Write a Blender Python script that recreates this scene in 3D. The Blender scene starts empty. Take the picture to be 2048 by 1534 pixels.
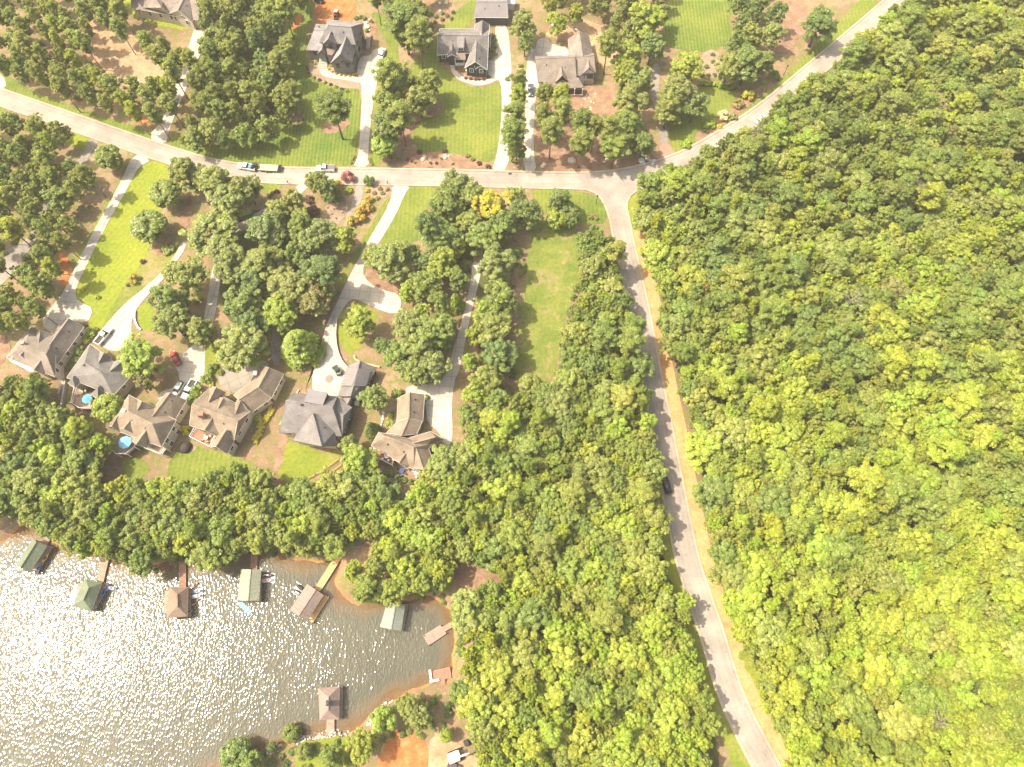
import bpy, bmesh, math, random
import numpy as np
from mathutils import Vector, Matrix

random.seed(7)
RNG = np.random.default_rng(11)
scene = bpy.context.scene
col = scene.collection

# ------------------------------------------------------------------ camera
FPX, CX, CY = 1409.0, 1024.0, 767.0          # focal length and centre in photo pixels
HCAM = 180.0
TILT = math.radians(21.8)
cam_d = bpy.data.cameras.new('camera')
cam = bpy.data.objects.new('camera', cam_d)
col.objects.link(cam)
cam.location = (0, 0, HCAM)
cam.rotation_euler = (TILT, 0, 0)
cam_d.sensor_width = 36.0
cam_d.lens = 36.0 * FPX / 2048.0
cam_d.clip_start = 1.0
cam_d.clip_end = 9000.0
scene.camera = cam

# ------------------------------------------------------------------ light
SUN_EL, SUN_AZ = math.radians(58.0), math.radians(-86.0)   # azimuth clockwise from +Y
sun_dir = Vector((math.sin(SUN_AZ) * math.cos(SUN_EL), math.cos(SUN_AZ) * math.cos(SUN_EL), math.sin(SUN_EL)))
world = bpy.data.worlds.new('World')
scene.world = world
world.use_nodes = True
wn = world.node_tree
sky_n = wn.nodes.new('ShaderNodeTexSky')
sky_n.sky_type = 'NISHITA'
sky_n.sun_disc = False
sky_n.sun_elevation = SUN_EL
sky_n.sun_rotation = SUN_AZ
sky_n.altitude = 300
sky_n.dust_density = 5.0
sky_n.ozone_density = 0.4
wb = wn.nodes.new('ShaderNodeMix'); wb.data_type = 'RGBA'; wb.blend_type = 'MULTIPLY'; wb.inputs[0].default_value = 1.0
wb.inputs[7].default_value = (1.0, .93, .78, 1)          # the camera's warm white balance, even over the whole sky
wn.links.new(sky_n.outputs[0], wb.inputs[6])
wn.links.new(wb.outputs[2], wn.nodes['Background'].inputs[0])
wn.nodes['Background'].inputs[1].default_value = 0.15
sl = bpy.data.lights.new('sun', 'SUN')
sl.energy = 2.9
sl.angle = math.radians(0.53)
sl.color = (1.0, 0.905, 0.735)
so = bpy.data.objects.new('sun', sl)
so.rotation_euler = (-sun_dir).to_track_quat('-Z', 'Y').to_euler()
so.location = (-100, 0, 300)
col.objects.link(so)
scene.view_settings.view_transform = 'Standard'
scene.view_settings.look = 'None'
scene.view_settings.exposure = 1.62
scene.view_settings.gamma = 1.0
scene.view_settings.use_curve_mapping = False

# ------------------------------------------------------------------ pixel <-> ground
CT, ST = math.cos(TILT), math.sin(TILT)
WATER = -1.6
def at(px, py, z=0.0):
    u = px - CX; v = CY - py
    d = Vector((u, FPX * ST + v * CT, -FPX * CT + v * ST))
    k = (z - HCAM) / d.z
    return Vector((d.x * k, d.y * k, z))
def proj(x, y, z):
    dz = z - HCAM
    depth = y * ST - dz * CT
    return CX + FPX * x / depth, CY - FPX * (y * CT + dz * ST) / depth
def ppm(px, py, z=0.0):
    p = at(px, py, z)
    return FPX / (p.y * ST - (z - HCAM) * CT)
def inside(x, y, poly):
    r = False; n = len(poly); j = n - 1
    for i in range(n):
        xi, yi = poly[i][0], poly[i][1]; xj, yj = poly[j][0], poly[j][1]
        if (yi > y) != (yj > y) and x < (xj - xi) * (y - yi) / (yj - yi) + xi:
            r = not r
        j = i
    return r

# ------------------------------------------------------------------ materials
MATS = {}
def newmat(name):
    m = bpy.data.materials.new(name); m.use_nodes = True
    return m, m.node_tree, m.node_tree.nodes['Principled BSDF']
def nd(nt, t, **kw):
    n = nt.nodes.new(t)
    for k, v in kw.items():
        if k.startswith('i_'):
            n.inputs[int(k[2:])].default_value = v
        else:
            setattr(n, k, v)
    return n
def coords(nt, scale=(1, 1, 1), rot=0.0):
    g = nd(nt, 'ShaderNodeNewGeometry')
    mp = nd(nt, 'ShaderNodeMapping')
    mp.inputs['Scale'].default_value = scale
    mp.inputs['Rotation'].default_value = (0, 0, rot)
    nt.links.new(g.outputs['Position'], mp.inputs[0])
    return mp.outputs[0]
def noise(nt, vec, scale, detail=4, rough=0.6):
    n = nd(nt, 'ShaderNodeTexNoise')
    n.inputs['Scale'].default_value = scale
    n.inputs['Detail'].default_value = detail
    n.inputs['Roughness'].default_value = rough
    nt.links.new(vec, n.inputs['Vector'])
    return n.outputs['Fac']
def ramp(nt, fac, stops):
    r = nd(nt, 'ShaderNodeValToRGB')
    e = r.color_ramp.elements
    while len(e) < len(stops): e.new(0.5)
    for i, (p, c) in enumerate(stops):
        e[i].position = p
        e[i].color = (c[0], c[1], c[2], 1) if not isinstance(c, (int, float)) else (c, c, c, 1)
    nt.links.new(fac, r.inputs[0])
    return r.outputs[0]
def mixc(nt, fac, a, b, mode='MIX'):
    m = nd(nt, 'ShaderNodeMix', data_type='RGBA', blend_type=mode)
    for s, v in ((0, fac), (6, a), (7, b)):
        if hasattr(v, 'links') or isinstance(v, bpy.types.NodeSocket): nt.links.new(v, m.inputs[s])
        elif s == 0: m.inputs[0].default_value = v
        else: m.inputs[s].default_value = (v[0], v[1], v[2], 1)
    return m.outputs[2]
def bump(nt, bsdf, h, strength=0.3, dist=0.1):
    b = nd(nt, 'ShaderNodeBump')
    b.inputs['Strength'].default_value = strength
    b.inputs['Distance'].default_value = dist
    nt.links.new(h, b.inputs['Height'])
    nt.links.new(b.outputs[0], bsdf.inputs['Normal'])
def plain(name, c, rough=0.6, metal=0.0, var=0.12, scale=1.5, spec=0.3):
    """a painted or solid surface: one colour with slight unevenness"""
    if name in MATS: return MATS[name]
    m, nt, b = newmat(name)
    v = coords(nt)
    n = noise(nt, v, scale, 5)
    c1 = [x * (1 - var) for x in c]; c2 = [min(1, x * (1 + var)) for x in c]
    nt.links.new(ramp(nt, n, [(0.3, c1), (0.7, c2)]), b.inputs['Base Color'])
    b.inputs['Roughness'].default_value = rough
    b.inputs['Metallic'].default_value = metal
    b.inputs['Specular IOR Level'].default_value = spec
    MATS[name] = m
    return m
def shingle(name, c, var=0.28):
    """asphalt shingles: courses, tabs and weathered blotches"""
    m, nt, b = newmat(name)
    v = coords(nt)
    n1 = noise(nt, v, 0.35, 4)
    n2 = noise(nt, v, 3.5, 3)
    n3 = noise(nt, coords(nt, (1, 1, 6)), 1.7, 2)
    c1 = ramp(nt, n1, [(0.3, [x * (1 - var) for x in c]), (0.7, [x * (1 + var * .6) for x in c])])
    c2 = mixc(nt, 0.5, c1, ramp(nt, n2, [(0.3, 0.62), (0.7, 1.25)]), 'MULTIPLY')
    c3 = mixc(nt, 0.45, c2, ramp(nt, n3, [(0.35, 0.65), (0.65, 1.2)]), 'MULTIPLY')
    nt.links.new(c3, b.inputs['Base Color'])
    b.inputs['Roughness'].default_value = 0.9
    b.inputs['Specular IOR Level'].default_value = 0.15
    bump(nt, b, n2, 0.4, 0.05)
    return m
def grass(name, ca, cb, cc=None, stripe=0.0, rot=0.0, width=1.0, big=0.06, dry=0.55):
    m, nt, b = newmat(name)
    v = coords(nt)
    n1 = noise(nt, v, big, 5, 0.6)
    n2 = noise(nt, v, 1.1, 6, 0.7)
    c = ramp(nt, n1, [(0.32, ca), (0.62, cb)])
    if cc is not None:
        n3 = noise(nt, v, 0.11, 6, 0.65)
        c = mixc(nt, ramp(nt, n3, [(dry - .05, 0.0), (dry + .1, 1.0)]), c, cc)
    c = mixc(nt, 0.75, c, ramp(nt, n2, [(0.25, 0.5), (0.75, 1.35)]), 'MULTIPLY')
    n5 = noise(nt, v, .33, 5, .6)
    c = mixc(nt, ramp(nt, n5, [(.5, 0.), (.75, .55)]), c, (.21, .19, .055))
    if stripe > 0:
        w = nd(nt, 'ShaderNodeTexWave', wave_type='BANDS', bands_direction='X', wave_profile='SIN')
        w.inputs['Scale'].default_value = 0.314 / width
        w.inputs['Distortion'].default_value = 0.4
        w.inputs['Detail'].default_value = 1.0
        nt.links.new(coords(nt, (1, 1, 1), rot), w.inputs['Vector'])
        c = mixc(nt, stripe, c, ramp(nt, w.outputs['Fac'], [(0.3, 0.55), (0.7, 1.3)]), 'MULTIPLY')
    nt.links.new(c, b.inputs['Base Color'])
    b.inputs['Roughness'].default_value = 0.9
    b.inputs['Specular IOR Level'].default_value = 0.1
    bump(nt, b, n2, 0.5, 0.15)
    return m
def dirt(name, ca, cb, cc, scale=0.15, fine=2.2):
    m, nt, b = newmat(name)
    v = coords(nt)
    n1 = noise(nt, v, scale, 6, 0.65); n2 = noise(nt, v, fine, 6, 0.75); n3 = noise(nt, v, scale * 3.1, 4)
    c = ramp(nt, n1, [(0.3, ca), (0.52, cb), (0.72, cc)])
    c = mixc(nt, 0.65, c, ramp(nt, n2, [(0.25, 0.55), (0.75, 1.35)]), 'MULTIPLY')
    c = mixc(nt, 0.4, c, ramp(nt, n3, [(0.3, 0.6), (0.7, 1.25)]), 'MULTIPLY')
    nt.links.new(c, b.inputs['Base Color'])
    b.inputs['Roughness'].default_value = 0.95
    b.inputs['Specular IOR Level'].default_value = 0.1
    bump(nt, b, n2, 0.6, 0.2)
    return m
def paving(name, c, joint=0.0, rot=0.0, stain=0.2, size=3.0, lanes=False):
    m, nt, b = newmat(name)
    v = coords(nt)
    n1 = noise(nt, v, 0.18, 5); n2 = noise(nt, v, 2.6, 5, 0.7)
    cc = ramp(nt, n1, [(0.3, [x * (1 - stain) for x in c]), (0.7, [x * (1 + stain * .4) for x in c])])
    cc = mixc(nt, 0.35, cc, ramp(nt, n2, [(0.3, 0.7), (0.7, 1.15)]), 'MULTIPLY')
    if joint:
        br = nd(nt, 'ShaderNodeTexBrick')
        br.offset = 0
        for i, val in (('Scale', 1.0 / size), ('Mortar Size', 0.03), ('Brick Width', 1.0), ('Row Height', 1.0)):
            br.inputs[i].default_value = val
        br.inputs['Color1'].default_value = (1, 1, 1, 1); br.inputs['Color2'].default_value = (.96, .96, .96, 1)
        br.inputs['Mortar'].default_value = (.45, .42, .4, 1)
        nt.links.new(coords(nt, (1, 1, 1), rot), br.inputs['Vector'])
        cc = mixc(nt, joint, cc, br.outputs[0], 'MULTIPLY')
    if lanes:
        a = nd(nt, 'ShaderNodeAttribute', attribute_name='across')
        lw = ramp(nt, a.outputs['Fac'], [(0., .80), (.10, 1.0), (.26, .90), (.40, 1.04), (.5, .97), (.60, 1.04), (.74, .90), (.90, 1.0), (1., .80)])
        cc = mixc(nt, .9, cc, lw, 'MULTIPLY')
    if lanes or not joint:
        vo = nd(nt, 'ShaderNodeTexVoronoi', feature='DISTANCE_TO_EDGE'); vo.inputs['Scale'].default_value = .16
        wv = nd(nt, 'ShaderNodeMix', data_type='VECTOR'); 
        nz = nd(nt, 'ShaderNodeTexNoise'); nz.inputs['Scale'].default_value = .5; nz.inputs['Detail'].default_value = 4; nt.links.new(v, nz.inputs['Vector'])
        wv.inputs[0].default_value = .12; nt.links.new(v, wv.inputs[4]); 
        sc = nd(nt, 'ShaderNodeVectorMath', operation='SCALE'); sc.inputs['Scale'].default_value = 12.; nt.links.new(nz.outputs['Color'], sc.inputs[0])
        ad = nd(nt, 'ShaderNodeVectorMath', operation='ADD'); nt.links.new(v, ad.inputs[0]); nt.links.new(sc.outputs[0], ad.inputs[1]); nt.links.new(ad.outputs[0], vo.inputs['Vector'])
        nt.nodes.remove(wv)
        cc = mixc(nt, .55, cc, ramp(nt, vo.outputs['Distance'], [(0.004, .55), (.02, 1.)]), 'MULTIPLY')
        n6 = noise(nt, v, .06, 2, .4)
        cc = mixc(nt, .6, cc, ramp(nt, n6, [(.42, .84), (.46, 1.0), (.56, 1.0), (.60, 1.10)]), 'MULTIPLY')
    nt.links.new(cc, b.inputs['Base Color'])
    b.inputs['Roughness'].default_value = 0.85
    b.inputs['Specular IOR Level'].default_value = 0.2
    return m

M_LAWN = grass('lawn_grass', (.095, .135, .024), (.165, .190, .034), None, 0.16, 0.0, 1.3)
M_LAWN_STRIPE = grass('striped_lawn_grass', (.082, .130, .024), (.150, .180, .032), None, 0.30, 0.0, 1.15)
M_LAWN_BRIGHT = grass('bright_lawn_grass', (.145, .190, .020), (.215, .240, .026), None, 0.10, 0.5, 1.5)
M_LAWN_DULL = grass('thin_lawn_grass', (.12, .155, .025), (.20, .19, .05), (.26, .20, .10), 0.0)
M_VERGE = grass('verge_grass', (.12, .17, .018), (.20, .215, .03), (.27, .23, .09), 0.0, dry=.58)
M_WILD = grass('meadow_grass', (.085, .135, .02), (.17, .185, .04), (.28, .20, .11), 0.0, big=.09, dry=.57)
M_CONC = paving('pale_concrete', (.43, .385, .325), 0.6, 0.1, .25)
M_CONC_OLD = paving('weathered_concrete', (.25, .22, .185), 0.55, -0.45, 0.3)
M_ROAD = paving('worn_asphalt', (.315, .272, .232), 0.0, 0, 0.25, lanes=True)
M_ROAD2 = paving('patched_asphalt', (.30, .262, .228), 0.0, 0, 0.25)
M_CURB = paving('curb_concrete', (.38, .32, .24), 0.0, 0, 0.25)
M_BRICKPAVE = paving('brick_pavers', (.36, .20, .15), 0.6, 0.3, 0.2, 0.6)
M_CLAY = dirt('red_clay', (.26, .085, .03), (.38, .145, .05), (.47, .25, .12), .35, 1.6)
M_TANSOIL = dirt('tan_soil', (.27, .165, .095), (.36, .24, .14), (.44, .32, .19), .3)
M_MULCH = dirt('pine_straw_mulch', (.17, .10, .068), (.25, .155, .10), (.32, .215, .14), .35)
M_GRAVEL = dirt('pale_gravel', (.22, .155, .11), (.28, .205, .145), (.33, .25, .18), .3, 3.0)
M_STRAW = dirt('dry_grass_shoulder', (.36, .19, .075), (.45, .27, .12), (.40, .28, .13), .3)
M_STONE = plain('grey_stone', (.36, .33, .29), .9, var=.3)
M_WHITE = plain('white_paint', (.80, .78, .74), .5, var=.04)
M_GLASS, _nt, _b = newmat('window_glass')
_b.inputs['Base Color'].default_value = (.02, .025, .03, 1); _b.inputs['Roughness'].default_value = .08
_b.inputs['Specular IOR Level'].default_value = .6
M_TYRE = plain('tyre_rubber', (.02, .02, .02), .9)
M_RIM = plain('alloy_rim', (.4, .4, .4), .35, .8)
M_BLACK = plain('black_plastic', (.025, .025, .027), .6)
M_DECK = plain('weathered_deck_boards', (.28, .20, .15), .85, var=.25)
M_DECK_NEW = plain('new_cedar_boards', (.52, .31, .13), .8, var=.2)
M_DECK_RED = plain('red_stained_boards', (.25, .13, .09), .85, var=.2)
M_BARK = plain('brown_bark', (.17, .13, .10), .95, var=.35)
M_PINEBARK = plain('pine_bark', (.26, .18, .13), .95, var=.35)
M_DEADWOOD = plain('bare_grey_wood', (.22, .18, .15), .9, var=.25)

# foliage: the leaf colour comes from the object's own colour, every leaf clump a little different
def leafmat(name, trans=0.5):
    m = bpy.data.materials.new(name); m.use_nodes = True
    nt = m.node_tree
    for n in list(nt.nodes): nt.nodes.remove(n)
    out = nd(nt, 'ShaderNodeOutputMaterial')
    oi = nd(nt, 'ShaderNodeObjectInfo')
    a = nd(nt, 'ShaderNodeAttribute', attribute_name='tint')
    hs = nd(nt, 'ShaderNodeHueSaturation')
    nt.links.new(oi.outputs['Color'], hs.inputs['Color'])
    sep = nd(nt, 'ShaderNodeSeparateColor')
    nt.links.new(a.outputs['Color'], sep.inputs[0])
    mr = nd(nt, 'ShaderNodeMapRange'); mr.inputs[3].default_value = .483; mr.inputs[4].default_value = .512
    nt.links.new(sep.outputs[0], mr.inputs[0]); nt.links.new(mr.outputs[0], hs.inputs['Hue'])
    mv = nd(nt, 'ShaderNodeMapRange'); mv.inputs[3].default_value = .78; mv.inputs[4].default_value = 1.35
    nt.links.new(sep.outputs[1], mv.inputs[0]); nt.links.new(mv.outputs[0], hs.inputs['Value'])
    d = nd(nt, 'ShaderNodeBsdfDiffuse'); t = nd(nt, 'ShaderNodeBsdfTranslucent')
    g = nd(nt, 'ShaderNodeBsdfGlossy'); g.inputs['Roughness'].default_value = .5
    g.inputs['Color'].default_value = (1, 1, 1, 1)
    mx = nd(nt, 'ShaderNodeMixShader'); mx.inputs[0].default_value = trans
    mg = nd(nt, 'ShaderNodeMixShader'); mg.inputs[0].default_value = .035
    nt.links.new(hs.outputs[0], d.inputs[0])
    hs2 = nd(nt, 'ShaderNodeHueSaturation'); hs2.inputs['Value'].default_value = 1.3; hs2.inputs['Hue'].default_value = .487
    nt.links.new(hs.outputs[0], hs2.inputs['Color']); nt.links.new(hs2.outputs[0], t.inputs[0])
    nt.links.new(d.outputs[0], mx.inputs[1]); nt.links.new(t.outputs[0], mx.inputs[2])
    nt.links.new(mx.outputs[0], mg.inputs[1]); nt.links.new(g.outputs[0], mg.inputs[2])
    nt.links.new(mg.outputs[0], out.inputs[0])
    return m
M_LEAF = leafmat('leaf')

# ------------------------------------------------------------------ mesh helpers
def tag(o, label=None, cat=None, group=None, kind=None):
    if label: o['label'] = label
    if cat: o['category'] = cat
    if group: o['group'] = group
    if kind: o['kind'] = kind
    return o
def empty(name, loc, label=None, cat=None, group=None, rz=0.0):
    o = bpy.data.objects.new(name, None)
    o.location = loc; o.rotation_euler = (0, 0, rz); o.empty_display_size = .5
    col.objects.link(o)
    return tag(o, label, cat, group)
class MB:
    """collects shapes for ONE mesh object"""
    def __init__(s): s.v = []; s.f = []
    def add(s, vs, fs):
        b = len(s.v); s.v += [tuple(p) for p in vs]; s.f += [tuple(i + b for i in f) for f in fs]
        return s
    def box(s, c, size, rz=0.0, taper=1.0, M=None):
        hx, hy, hz = size[0] / 2, size[1] / 2, size[2] / 2
        vs = []
        cr, sr = math.cos(rz), math.sin(rz)
        for sz, k in ((-1, 1.0), (1, taper)):
            for sx, sy in ((-1, -1), (1, -1), (1, 1), (-1, 1)):
                x, y = sx * hx * k, sy * hy * k
                vs.append((c[0] + x * cr - y * sr, c[1] + x * sr + y * cr, c[2] + sz * hz))
        return s.add(vs, [(3, 2, 1, 0), (4, 5, 6, 7), (0, 1, 5, 4), (1, 2, 6, 5), (2, 3, 7, 6), (3, 0, 4, 7)])
    def prism(s, poly, z0, z1):
        n = len(poly)
        a = sum(poly[i][0] * poly[(i + 1) % n][1] - poly[(i + 1) % n][0] * poly[i][1] for i in range(n))
        if a < 0: poly = poly[::-1]
        vs = [(p[0], p[1], z0) for p in poly] + [(p[0], p[1], z1) for p in poly]
        fs = [tuple(range(n - 1, -1, -1)), tuple(range(n, 2 * n))]
        fs += [(i, (i + 1) % n, n + (i + 1) % n, n + i) for i in range(n)]
        return s.add(vs, fs)
    def tube(s, pts, rads, k=7, cap=True):
        pts = [Vector(p) for p in pts]; vs = []; fs = []
        for i, p in enumerate(pts):
            d = (pts[min(i + 1, len(pts) - 1)] - pts[max(i - 1, 0)]).normalized()
            a = d.orthogonal().normalized() if abs(d.z) < .9 else Vector((1, 0, 0)) - d * d.x
            a.normalize(); b2 = d.cross(a)
            for j in range(k):
                t = 2 * math.pi * j / k
                vs.append(p + (a * math.cos(t) + b2 * math.sin(t)) * rads[i])
        for i in range(len(pts) - 1):
            for j in range(k):
                fs.append((i * k + j, i * k + (j + 1) % k, (i + 1) * k + (j + 1) % k, (i + 1) * k + j))
        if cap: fs += [tuple(range(k))[::-1], tuple(range((len(pts) - 1) * k, len(pts) * k))]
        return s.add(vs, fs)
    def bar(s, a, b, w, h):
        """a box-section bar from a to b, w wide (horizontal) and h high"""
        a = Vector(a); b = Vector(b); d = (b - a).normalized()
        n = Vector((-d.y, d.x, 0)); n = n.normalized() if n.length > 1e-6 else Vector((1, 0, 0))
        u = d.cross(n) * -1 if d.cross(n).z < 0 else d.cross(n)
        vs = [p + n * sx * w / 2 + u * sz * h / 2 for p in (a, b) for sx, sz in ((-1, -1), (1, -1), (1, 1), (-1, 1))]
        return s.add(vs, [(0, 1, 2, 3), (7, 6, 5, 4), (0, 4, 5, 1), (1, 5, 6, 2), (2, 6, 7, 3), (3, 7, 4, 0)])
    def build(s, name, mat, parent=None, base=None, smooth=False, bevel=0.0):
        me = bpy.data.meshes.new(name)
        vs = s.v
        if parent is not None and base is None: base = parent.location
        if base is not None: vs = [(p[0] - base[0], p[1] - base[1], p[2] - base[2]) for p in vs]
        me.from_pydata(vs, [], s.f)
        bm = bmesh.new(); bm.from_mesh(me)
        bmesh.ops.recalc_face_normals(bm, faces=bm.faces)
        if bevel > 0: bmesh.ops.bevel(bm, geom=list(bm.edges), offset=bevel, segments=2, affect='EDGES', clamp_overlap=True)
        bm.to_mesh(me); bm.free()
        if smooth:
            for p in me.polygons: p.use_smooth = True
        me.materials.append(mat)
        o = bpy.data.objects.new(name, me); col.objects.link(o)
        if parent is not None: o.parent = parent
        elif base is not None: o.location = base
        return o
def chaikin(pts, it=2):
    for _ in range(it):
        q = []
        for i in range(len(pts)):
            a, b = pts[i], pts[(i + 1) % len(pts)]
            q += [(a[0] * .75 + b[0] * .25, a[1] * .75 + b[1] * .25), (a[0] * .25 + b[0] * .75, a[1] * .25 + b[1] * .75)]
        pts = q
    return pts
SHEET_N = [0]
def lift(z):
    SHEET_N[0] += 1
    return z * 2.0 + SHEET_N[0] * .0006       # no two sheets ever share a plane
def ragged(w, amp, step=1.1):
    rs = random.Random(len(w) + int(w[0].x * 10)); out = []
    for i in range(len(w)):
        a, b = w[i], w[(i + 1) % len(w)]; k = max(1, int((b - a).length / step))
        for j in range(k):
            q = a.lerp(b, j / k); out.append(q + Vector((rs.gauss(0, amp), rs.gauss(0, amp), 0)))
    return out
def sheet(name, pts, z, mat, smooth=0, label=None, rag=0.0):
    z = lift(z)
    if smooth: pts = chaikin(pts, smooth)
    w = [at(x, y, 0) for x, y in pts]
    if rag: w = ragged(w, rag)
    a = sum(w[i].x * w[(i + 1) % len(w)].y - w[(i + 1) % len(w)].x * w[i].y for i in range(len(w)))
    if a < 0: w = w[::-1]
    me = bpy.data.meshes.new(name)
    me.from_pydata([(p.x, p.y, z) for p in w], [], [tuple(range(len(w)))])
    me.materials.append(mat)
    o = bpy.data.objects.new(name, me); col.objects.link(o)
    o['kind'] = 'structure'
    if label: o['label'] = label
    return o
def smoothline(pts, n=6):
    """Catmull-Rom through the points"""
    out = []
    P = [pts[0]] + list(pts) + [pts[-1]]
    for i in range(1, len(P) - 2):
        p0, p1, p2, p3 = [Vector(q) for q in P[i - 1:i + 3]]
        for k in range(n):
            t = k / n
            out.append(.5 * ((2 * p1) + (p2 - p0) * t + (2 * p0 - 5 * p1 + 4 * p2 - p3) * t * t + (3 * p1 - p0 - 3 * p2 + p3) * t ** 3))
    out.append(Vector(P[-1]))
    return out
def offset(line, d):
    out = []
    for i, p in enumerate(line):
        t = (line[min(i + 1, len(line) - 1)] - line[max(i - 1, 0)]); t.z = 0; t.normalize()
        out.append(p + Vector((-t.y, t.x, 0)) * d)
    return out
def ribbon(name, line, w0, w1, z, mat, kind='structure'):
    z = lift(z)
    a = offset(line, w0); b = offset(line, w1); n = len(line)
    me = bpy.data.meshes.new(name)
    vs = [(p.x, p.y, z) for p in a] + [(p.x, p.y, z) for p in b]
    me.from_pydata(vs, [], [(i, i + 1, n + i + 1, n + i) for i in range(n - 1)])
    bm = bmesh.new(); bm.from_mesh(me); bmesh.ops.recalc_face_normals(bm, faces=bm.faces)
    for f in bm.faces:
        if f.normal.z < 0: f.normal_flip()
    bm.to_mesh(me); bm.free()
    ac = me.attributes.new('across', 'FLOAT', 'POINT'); ac.data.foreach_set('value', [0.0] * n + [1.0] * n)
    me.materials.append(mat)
    o = bpy.data.objects.new(name, me); col.objects.link(o); o['kind'] = kind
    return o
def curbline(name, line, w, h, mat, z0=-.05):
    a = offset(line, -w / 2); b = offset(line, w / 2); n = len(line); m = MB()
    vs = []
    for i in range(n):
        vs += [(a[i].x, a[i].y, z0), (a[i].x, a[i].y, h), (b[i].x, b[i].y, h), (b[i].x, b[i].y, z0)]
    fs = [(4 * i + k, 4 * i + (k + 1) % 4, 4 * (i + 1) + (k + 1) % 4, 4 * (i + 1) + k) for i in range(n - 1) for k in range(4)]
    fs += [(0, 1, 2, 3), (4 * n - 1, 4 * n - 2, 4 * n - 3, 4 * n - 4)]
    m.add(vs, fs)
    o = m.build(name, mat); o['kind'] = 'structure'
    return o

# ================================================================== the lie of the land
shore_px = [(-60, 1110), (0, 1084), (25, 1066), (57, 1052), (95, 1078), (130, 1098), (170, 1102), (212, 1112), (250, 1128),
            (320, 1128), (362, 1116), (420, 1122), (462, 1112), (505, 1098), (545, 1102), (590, 1118), (640, 1122), (662, 1118),
            (684, 1106), (680, 1128), (668, 1158), (682, 1192), (722, 1208), (762, 1200), (800, 1204), (850, 1192), (886, 1206),
            (908, 1236), (912, 1290), (902, 1340), (893, 1362), (858, 1368), (805, 1388), (768, 1408), (728, 1446), (694, 1466),
            (640, 1468), (592, 1480), (560, 1490), (520, 1502), (478, 1522), (428, 1548), (380, 1600)]
lake = [at(x, y, WATER) for x, y in shore_px]
lake = [(p.x, p.y) for p in lake] + [(-80, -90), (-120, -300), (-500, -500), (-700, 0), (-420, 60)]
L0 = np.array(lake); L1 = np.roll(L0, -1, axis=0)
def lake_sd(X, Y):
    """distance from the shoreline, positive on land"""
    shp = X.shape
    px = X.ravel(); py = Y.ravel()
    best = np.full(px.shape, 1e9); ins = np.zeros(px.shape, bool)
    for a, b in zip(L0, L1):
        d = b - a; t = np.clip(((px - a[0]) * d[0] + (py - a[1]) * d[1]) / (d @ d), 0, 1)
        best = np.minimum(best, np.hypot(px - a[0] - t * d[0], py - a[1] - t * d[1]))
        if a[1] != b[1]:
            cond = ((a[1] > py) != (b[1] > py)) & (px < (b[0] - a[0]) * (py - a[1]) / (b[1] - a[1]) + a[0])
            ins ^= cond
    return np.where(ins, -best, best).reshape(shp)
def axis(lo, hi, step, far):
    core = np.arange(lo, hi + step, step)
    g = []; d = step
    x = hi
    while x < far:
        d *= 1.5; x += d; g.append(x)
    h = []; d = step; x = lo
    while x > -far:
        d *= 1.5; x -= d; h.append(x)
    return np.concatenate([np.array(h[::-1]), core, np.array(g)])
def gridmesh(name, xs, ys, Z, mat):
    X, Y = np.meshgrid(xs, ys)
    nx, ny = len(xs), len(ys)
    V = np.stack([X, Y, Z], -1).reshape(-1, 3)
    i = np.arange(nx * ny).reshape(ny, nx)
    F = np.stack([i[:-1, :-1], i[:-1, 1:], i[1:, 1:], i[1:, :-1]], -1).reshape(-1, 4)
    me = bpy.data.meshes.new(name)
    me.vertices.add(len(V)); me.vertices.foreach_set('co', V.ravel())
    me.loops.add(F.size); me.loops.foreach_set('vertex_index', F.ravel())
    me.polygons.add(len(F)); me.polygons.foreach_set('loop_start', np.arange(0, F.size, 4))
    me.polygons.foreach_set('use_smooth', np.ones(len(F), bool))
    me.update(); me.validate()
    me.materials.append(mat)
    o = bpy.data.objects.new(name, me); col.objects.link(o)
    return o
def wob(X, Y):
    return .5 * np.sin(X * .9 + 1.3 * np.sin(Y * .35)) + .45 * np.sin(Y * 1.1 + np.sin(X * .5)) + .35 * np.sin((X + Y) * .43)

def ground_material():
    m, nt, b = newmat('pine_straw_ground')
    v = coords(nt)
    n1 = noise(nt, v, .05, 6, .6); n2 = noise(nt, v, 1.9, 7, .75); n3 = noise(nt, v, .35, 5, .6)
    c = ramp(nt, n1, [(.32, (.155, .098, .062)), (.5, (.235, .152, .097)), (.68, (.31, .215, .138))])
    c = mixc(nt, ramp(nt, n3, [(.42, 0.), (.62, .85)]), c, (.14, .15, .040))
    n4 = noise(nt, v, .9, 5, .7)
    c = mixc(nt, ramp(nt, n4, [(.56, 0.), (.7, .7)]), c, (.36, .27, .18))
    c = mixc(nt, .7, c, ramp(nt, n2, [(.25, .5), (.75, 1.4)]), 'MULTIPLY')
    g = nd(nt, 'ShaderNodeNewGeometry'); s = nd(nt, 'ShaderNodeSeparateXYZ')
    nt.links.new(g.outputs['Position'], s.inputs[0])
    mr = nd(nt, 'ShaderNodeMapRange'); mr.inputs[1].default_value = -1.0; mr.inputs[2].default_value = -1.65
    nt.links.new(s.outputs[2], mr.inputs[0])
    clay = ramp(nt, n3, [(.35, (.30, .115, .04)), (.65, (.44, .22, .085))])
    clay = mixc(nt, .5, clay, ramp(nt, n2, [(.3, .6), (.7, 1.25)]), 'MULTIPLY')
    c = mixc(nt, mr.outputs[0], c, clay)
    nt.links.new(c, b.inputs['Base Color'])
    b.inputs['Roughness'].default_value = .95; b.inputs['Specular IOR Level'].default_value = .1
    bump(nt, b, n2, .6, .2)
    return m
gx = axis(-190, 190, 1.6, 4000); gy = axis(-60, 240, 1.6, 4000)
GX, GY = np.meshgrid(gx, gy)
sd = lake_sd(GX, GY)
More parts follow.
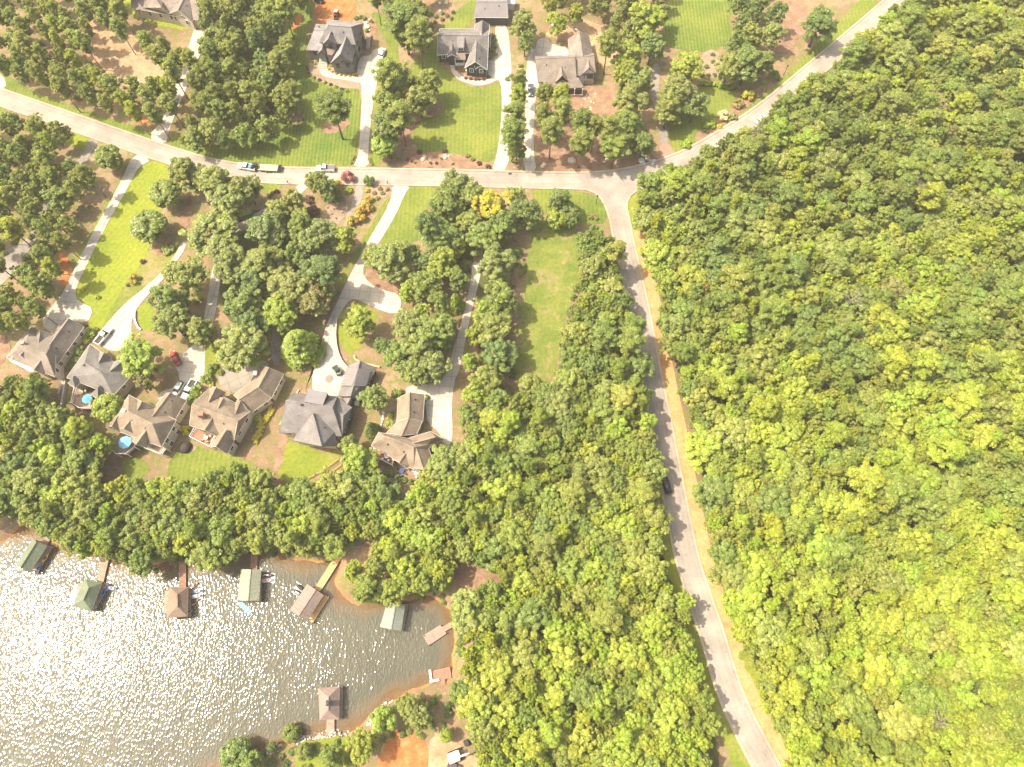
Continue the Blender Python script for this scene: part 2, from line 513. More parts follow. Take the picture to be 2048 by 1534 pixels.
near = np.exp(-np.abs(sd) / 12.0)
Zg = np.clip(WATER + (sd + .7 * wob(GX, GY) * near) * .75, -4.0, 0.0)
ground = gridmesh('ground', gx, gy, Zg, ground_material()); ground['kind'] = 'structure'
def ground_z(x, y):
    d = float(lake_sd(np.array([x]), np.array([y]))[0])
    w = .7 * float(wob(np.array([x]), np.array([y]))[0]) * math.exp(-abs(d) / 12)
    return max(-4.0, min(0.0, WATER + (d + w) * .75))

def water_material():
    m, nt, b = newmat('lake_water')
    at_ = nd(nt, 'ShaderNodeAttribute', attribute_name='depth')
    v = coords(nt)
    n1 = noise(nt, v, .05, 4)
    deep = ramp(nt, n1, [(.3, (.064, .064, .047)), (.7, (.082, .080, .058))])
    c = mixc(nt, ramp(nt, at_.outputs['Fac'], [(.0, 0.), (.45, 1.)]), (.15, .09, .04), deep)
    nt.links.new(c, b.inputs['Base Color'])
    b.inputs['Roughness'].default_value = .085
    b.inputs['IOR'].default_value = 1.33
    b.inputs['Specular IOR Level'].default_value = .5
    nt.links.new(ramp(nt, at_.outputs['Fac'], [(0., .6), (.25, 1.)]), b.inputs['Alpha'])
    # wind ripples: short crested, lines running north-south
    def wv(scale, sx, sy, rot, det):
        return noise(nt, coords(nt, (sx, sy, 1), rot), scale, det, .5)
    vo = nd(nt, 'ShaderNodeTexVoronoi', feature='SMOOTH_F1', distance='EUCLIDEAN'); vo.inputs['Scale'].default_value = 1.0; vo.inputs['Smoothness'].default_value = .25
    wn_ = nd(nt, 'ShaderNodeTexNoise'); wn_.inputs['Scale'].default_value = .5; wn_.inputs['Detail'].default_value = 2; nt.links.new(v, wn_.inputs['Vector'])
    vc = nd(nt, 'ShaderNodeVectorMath', operation='ADD'); nt.links.new(coords(nt, (2.2, 1.3, 1), .2), vc.inputs[0]); nt.links.new(wn_.outputs['Color'], vc.inputs[1]); nt.links.new(vc.outputs[0], vo.inputs['Vector'])
    d2 = nd(nt, 'ShaderNodeMath', operation='POWER'); d2.inputs[1].default_value = 2.0; nt.links.new(vo.outputs['Distance'], d2.inputs[0])
    h = None
    for (src, amp) in ((d2.outputs[0], .088), (wv(.45, 1.0, .5, .25, 1), .11), (wv(1.3, 1.0, .45, .15, 1), .07)):
        mu = nd(nt, 'ShaderNodeMath', operation='MULTIPLY_ADD'); mu.inputs[1].default_value = amp
        nt.links.new(src, mu.inputs[0])
        if h is not None: nt.links.new(h, mu.inputs[2])
        else: mu.inputs[2].default_value = 0.
        h = mu.outputs[0]
    calm = nd(nt, 'ShaderNodeMath', operation='MULTIPLY'); calm.inputs[1].default_value = WAVE
    pt = nd(nt, 'ShaderNodeMath', operation='MULTIPLY'); nt.links.new(ramp(nt, noise(nt, coords(nt, (1, .5, 1), .3), .11, 4, .6), [(.3, .65), (.7, 1.)]), pt.inputs[0])
    nt.links.new(ramp(nt, at_.outputs['Fac'], [(0., .35), (.8, 1.)]), pt.inputs[1]); nt.links.new(pt.outputs[0], calm.inputs[0])
    hh = nd(nt, 'ShaderNodeMath', operation='MULTIPLY')
    nt.links.new(h, hh.inputs[0]); nt.links.new(calm.outputs[0], hh.inputs[1])
    bp = nd(nt, 'ShaderNodeBump'); bp.inputs['Distance'].default_value = 1.0; bp.inputs['Strength'].default_value = 1.0
    nt.links.new(hh.outputs[0], bp.inputs['Height'])
    nt.links.new(bp.outputs[0], b.inputs['Normal'])
    return m
WAVE = .8
wx = axis(-190, 0, 1.2, 900); wy = axis(-60, 60, 1.2, 900)
wx = wx[wx < 40]; wy = wy[wy < 120]
WX, WY = np.meshgrid(wx, wy)
wsd = lake_sd(WX, WY)
water = gridmesh('lake_water', wx, wy, np.full(WX.shape, WATER), water_material()); water['kind'] = 'structure'
_at = water.data.attributes.new('depth', 'FLOAT', 'POINT')
_at.data.foreach_set('value', np.clip((-wsd + .8 * wob(WX, WY)) / 9.0, 0, 1).ravel().astype(np.float32))

# ================================================================== roads, curbs, drives
def line_px(pts, n=6): return smoothline([at(x, y, 0) for x, y in pts], n)
main_px = [(-120, 150), (0, 194), (130, 239), (250, 281), (340, 311), (430, 336), (540, 350), (700, 353), (900, 356), (1050, 360),
           (1180, 361), (1270, 350), (1360, 322), (1440, 280), (1530, 221), (1620, 147), (1700, 80), (1790, 3), (1900, -90)]
side_px = [(1228, 366), (1234, 410), (1244, 465), (1256, 520), (1277, 615), (1303, 757), (1318, 830), (1332, 905), (1352, 1010),
           (1375, 1120), (1402, 1205), (1421, 1260), (1466, 1400), (1533, 1534), (1580, 1620)]
MAIN = line_px(main_px); SIDE = line_px(side_px)
ribbon('road', MAIN, -2.75, 2.75, .060, M_ROAD)
ribbon('road', SIDE, -2.6, 2.6, .068, M_ROAD)
sheet('road_junction', [(1158, 374), (1188, 383), (1206, 400), (1216, 432), (1254, 432), (1252, 412), (1258, 394), (1274, 382), (1302, 366), (1300, 340), (1160, 348)], .076, M_ROAD2, 0)
north = offset(MAIN, 3.05)
south = offset(MAIN, -3.05)
leftc = offset(SIDE, -2.9); rightc = offset(SIDE, 2.9)
def pxof(p): return proj(p.x, p.y, 0)
curbline('curb', north, .62, .25, M_CURB)
sw = [p for p in south if pxof(p)[0] < 1150]
lf = [p for p in leftc if pxof(p)[1] > 432]
corner = [at(x, y, 0) for x, y in ((1172, 379), (1190, 386), (1203, 398), (1211, 414))]
curbline('curb', sw + corner + lf, .62, .25, M_CURB)
rt = [p for p in rightc if pxof(p)[1] > 430][::-1]
corner = [at(x, y, 0) for x, y in ((1253, 418), (1254, 404), (1260, 392), (1272, 382), (1290, 374))]
se = [p for p in south if pxof(p)[0] > 1310]
curbline('curb', rt + corner + se, .62, .25, M_CURB)
ribbon('dirt_shoulder', [p for p in SIDE if pxof(p)[1] > 436], 3.2, 6.6, .018, M_STRAW)

def drive(pts, mat=None, z=.044, smooth=1, name='driveway'): return sheet(name, pts, z, mat or M_CONC, smooth)
drive([(294, 277), (331, 291), (338, 262), (352, 225), (372, 180), (395, 118), (425, 62), (430, 20), (400, 20), (385, 70), (352, 165), (330, 235)])
drive([(-20, 146), (8, 150), (14, 178), (-20, 178)])
drive([(706, 334), (715, 318), (719, 290), (721, 254), (724, 190), (722, 166), (712, 142), (721, 112), (741, 112), (748, 97), (772, 97), (768, 118), (757, 150), (748, 195), (741, 250), (736, 310), (739, 334)])
drive([(724, 168), (692, 160), (658, 156), (641, 149), (637, 135), (639, 112), (656, 112), (653, 138), (665, 147), (700, 152), (724, 157)], name='path')
drive([(983, 342), (993, 315), (1000, 267), (1005, 203), (1001, 163), (990, 158), (974, 148), (974, 120), (996, 108), (988, 46), (1008, 46), (1018, 66), (1024, 153), (1020, 260), (1017, 343)])
drive([(899, 120), (900, 133), (905, 148), (917, 160), (936, 168), (958, 172), (980, 168), (998, 158), (992, 150), (975, 160), (950, 162), (930, 157), (917, 147), (909, 135), (907, 120)], name='path')
drive([(1045, 344), (1050, 250), (1052, 163), (1055, 109), (1072, 99), (1075, 77), (1096, 77), (1104, 90), (1138, 96), (1140, 120), (1080, 125), (1076, 178), (1070, 204), (1066, 300), (1074, 347)])
drive([(1319, 290), (1318, 244), (1306, 205), (1300, 170), (1304, 128), (1322, 128), (1317, 170), (1322, 205), (1332, 244), (1339, 289)], M_CONC_OLD)
drive([(1322, 334), (1362, 317), (1345, 300), (1339, 287), (1318, 288), (1321, 310)], M_BRICKPAVE, .05)
drive([(268, 304), (239, 370), (178, 479), (142, 553), (122, 594), (102, 614), (80, 648), (110, 670), (140, 640), (175, 647), (188, 617), (163, 606), (151, 596), (153, 573), (163, 553), (203, 469), (259, 370), (277, 334), (305, 320)])
drive([(366, 480), (343, 523), (305, 563), (254, 604), (229, 629), (203, 660), (184, 684), (232, 706), (258, 694), (263, 665), (263, 645), (270, 622), (290, 596), (323, 563), (348, 530), (374, 494)])
ribbon('driveway', line_px([(190, 278), (178, 300), (155, 335), (125, 372), (95, 412), (62, 478), (25, 535), (-30, 590)]), -1.5, 1.5, .040, M_CONC_OLD)
drive([(-20, 520), (30, 490), (62, 478), (52, 505), (35, 545), (-20, 580)], M_CONC_OLD, .036)
D8 = line_px([(612, 366), (575, 400), (505, 440), (455, 478), (434, 545), (423, 612), (412, 660), (396, 705)])
ribbon('driveway', D8, -1.5, 1.5, .044, M_CONC)
drive([(412, 680), (408, 770), (385, 800), (340, 800), (312, 800), (323, 782), (352, 775), (362, 757), (343, 712), (369, 708), (392, 684)], M_CONC, .052)
drive([(457, 722), (430, 764), (470, 792), (525, 775), (545, 735), (527, 718), (490, 714)], M_CONC_OLD, .044)
drive([(541, 660), (560, 665), (564, 725), (545, 735)], M_CONC_OLD, .052)
ribbon('driveway', line_px([(722, 362), (716, 395), (704, 425), (690, 462), (650, 520), (600, 600), (552, 670)]), -1.3, 1.3, .03, M_CONC_OLD)
drive([(784, 370), (784, 392), (770, 426), (740, 474), (719, 515), (696, 558), (665, 624), (652, 652), (637, 706), (620, 770), (640, 800), (690, 795), (712, 760), (697, 736), (683, 720), (675, 697), (672, 670), (675, 638), (688, 614), (701, 599), (714, 598), (744, 614), (790, 631), (803, 614), (801, 589), (767, 581), (737, 566), (725, 545), (731, 522), (757, 488), (793, 428), (808, 391), (822, 370)])
drive([(944, 522), (943, 558), (930, 614), (920, 657), (900, 721), (890, 755), (872, 767), (812, 772), (812, 790), (850, 800), (856, 850), (878, 862), (888, 892), (902, 890), (906, 862), (903, 817), (908, 762), (920, 739), (932, 675), (945, 614), (960, 556), (963, 527)])
ribbon('driveway', line_px([(953, 530), (962, 490), (985, 440), (1012, 400), (1030, 370)]), -1.2, 1.2, .03, M_GRAVEL)
sheet('gravel_strip', [(930, 522), (946, 520), (944, 540), (930, 534)], .052, M_GRAVEL, 1)

# ------------------------------------------------------------------ lawns, beds and bare soil
def lawn(pts, mat=None, z=.016, smooth=1, name='lawn'): return sheet(name, pts, z, mat or M_LAWN, smooth, None, .16 if mat in (M_LAWN, M_LAWN_STRIPE, M_LAWN_BRIGHT) else .3)
lawn([(2, 150), (20, 152), (60, 178), (130, 208), (240, 243), (305, 262), (308, 285), (250, 268), (130, 226), (0, 180)], M_LAWN)
lawn([(334, 290), (345, 262), (400, 285), (440, 300), (470, 240), (540, 170), (560, 100), (590, 10), (600, -40), (640, -40), (630, 10), (612, 80), (612, 130), (625, 152), (645, 163), (690, 172), (722, 178), (719, 250), (713, 315), (704, 334), (560, 334), (470, 326), (400, 312)], M_LAWN_STRIPE)
lawn([(740, 333), (744, 250), (752, 195), (762, 130), (776, 95), (760, 60), (740, 40), (745, 20), (790, 40), (800, 100), (792, 180), (765, 250), (760, 300), (764, 333)], M_LAWN)
lawn([(940, -40), (938, 0), (912, 22), (900, 42), (877, 54), (868, 75), (850, 100), (831, 118), (820, 140), (831, 165), (870, 180), (882, 203), (886, 229), (840, 238), (823, 246), (814, 303), (882, 305), (945, 316), (986, 328), (999, 280), (1005, 203), (1001, 163), (958, 178), (917, 166), (898, 140), (880, 118), (876, 70), (938, 56), (950, 25), (955, -40)], M_LAWN)
lawn([(1338, 23), (1345, -40), (1500, -40), (1481, 15), (1455, 36), (1466, 66), (1450, 88), (1433, 102), (1400, 105), (1370, 100), (1331, 94), (1323, 61)], M_LAWN_STRIPE)
lawn([(1400, 176), (1433, 174), (1476, 184), (1470, 205), (1458, 218), (1430, 240), (1400, 262), (1390, 275), (1410, 285), (1440, 262), (1480, 230), (1519, 195), (1560, 160), (1610, 110), (1680, 40), (1730, -10), (1770, -10), (1690, 68), (1600, 145), (1520, 210), (1440, 268), (1364, 313), (1345, 300), (1338, 280), (1336, 250), (1360, 225)], M_LAWN)
lawn([(280, 334), (305, 321), (322, 324), (340, 334), (336, 375), (322, 421), (312, 470), (280, 535), (249, 573), (225, 620), (203, 660), (188, 668), (172, 646), (188, 617), (163, 606), (151, 594), (153, 573), (163, 553), (203, 469), (259, 370)], M_LAWN_BRIGHT, .022)
lawn([(225, 620), (249, 573), (280, 535), (305, 492), (350, 480), (362, 489), (343, 523), (305, 563), (254, 604), (203, 660), (200, 655)], M_LAWN_DULL, .028)
lawn([(262, 316), (229, 380), (183, 446), (137, 548), (112, 604), (76, 645), (92, 632), (122, 596), (142, 555), (178, 480), (239, 372), (270, 308)], M_LAWN_DULL)
lawn([(115, 252), (190, 282), (182, 305), (118, 285)], M_LAWN_BRIGHT)
lawn([(-20, 206), (20, 222), (22, 236), (0, 235), (-20, 230)], M_LAWN)
lawn([(272, 618), (298, 598), (315, 640), (300, 665), (282, 660)], M_LAWN_BRIGHT)
lawn([(434, 680), (452, 700), (428, 762), (409, 764), (411, 690)], M_VERGE)
lawn([(822, 372), (876, 372), (856, 408), (850, 450), (841, 484), (770, 492), (757, 488), (793, 428), (808, 391)], M_LAWN)
lawn([(783, 393), (770, 400), (740, 455), (703, 512), (665, 594), (672, 596), (716, 514), (738, 474), (768, 426)], M_LAWN)
lawn([(701, 600), (744, 615), (756, 630), (749, 650), (719, 685), (709, 711), (688, 699), (675, 663), (678, 632)], M_VERGE)
lawn([(520, 366), (570, 366), (555, 385), (520, 388)], M_LAWN)
lawn([(1060, 377), (1130, 378), (1188, 388), (1208, 410), (1216, 445), (1172, 450), (1120, 440), (1075, 420)], M_LAWN)
lawn([(1056, 430), (1110, 440), (1160, 450), (1162, 530), (1148, 590), (1124, 650), (1110, 770), (1025, 780), (1028, 700), (1044, 600), (1060, 500)], M_WILD, .012)
lawn([(1258, 394), (1276, 384), (1290, 390), (1290, 450), (1270, 470), (1254, 425)], M_VERGE)
lawn([(335, 945), (345, 905), (375, 888), (430, 903), (500, 922), (515, 940), (440, 950), (390, 975), (340, 970)], M_LAWN)
lawn([(575, 880), (645, 903), (680, 902), (682, 916), (634, 947), (600, 968), (548, 955), (556, 918)], M_VERGE)
lawn([(240, 908), (290, 918), (305, 945), (255, 970)], M_LAWN)
lawn([(1338, 1095), (1352, 1130), (1370, 1180), (1340, 1160), (1310, 1130)], M_LAWN)
lawn([(1330, 1010), (1345, 1080), (1372, 1180), (1400, 1260), (1440, 1390), (1490, 1500), (1520, 1560), (1480, 1560), (1440, 1470), (1405, 1380), (1375, 1290), (1345, 1180), (1315, 1080)], M_VERGE)
lawn([(1470, 1290), (1500, 1350), (1545, 1440), (1600, 1560), (1640, 1560), (1580, 1450), (1510, 1320)], M_VERGE)
lawn([(590, 1490), (640, 1478), (700, 1470), (720, 1500), (700, 1560), (590, 1570)], M_VERGE)
lawn([(940, 1470), (1010, 1490), (1030, 1560), (970, 1560)], M_VERGE)
lawn([(255, 0), (262, 30), (300, 50), (380, 62), (385, 50), (300, 30), (268, -20)], M_LAWN_BRIGHT)
lawn([(205, -20), (262, -20), (262, 22), (215, 30)], M_LAWN_BRIGHT)
def soil(pts, mat, z=.020, smooth=2, name='bare_soil'): return sheet(name, pts, z, mat, smooth, None, .28)
soil([(608, -40), (630, 0), (628, 40), (640, 52), (690, 52), (712, 38), (710, -40)], M_CLAY, .026)
soil([(580, 55), (600, 20), (606, 40), (592, 60)], M_CLAY, .026)
soil([(700, 30), (735, 28), (755, 45), (752, 65), (735, 72), (728, 50)], M_MULCH, .024, 1, 'mulch_bed')
soil([(612, 125), (640, 118), (722, 170), (722, 178), (690, 178), (650, 170), (622, 152)], M_GRAVEL, .024, 1, 'mulch_bed')
soil([(640, 262), (650, 240), (690, 236), (702, 242), (700, 252), (680, 264), (655, 268)], M_MULCH, .028, 2, 'mulch_bed')
soil([(570, 228), (600, 222), (612, 235), (600, 248), (575, 246)], M_MULCH, .028, 2, 'mulch_bed')
soil([(800, 0), (870, 0), (905, 20), (880, 50), (862, 80), (850, 110), (805, 110), (800, 60)], M_MULCH, .010, 1, 'mulch_bed')
soil([(800, 235), (870, 200), (886, 210), (880, 232), (830, 240), (820, 300), (900, 306), (980, 326), (980, 340), (760, 335), (790, 300)], M_MULCH, .026, 1, 'mulch_bed')
soil([(875, 118), (905, 128), (918, 142), (925, 128), (975, 140), (980, 155), (950, 163), (925, 156), (903, 140), (880, 132)], M_MULCH, .026, 1, 'mulch_bed')
soil([(975, 62), (990, 70), (997, 100), (990, 118), (975, 122)], M_MULCH, .026, 1, 'mulch_bed')
soil([(1080, 178), (1200, 170), (1235, 190), (1240, 260), (1300, 300), (1310, 336), (1240, 346), (1080, 346), (1070, 300)], M_MULCH, .008, 1, 'mulch_bed')
soil([(1080, 70), (1120, 40), (1180, 40), (1220, 60), (1240, 110), (1210, 140), (1130, 80)], M_TANSOIL, .010)
soil([(1403, 104), (1440, 100), (1452, 130), (1450, 155), (1400, 160)], M_GRAVEL, .026, 1, 'mulch_bed')
soil([(1555, 0), (1620, 0), (1612, 70), (1560, 115), (1530, 90)], M_MULCH, .024)
soil([(1380, 285), (1400, 262), (1440, 255), (1500, 190), (1540, 160), (1560, 165), (1480, 225), (1420, 282)], M_MULCH, .024, 1, 'mulch_bed')
soil([(150, 40), (220, 40), (330, 100), (340, 160), (240, 180), (160, 110)], M_TANSOIL, .008)
soil([(250, 210), (320, 215), (320, 250), (270, 250)], M_CLAY, .008)
soil([(110, 510), (135, 505), (150, 560), (120, 580)], M_CLAY, .020)
soil([(355, 440), (372, 400), (385, 380), (380, 440), (365, 480)], M_MULCH, .030, 1, 'mulch_bed')
soil([(310, 460), (350, 480), (346, 500), (320, 515), (305, 500)], M_MULCH, .034, 2, 'mulch_bed')
soil([(635, 440), (660, 402), (700, 392), (700, 415), (680, 450), (650, 452)], M_GRAVEL, .022, 1, 'mulch_bed')
soil([(735, 372), (785, 372), (780, 392), (750, 400), (735, 395)], M_GRAVEL, .022, 1, 'mulch_bed')
soil([(728, 545), (735, 525), (800, 545), (805, 588), (765, 580), (738, 565)], M_MULCH, .022, 1, 'mulch_bed')
soil([(690, 1100), (735, 1090), (760, 1110), (745, 1130), (705, 1140), (688, 1130)], M_TANSOIL, .014)
soil([(160, 900), (240, 895), (240, 960), (180, 990), (150, 960)], M_MULCH, .012)
soil([(900, 1110), (990, 1120), (1010, 1170), (960, 1200), (900, 1180)], M_MULCH, .008)
soil([(745, 1560), (760, 1500), (790, 1460), (830, 1462), (860, 1480), (855, 1560)], M_CLAY, .024)
soil([(850, 1560), (855, 1480), (880, 1460), (920, 1490), (960, 1520), (980, 1560)], M_TANSOIL, .020)
soil([(0, 665), (22, 680), (18, 710), (-10, 740), (-20, 700)], M_MULCH, .020)
soil([(545, 950), (560, 880), (585, 800), (620, 760), (640, 700), (665, 596), (678, 600), (650, 660), (620, 770), (575, 880), (555, 960)], M_MULCH, .014, 1, 'mulch_bed')
ribbon('path', line_px([(870, 975), (800, 985), (808, 1000), (775, 1035), (740, 1070), (705, 1092), (684, 1112)]), -.6, .6, .030, M_CONC_OLD)
ribbon('path', line_px([(760, 935), (785, 955), (800, 988)]), -.7, .7, .034, M_CONC_OLD)

M_LITTER = dirt('forest_litter', (.065, .080, .024), (.090, .095, .034), (.11, .095, .046), .2)
soil([(1300, 420), (1420, 330), (1580, 232), (1830, 20), (1950, -60), (2300, -60), (2300, 1650), (1640, 1650), (1600, 1500), (1520, 1340), (1470, 1220), (1430, 1080), (1390, 860), (1340, 640), (1312, 500)], M_LITTER, .004, 1, 'forest_floor')
soil([(1190, 470), (1228, 530), (1250, 640), (1290, 820), (1315, 1000), (1345, 1130), (1390, 1260), (1420, 1400), (1440, 1560), (1420, 1650), (960, 1650), (950, 1450), (935, 1330), (960, 1230), (1010, 1150), (900, 1100), (780, 1060), (860, 970), (960, 880), (1010, 810), (1115, 800), (1140, 700), (1165, 600)], M_LITTER, .004, 1, 'forest_floor')
soil([(-60, 780), (60, 770), (170, 870), (260, 990), (420, 985), (560, 985), (700, 970), (760, 1000), (730, 1065), (600, 1080), (450, 1085), (300, 1095), (120, 1060), (50, 1030), (-60, 1040)], M_LITTER, .004, 1, 'forest_floor')
soil([(410, -50), (580, -50), (560, 130), (580, 200), (480, 250), (400, 270), (390, 180)], M_LITTER, .004, 1, 'forest_floor')
soil([(440, 430), (520, 420), (600, 420), (660, 480), (640, 560), (600, 640), (540, 660), (450, 650), (440, 560)], M_LITTER, .004, 2, 'forest_floor')
soil([(870, 400), (1000, 400), (1010, 480), (1010, 760), (950, 760), (960, 560), (900, 520), (850, 470)], M_LITTER, .004, 2, 'forest_floor')

# ================================================================== plants
def unit(n):
    v = RNG.normal(size=(n, 3)); return v / np.linalg.norm(v, axis=1)[:, None]
def leaf_mesh(name, C, R, per, size, squash=.75, up=.75, jitter=.5, aspect=1.5, shell=.55):
    """a crown of leaf-sized faces: C clump centres, R clump radii, `per` leaves a clump"""
    n = len(C)
    idx = np.repeat(np.arange(n), per)
    d = unit(len(idx)); d[:, 2] = np.where(d[:, 2] < -.25, -d[:, 2], d[:, 2])
    rad = R[idx] * (shell + (1 - shell) * RNG.random(len(idx)) ** .6)
    p = C[idx] + d * rad[:, None] * np.array([1, 1, squash])
    nrm = d + RNG.normal(size=d.shape) * jitter; nrm[:, 2] += up
    nrm /= np.linalg.norm(nrm, axis=1)[:, None]
    t = np.cross(nrm, unit(len(idx))); t /= np.linalg.norm(t, axis=1)[:, None]
    b = np.cross(nrm, t)
    s = size * (.65 + .7 * RNG.random(len(idx)))
    a1 = t * (s * aspect * .5)[:, None]; b1 = b * (s * .5)[:, None]
    bend = nrm * (s * .12)[:, None]
    V = np.stack([p - a1 - bend, p - b1 + bend * .5, p + a1 - bend, p + b1 + bend * .5], 1).reshape(-1, 3)
    nf = len(idx)
    me = bpy.data.meshes.new(name)
    me.vertices.add(len(V)); me.vertices.foreach_set('co', V.ravel())
    me.loops.add(nf * 4); me.loops.foreach_set('vertex_index', np.arange(nf * 4))
    me.polygons.add(nf); me.polygons.foreach_set('loop_start', np.arange(0, nf * 4, 4))
    me.update()
    cr = RNG.random((n, 2))
    lr = RNG.random((nf, 2))
    hue = np.clip(cr[idx, 0] * .7 + lr[:, 0] * .3, 0, 1); val = np.clip(cr[idx, 1] * .6 + lr[:, 1] * .4, 0, 1)
    at_ = me.attributes.new('tint', 'FLOAT_COLOR', 'POINT')
    cc = np.stack([hue, val, np.zeros(nf), np.ones(nf)], 1)
    at_.data.foreach_set('color', np.repeat(cc, 4, axis=0).ravel().astype(np.float32))
    me.materials.append(M_LEAF)
    return me
def wood_mesh(name, tubes, mat, k=6):
    m = MB()
    for pts, r in tubes: m.tube(pts, r, k)
    me = bpy.data.meshes.new(name); me.from_pydata(m.v, [], m.f); me.materials.append(mat)
    for p in me.polygons: p.use_smooth = True
    return me
def broad_proto(seed):
    """broadleaf crown, 4 m radius, 12 m tall, as several uneven boughs of clumps"""
    rs = random.Random(seed)
    C = []; R = []
    lobes = []
    n = rs.randint(6, 10); ax, ay = rs.uniform(.8, 1.15), rs.uniform(.8, 1.15); lean = (rs.uniform(-.5, .5), rs.uniform(-.5, .5))
    for i in range(n):
        a = 2 * math.pi * i / n + rs.uniform(-.45, .45); q = rs.uniform(1.3, 3.1)
        lobes.append((math.cos(a) * q * ax, math.sin(a) * q * ay, rs.uniform(6.0, 9.0), rs.uniform(.9, 1.75)))
    for i in range(5):
        a = 6.283 * i / 5 + rs.uniform(-.4, .4); lobes.append((math.cos(a) * 2.1, math.sin(a) * 2.1, rs.uniform(4.2, 5.6), rs.uniform(1.0, 1.4)))
    lobes.append((lean[0], lean[1], rs.uniform(9.2, 10.2), rs.uniform(1.3, 1.9))); lobes.append((rs.uniform(-1, 1), rs.uniform(-1, 1), 8.4, 2.1))
    lobes.append((rs.uniform(-1.6, 1.6), rs.uniform(-1.6, 1.6), rs.uniform(8.6, 9.6), rs.uniform(.8, 1.2)))
    for (x, y, z, r) in lobes:
        for _ in range(int(10 * r)):
            v = Vector((rs.gauss(0, 1), rs.gauss(0, 1), rs.gauss(.35, .9))).normalized() * r * rs.uniform(.7, 1.15)
            C.append((x + v.x, y + v.y, z + v.z * .8)); R.append(rs.uniform(.3, .75))
    crown = leaf_mesh('broadleaf_crown', np.array(C), np.array(R), 62, .27, .7)
    tubes = [([(0, 0, -.3), (.1, 0, 2.5), (.05, .1, 5.2), (0, 0, 8.5)], [.34, .26, .2, .06])]
    for (x, y, z, r) in lobes[:6]:
        tubes.append(([(0, 0, rs.uniform(3.2, 5.)), (x * .45, y * .45, z - 1.6), (x, y, z + .3)], [.15, .1, .03]))
    return crown, wood_mesh('broadleaf_trunk', tubes, M_BARK)
def pine_proto(seed):
    """loblolly pine: bare bole and a tufted, broken crown, 3 m radius, 16 m tall"""
    rs = random.Random(seed)
    C = []; R = []; tubes = [([(0, 0, -.3), (.06, .03, 6), (.1, .05, 11), (.08, 0, 15.6)], [.22, .18, .13, .03])]
    z = 8.0
    while z < 15.6:
        rr = 3.1 * (1 - ((z - 11.3) / 5.2) ** 2) if z > 11.3 else 3.1 * (.5 + .5 * (z - 8.0) / 3.3)
        nb = rs.randint(3, 5); a0 = rs.uniform(0, 6.28)
        for i in range(nb):
            a = a0 + 6.283 * i / nb + rs.uniform(-.5, .5); L = max(.5, rr * rs.uniform(.6, 1.05))
            e = (math.cos(a) * L, math.sin(a) * L, z + rs.uniform(.1, .7))
            tubes.append(([(0.08, 0, z - .2), (e[0] * .5, e[1] * .5, z + .1), e], [.06, .045, .015]))
            for q in (0.45, .75, 1.0):
                if rs.random() < .88:
                    C.append((e[0] * q + rs.uniform(-.35, .35), e[1] * q + rs.uniform(-.35, .35), z + (e[2] - z) * q + rs.uniform(-.1, .35)))
                    R.append(rs.uniform(.5, .9))
        z += rs.uniform(.5, .75)
    C.append((0, 0, 15.7)); R.append(.6)
    crown = leaf_mesh('pine_crown', np.array(C), np.array(R), 95, .20, .62, .6, .7, 2.3, .35)
    return crown, wood_mesh('pine_trunk', tubes, M_PINEBARK, 5)
def cone_proto():
    C = []; R = []
    rs = random.Random(3)
    for i in range(190):
        z = .6 + 8.4 * rs.random() ** 1.25; r = 3.0 * (1 - z / 9.6) ** .8; a = rs.uniform(0, 6.283)
        C.append((math.cos(a) * r, math.sin(a) * r, z)); R.append(.35 + .35 * (1 - z / 9.4))
    return leaf_mesh('evergreen_crown', np.array(C), np.array(R), 30, .30, .7), wood_mesh('evergreen_trunk', [([(0, 0, -.2), (0, 0, 8)], [.2, .04])], M_BARK)
def round_proto():
    """dense clipped-looking lollipop crown, 3 m radius, 7 m tall"""
    rs = random.Random(9); C = []; R = []
    for i in range(170):
        v = Vector((rs.gauss(0, 1), rs.gauss(0, 1), rs.gauss(.35, 1))).normalized() * (2.5 if i < 130 else 1.5)
        C.append((v.x, v.y, 4.2 + v.z)); R.append(rs.uniform(.45, .7))
    return leaf_mesh('round_crown', np.array(C), np.array(R), 40, .30, .8), wood_mesh('round_trunk', [([(0, 0, -.2), (0, 0, 4)], [.2, .1])], M_BARK)
def shrub_proto(seed, n=14, per=40, size=.2):
    rs = random.Random(seed); C = []; R = []
    for i in range(n):
        v = Vector((rs.gauss(0, 1), rs.gauss(0, 1), abs(rs.gauss(.4, .7)))).normalized() * .68
        C.append((v.x, v.y, .35 + v.z * .8)); R.append(rs.uniform(.28, .42))
    return leaf_mesh('shrub_foliage', np.array(C), np.array(R), per, size, .8)
def dead_proto(seed):
    rs = random.Random(seed); tubes = [([(0, 0, -.3), (.2, .1, 6), (.5, .0, 11), (.6, .3, 14)], [.22, .17, .1, .03])]
    for i in range(16):
        z = rs.uniform(7, 13); a = rs.uniform(0, 6.28); L = rs.uniform(1.2, 3.2)
        e = Vector((math.cos(a) * L, math.sin(a) * L, z + rs.uniform(.8, 2.)))
        tubes.append(([(.3, .1, z), (e.x * .5, e.y * .5, z + .5), e], [.09, .07, .02]))
        for j in range(3):
            b = rs.uniform(0, 6.28)
            tubes.append(([e * .75 + Vector((0, 0, z * .25)), e + Vector((math.cos(b), math.sin(b), .7)) * .9], [.045, .012]))
    return wood_mesh('dead_trunk', tubes, M_DEADWOOD, 5)
BROAD = [broad_proto(i) for i in range(10)]
PINE = [pine_proto(50 + i) for i in range(6)]
CONE = cone_proto(); ROUND = round_proto()
SHRUB = [shrub_proto(80 + i) for i in range(4)]
DEAD = [dead_proto(90), dead_proto(91)]

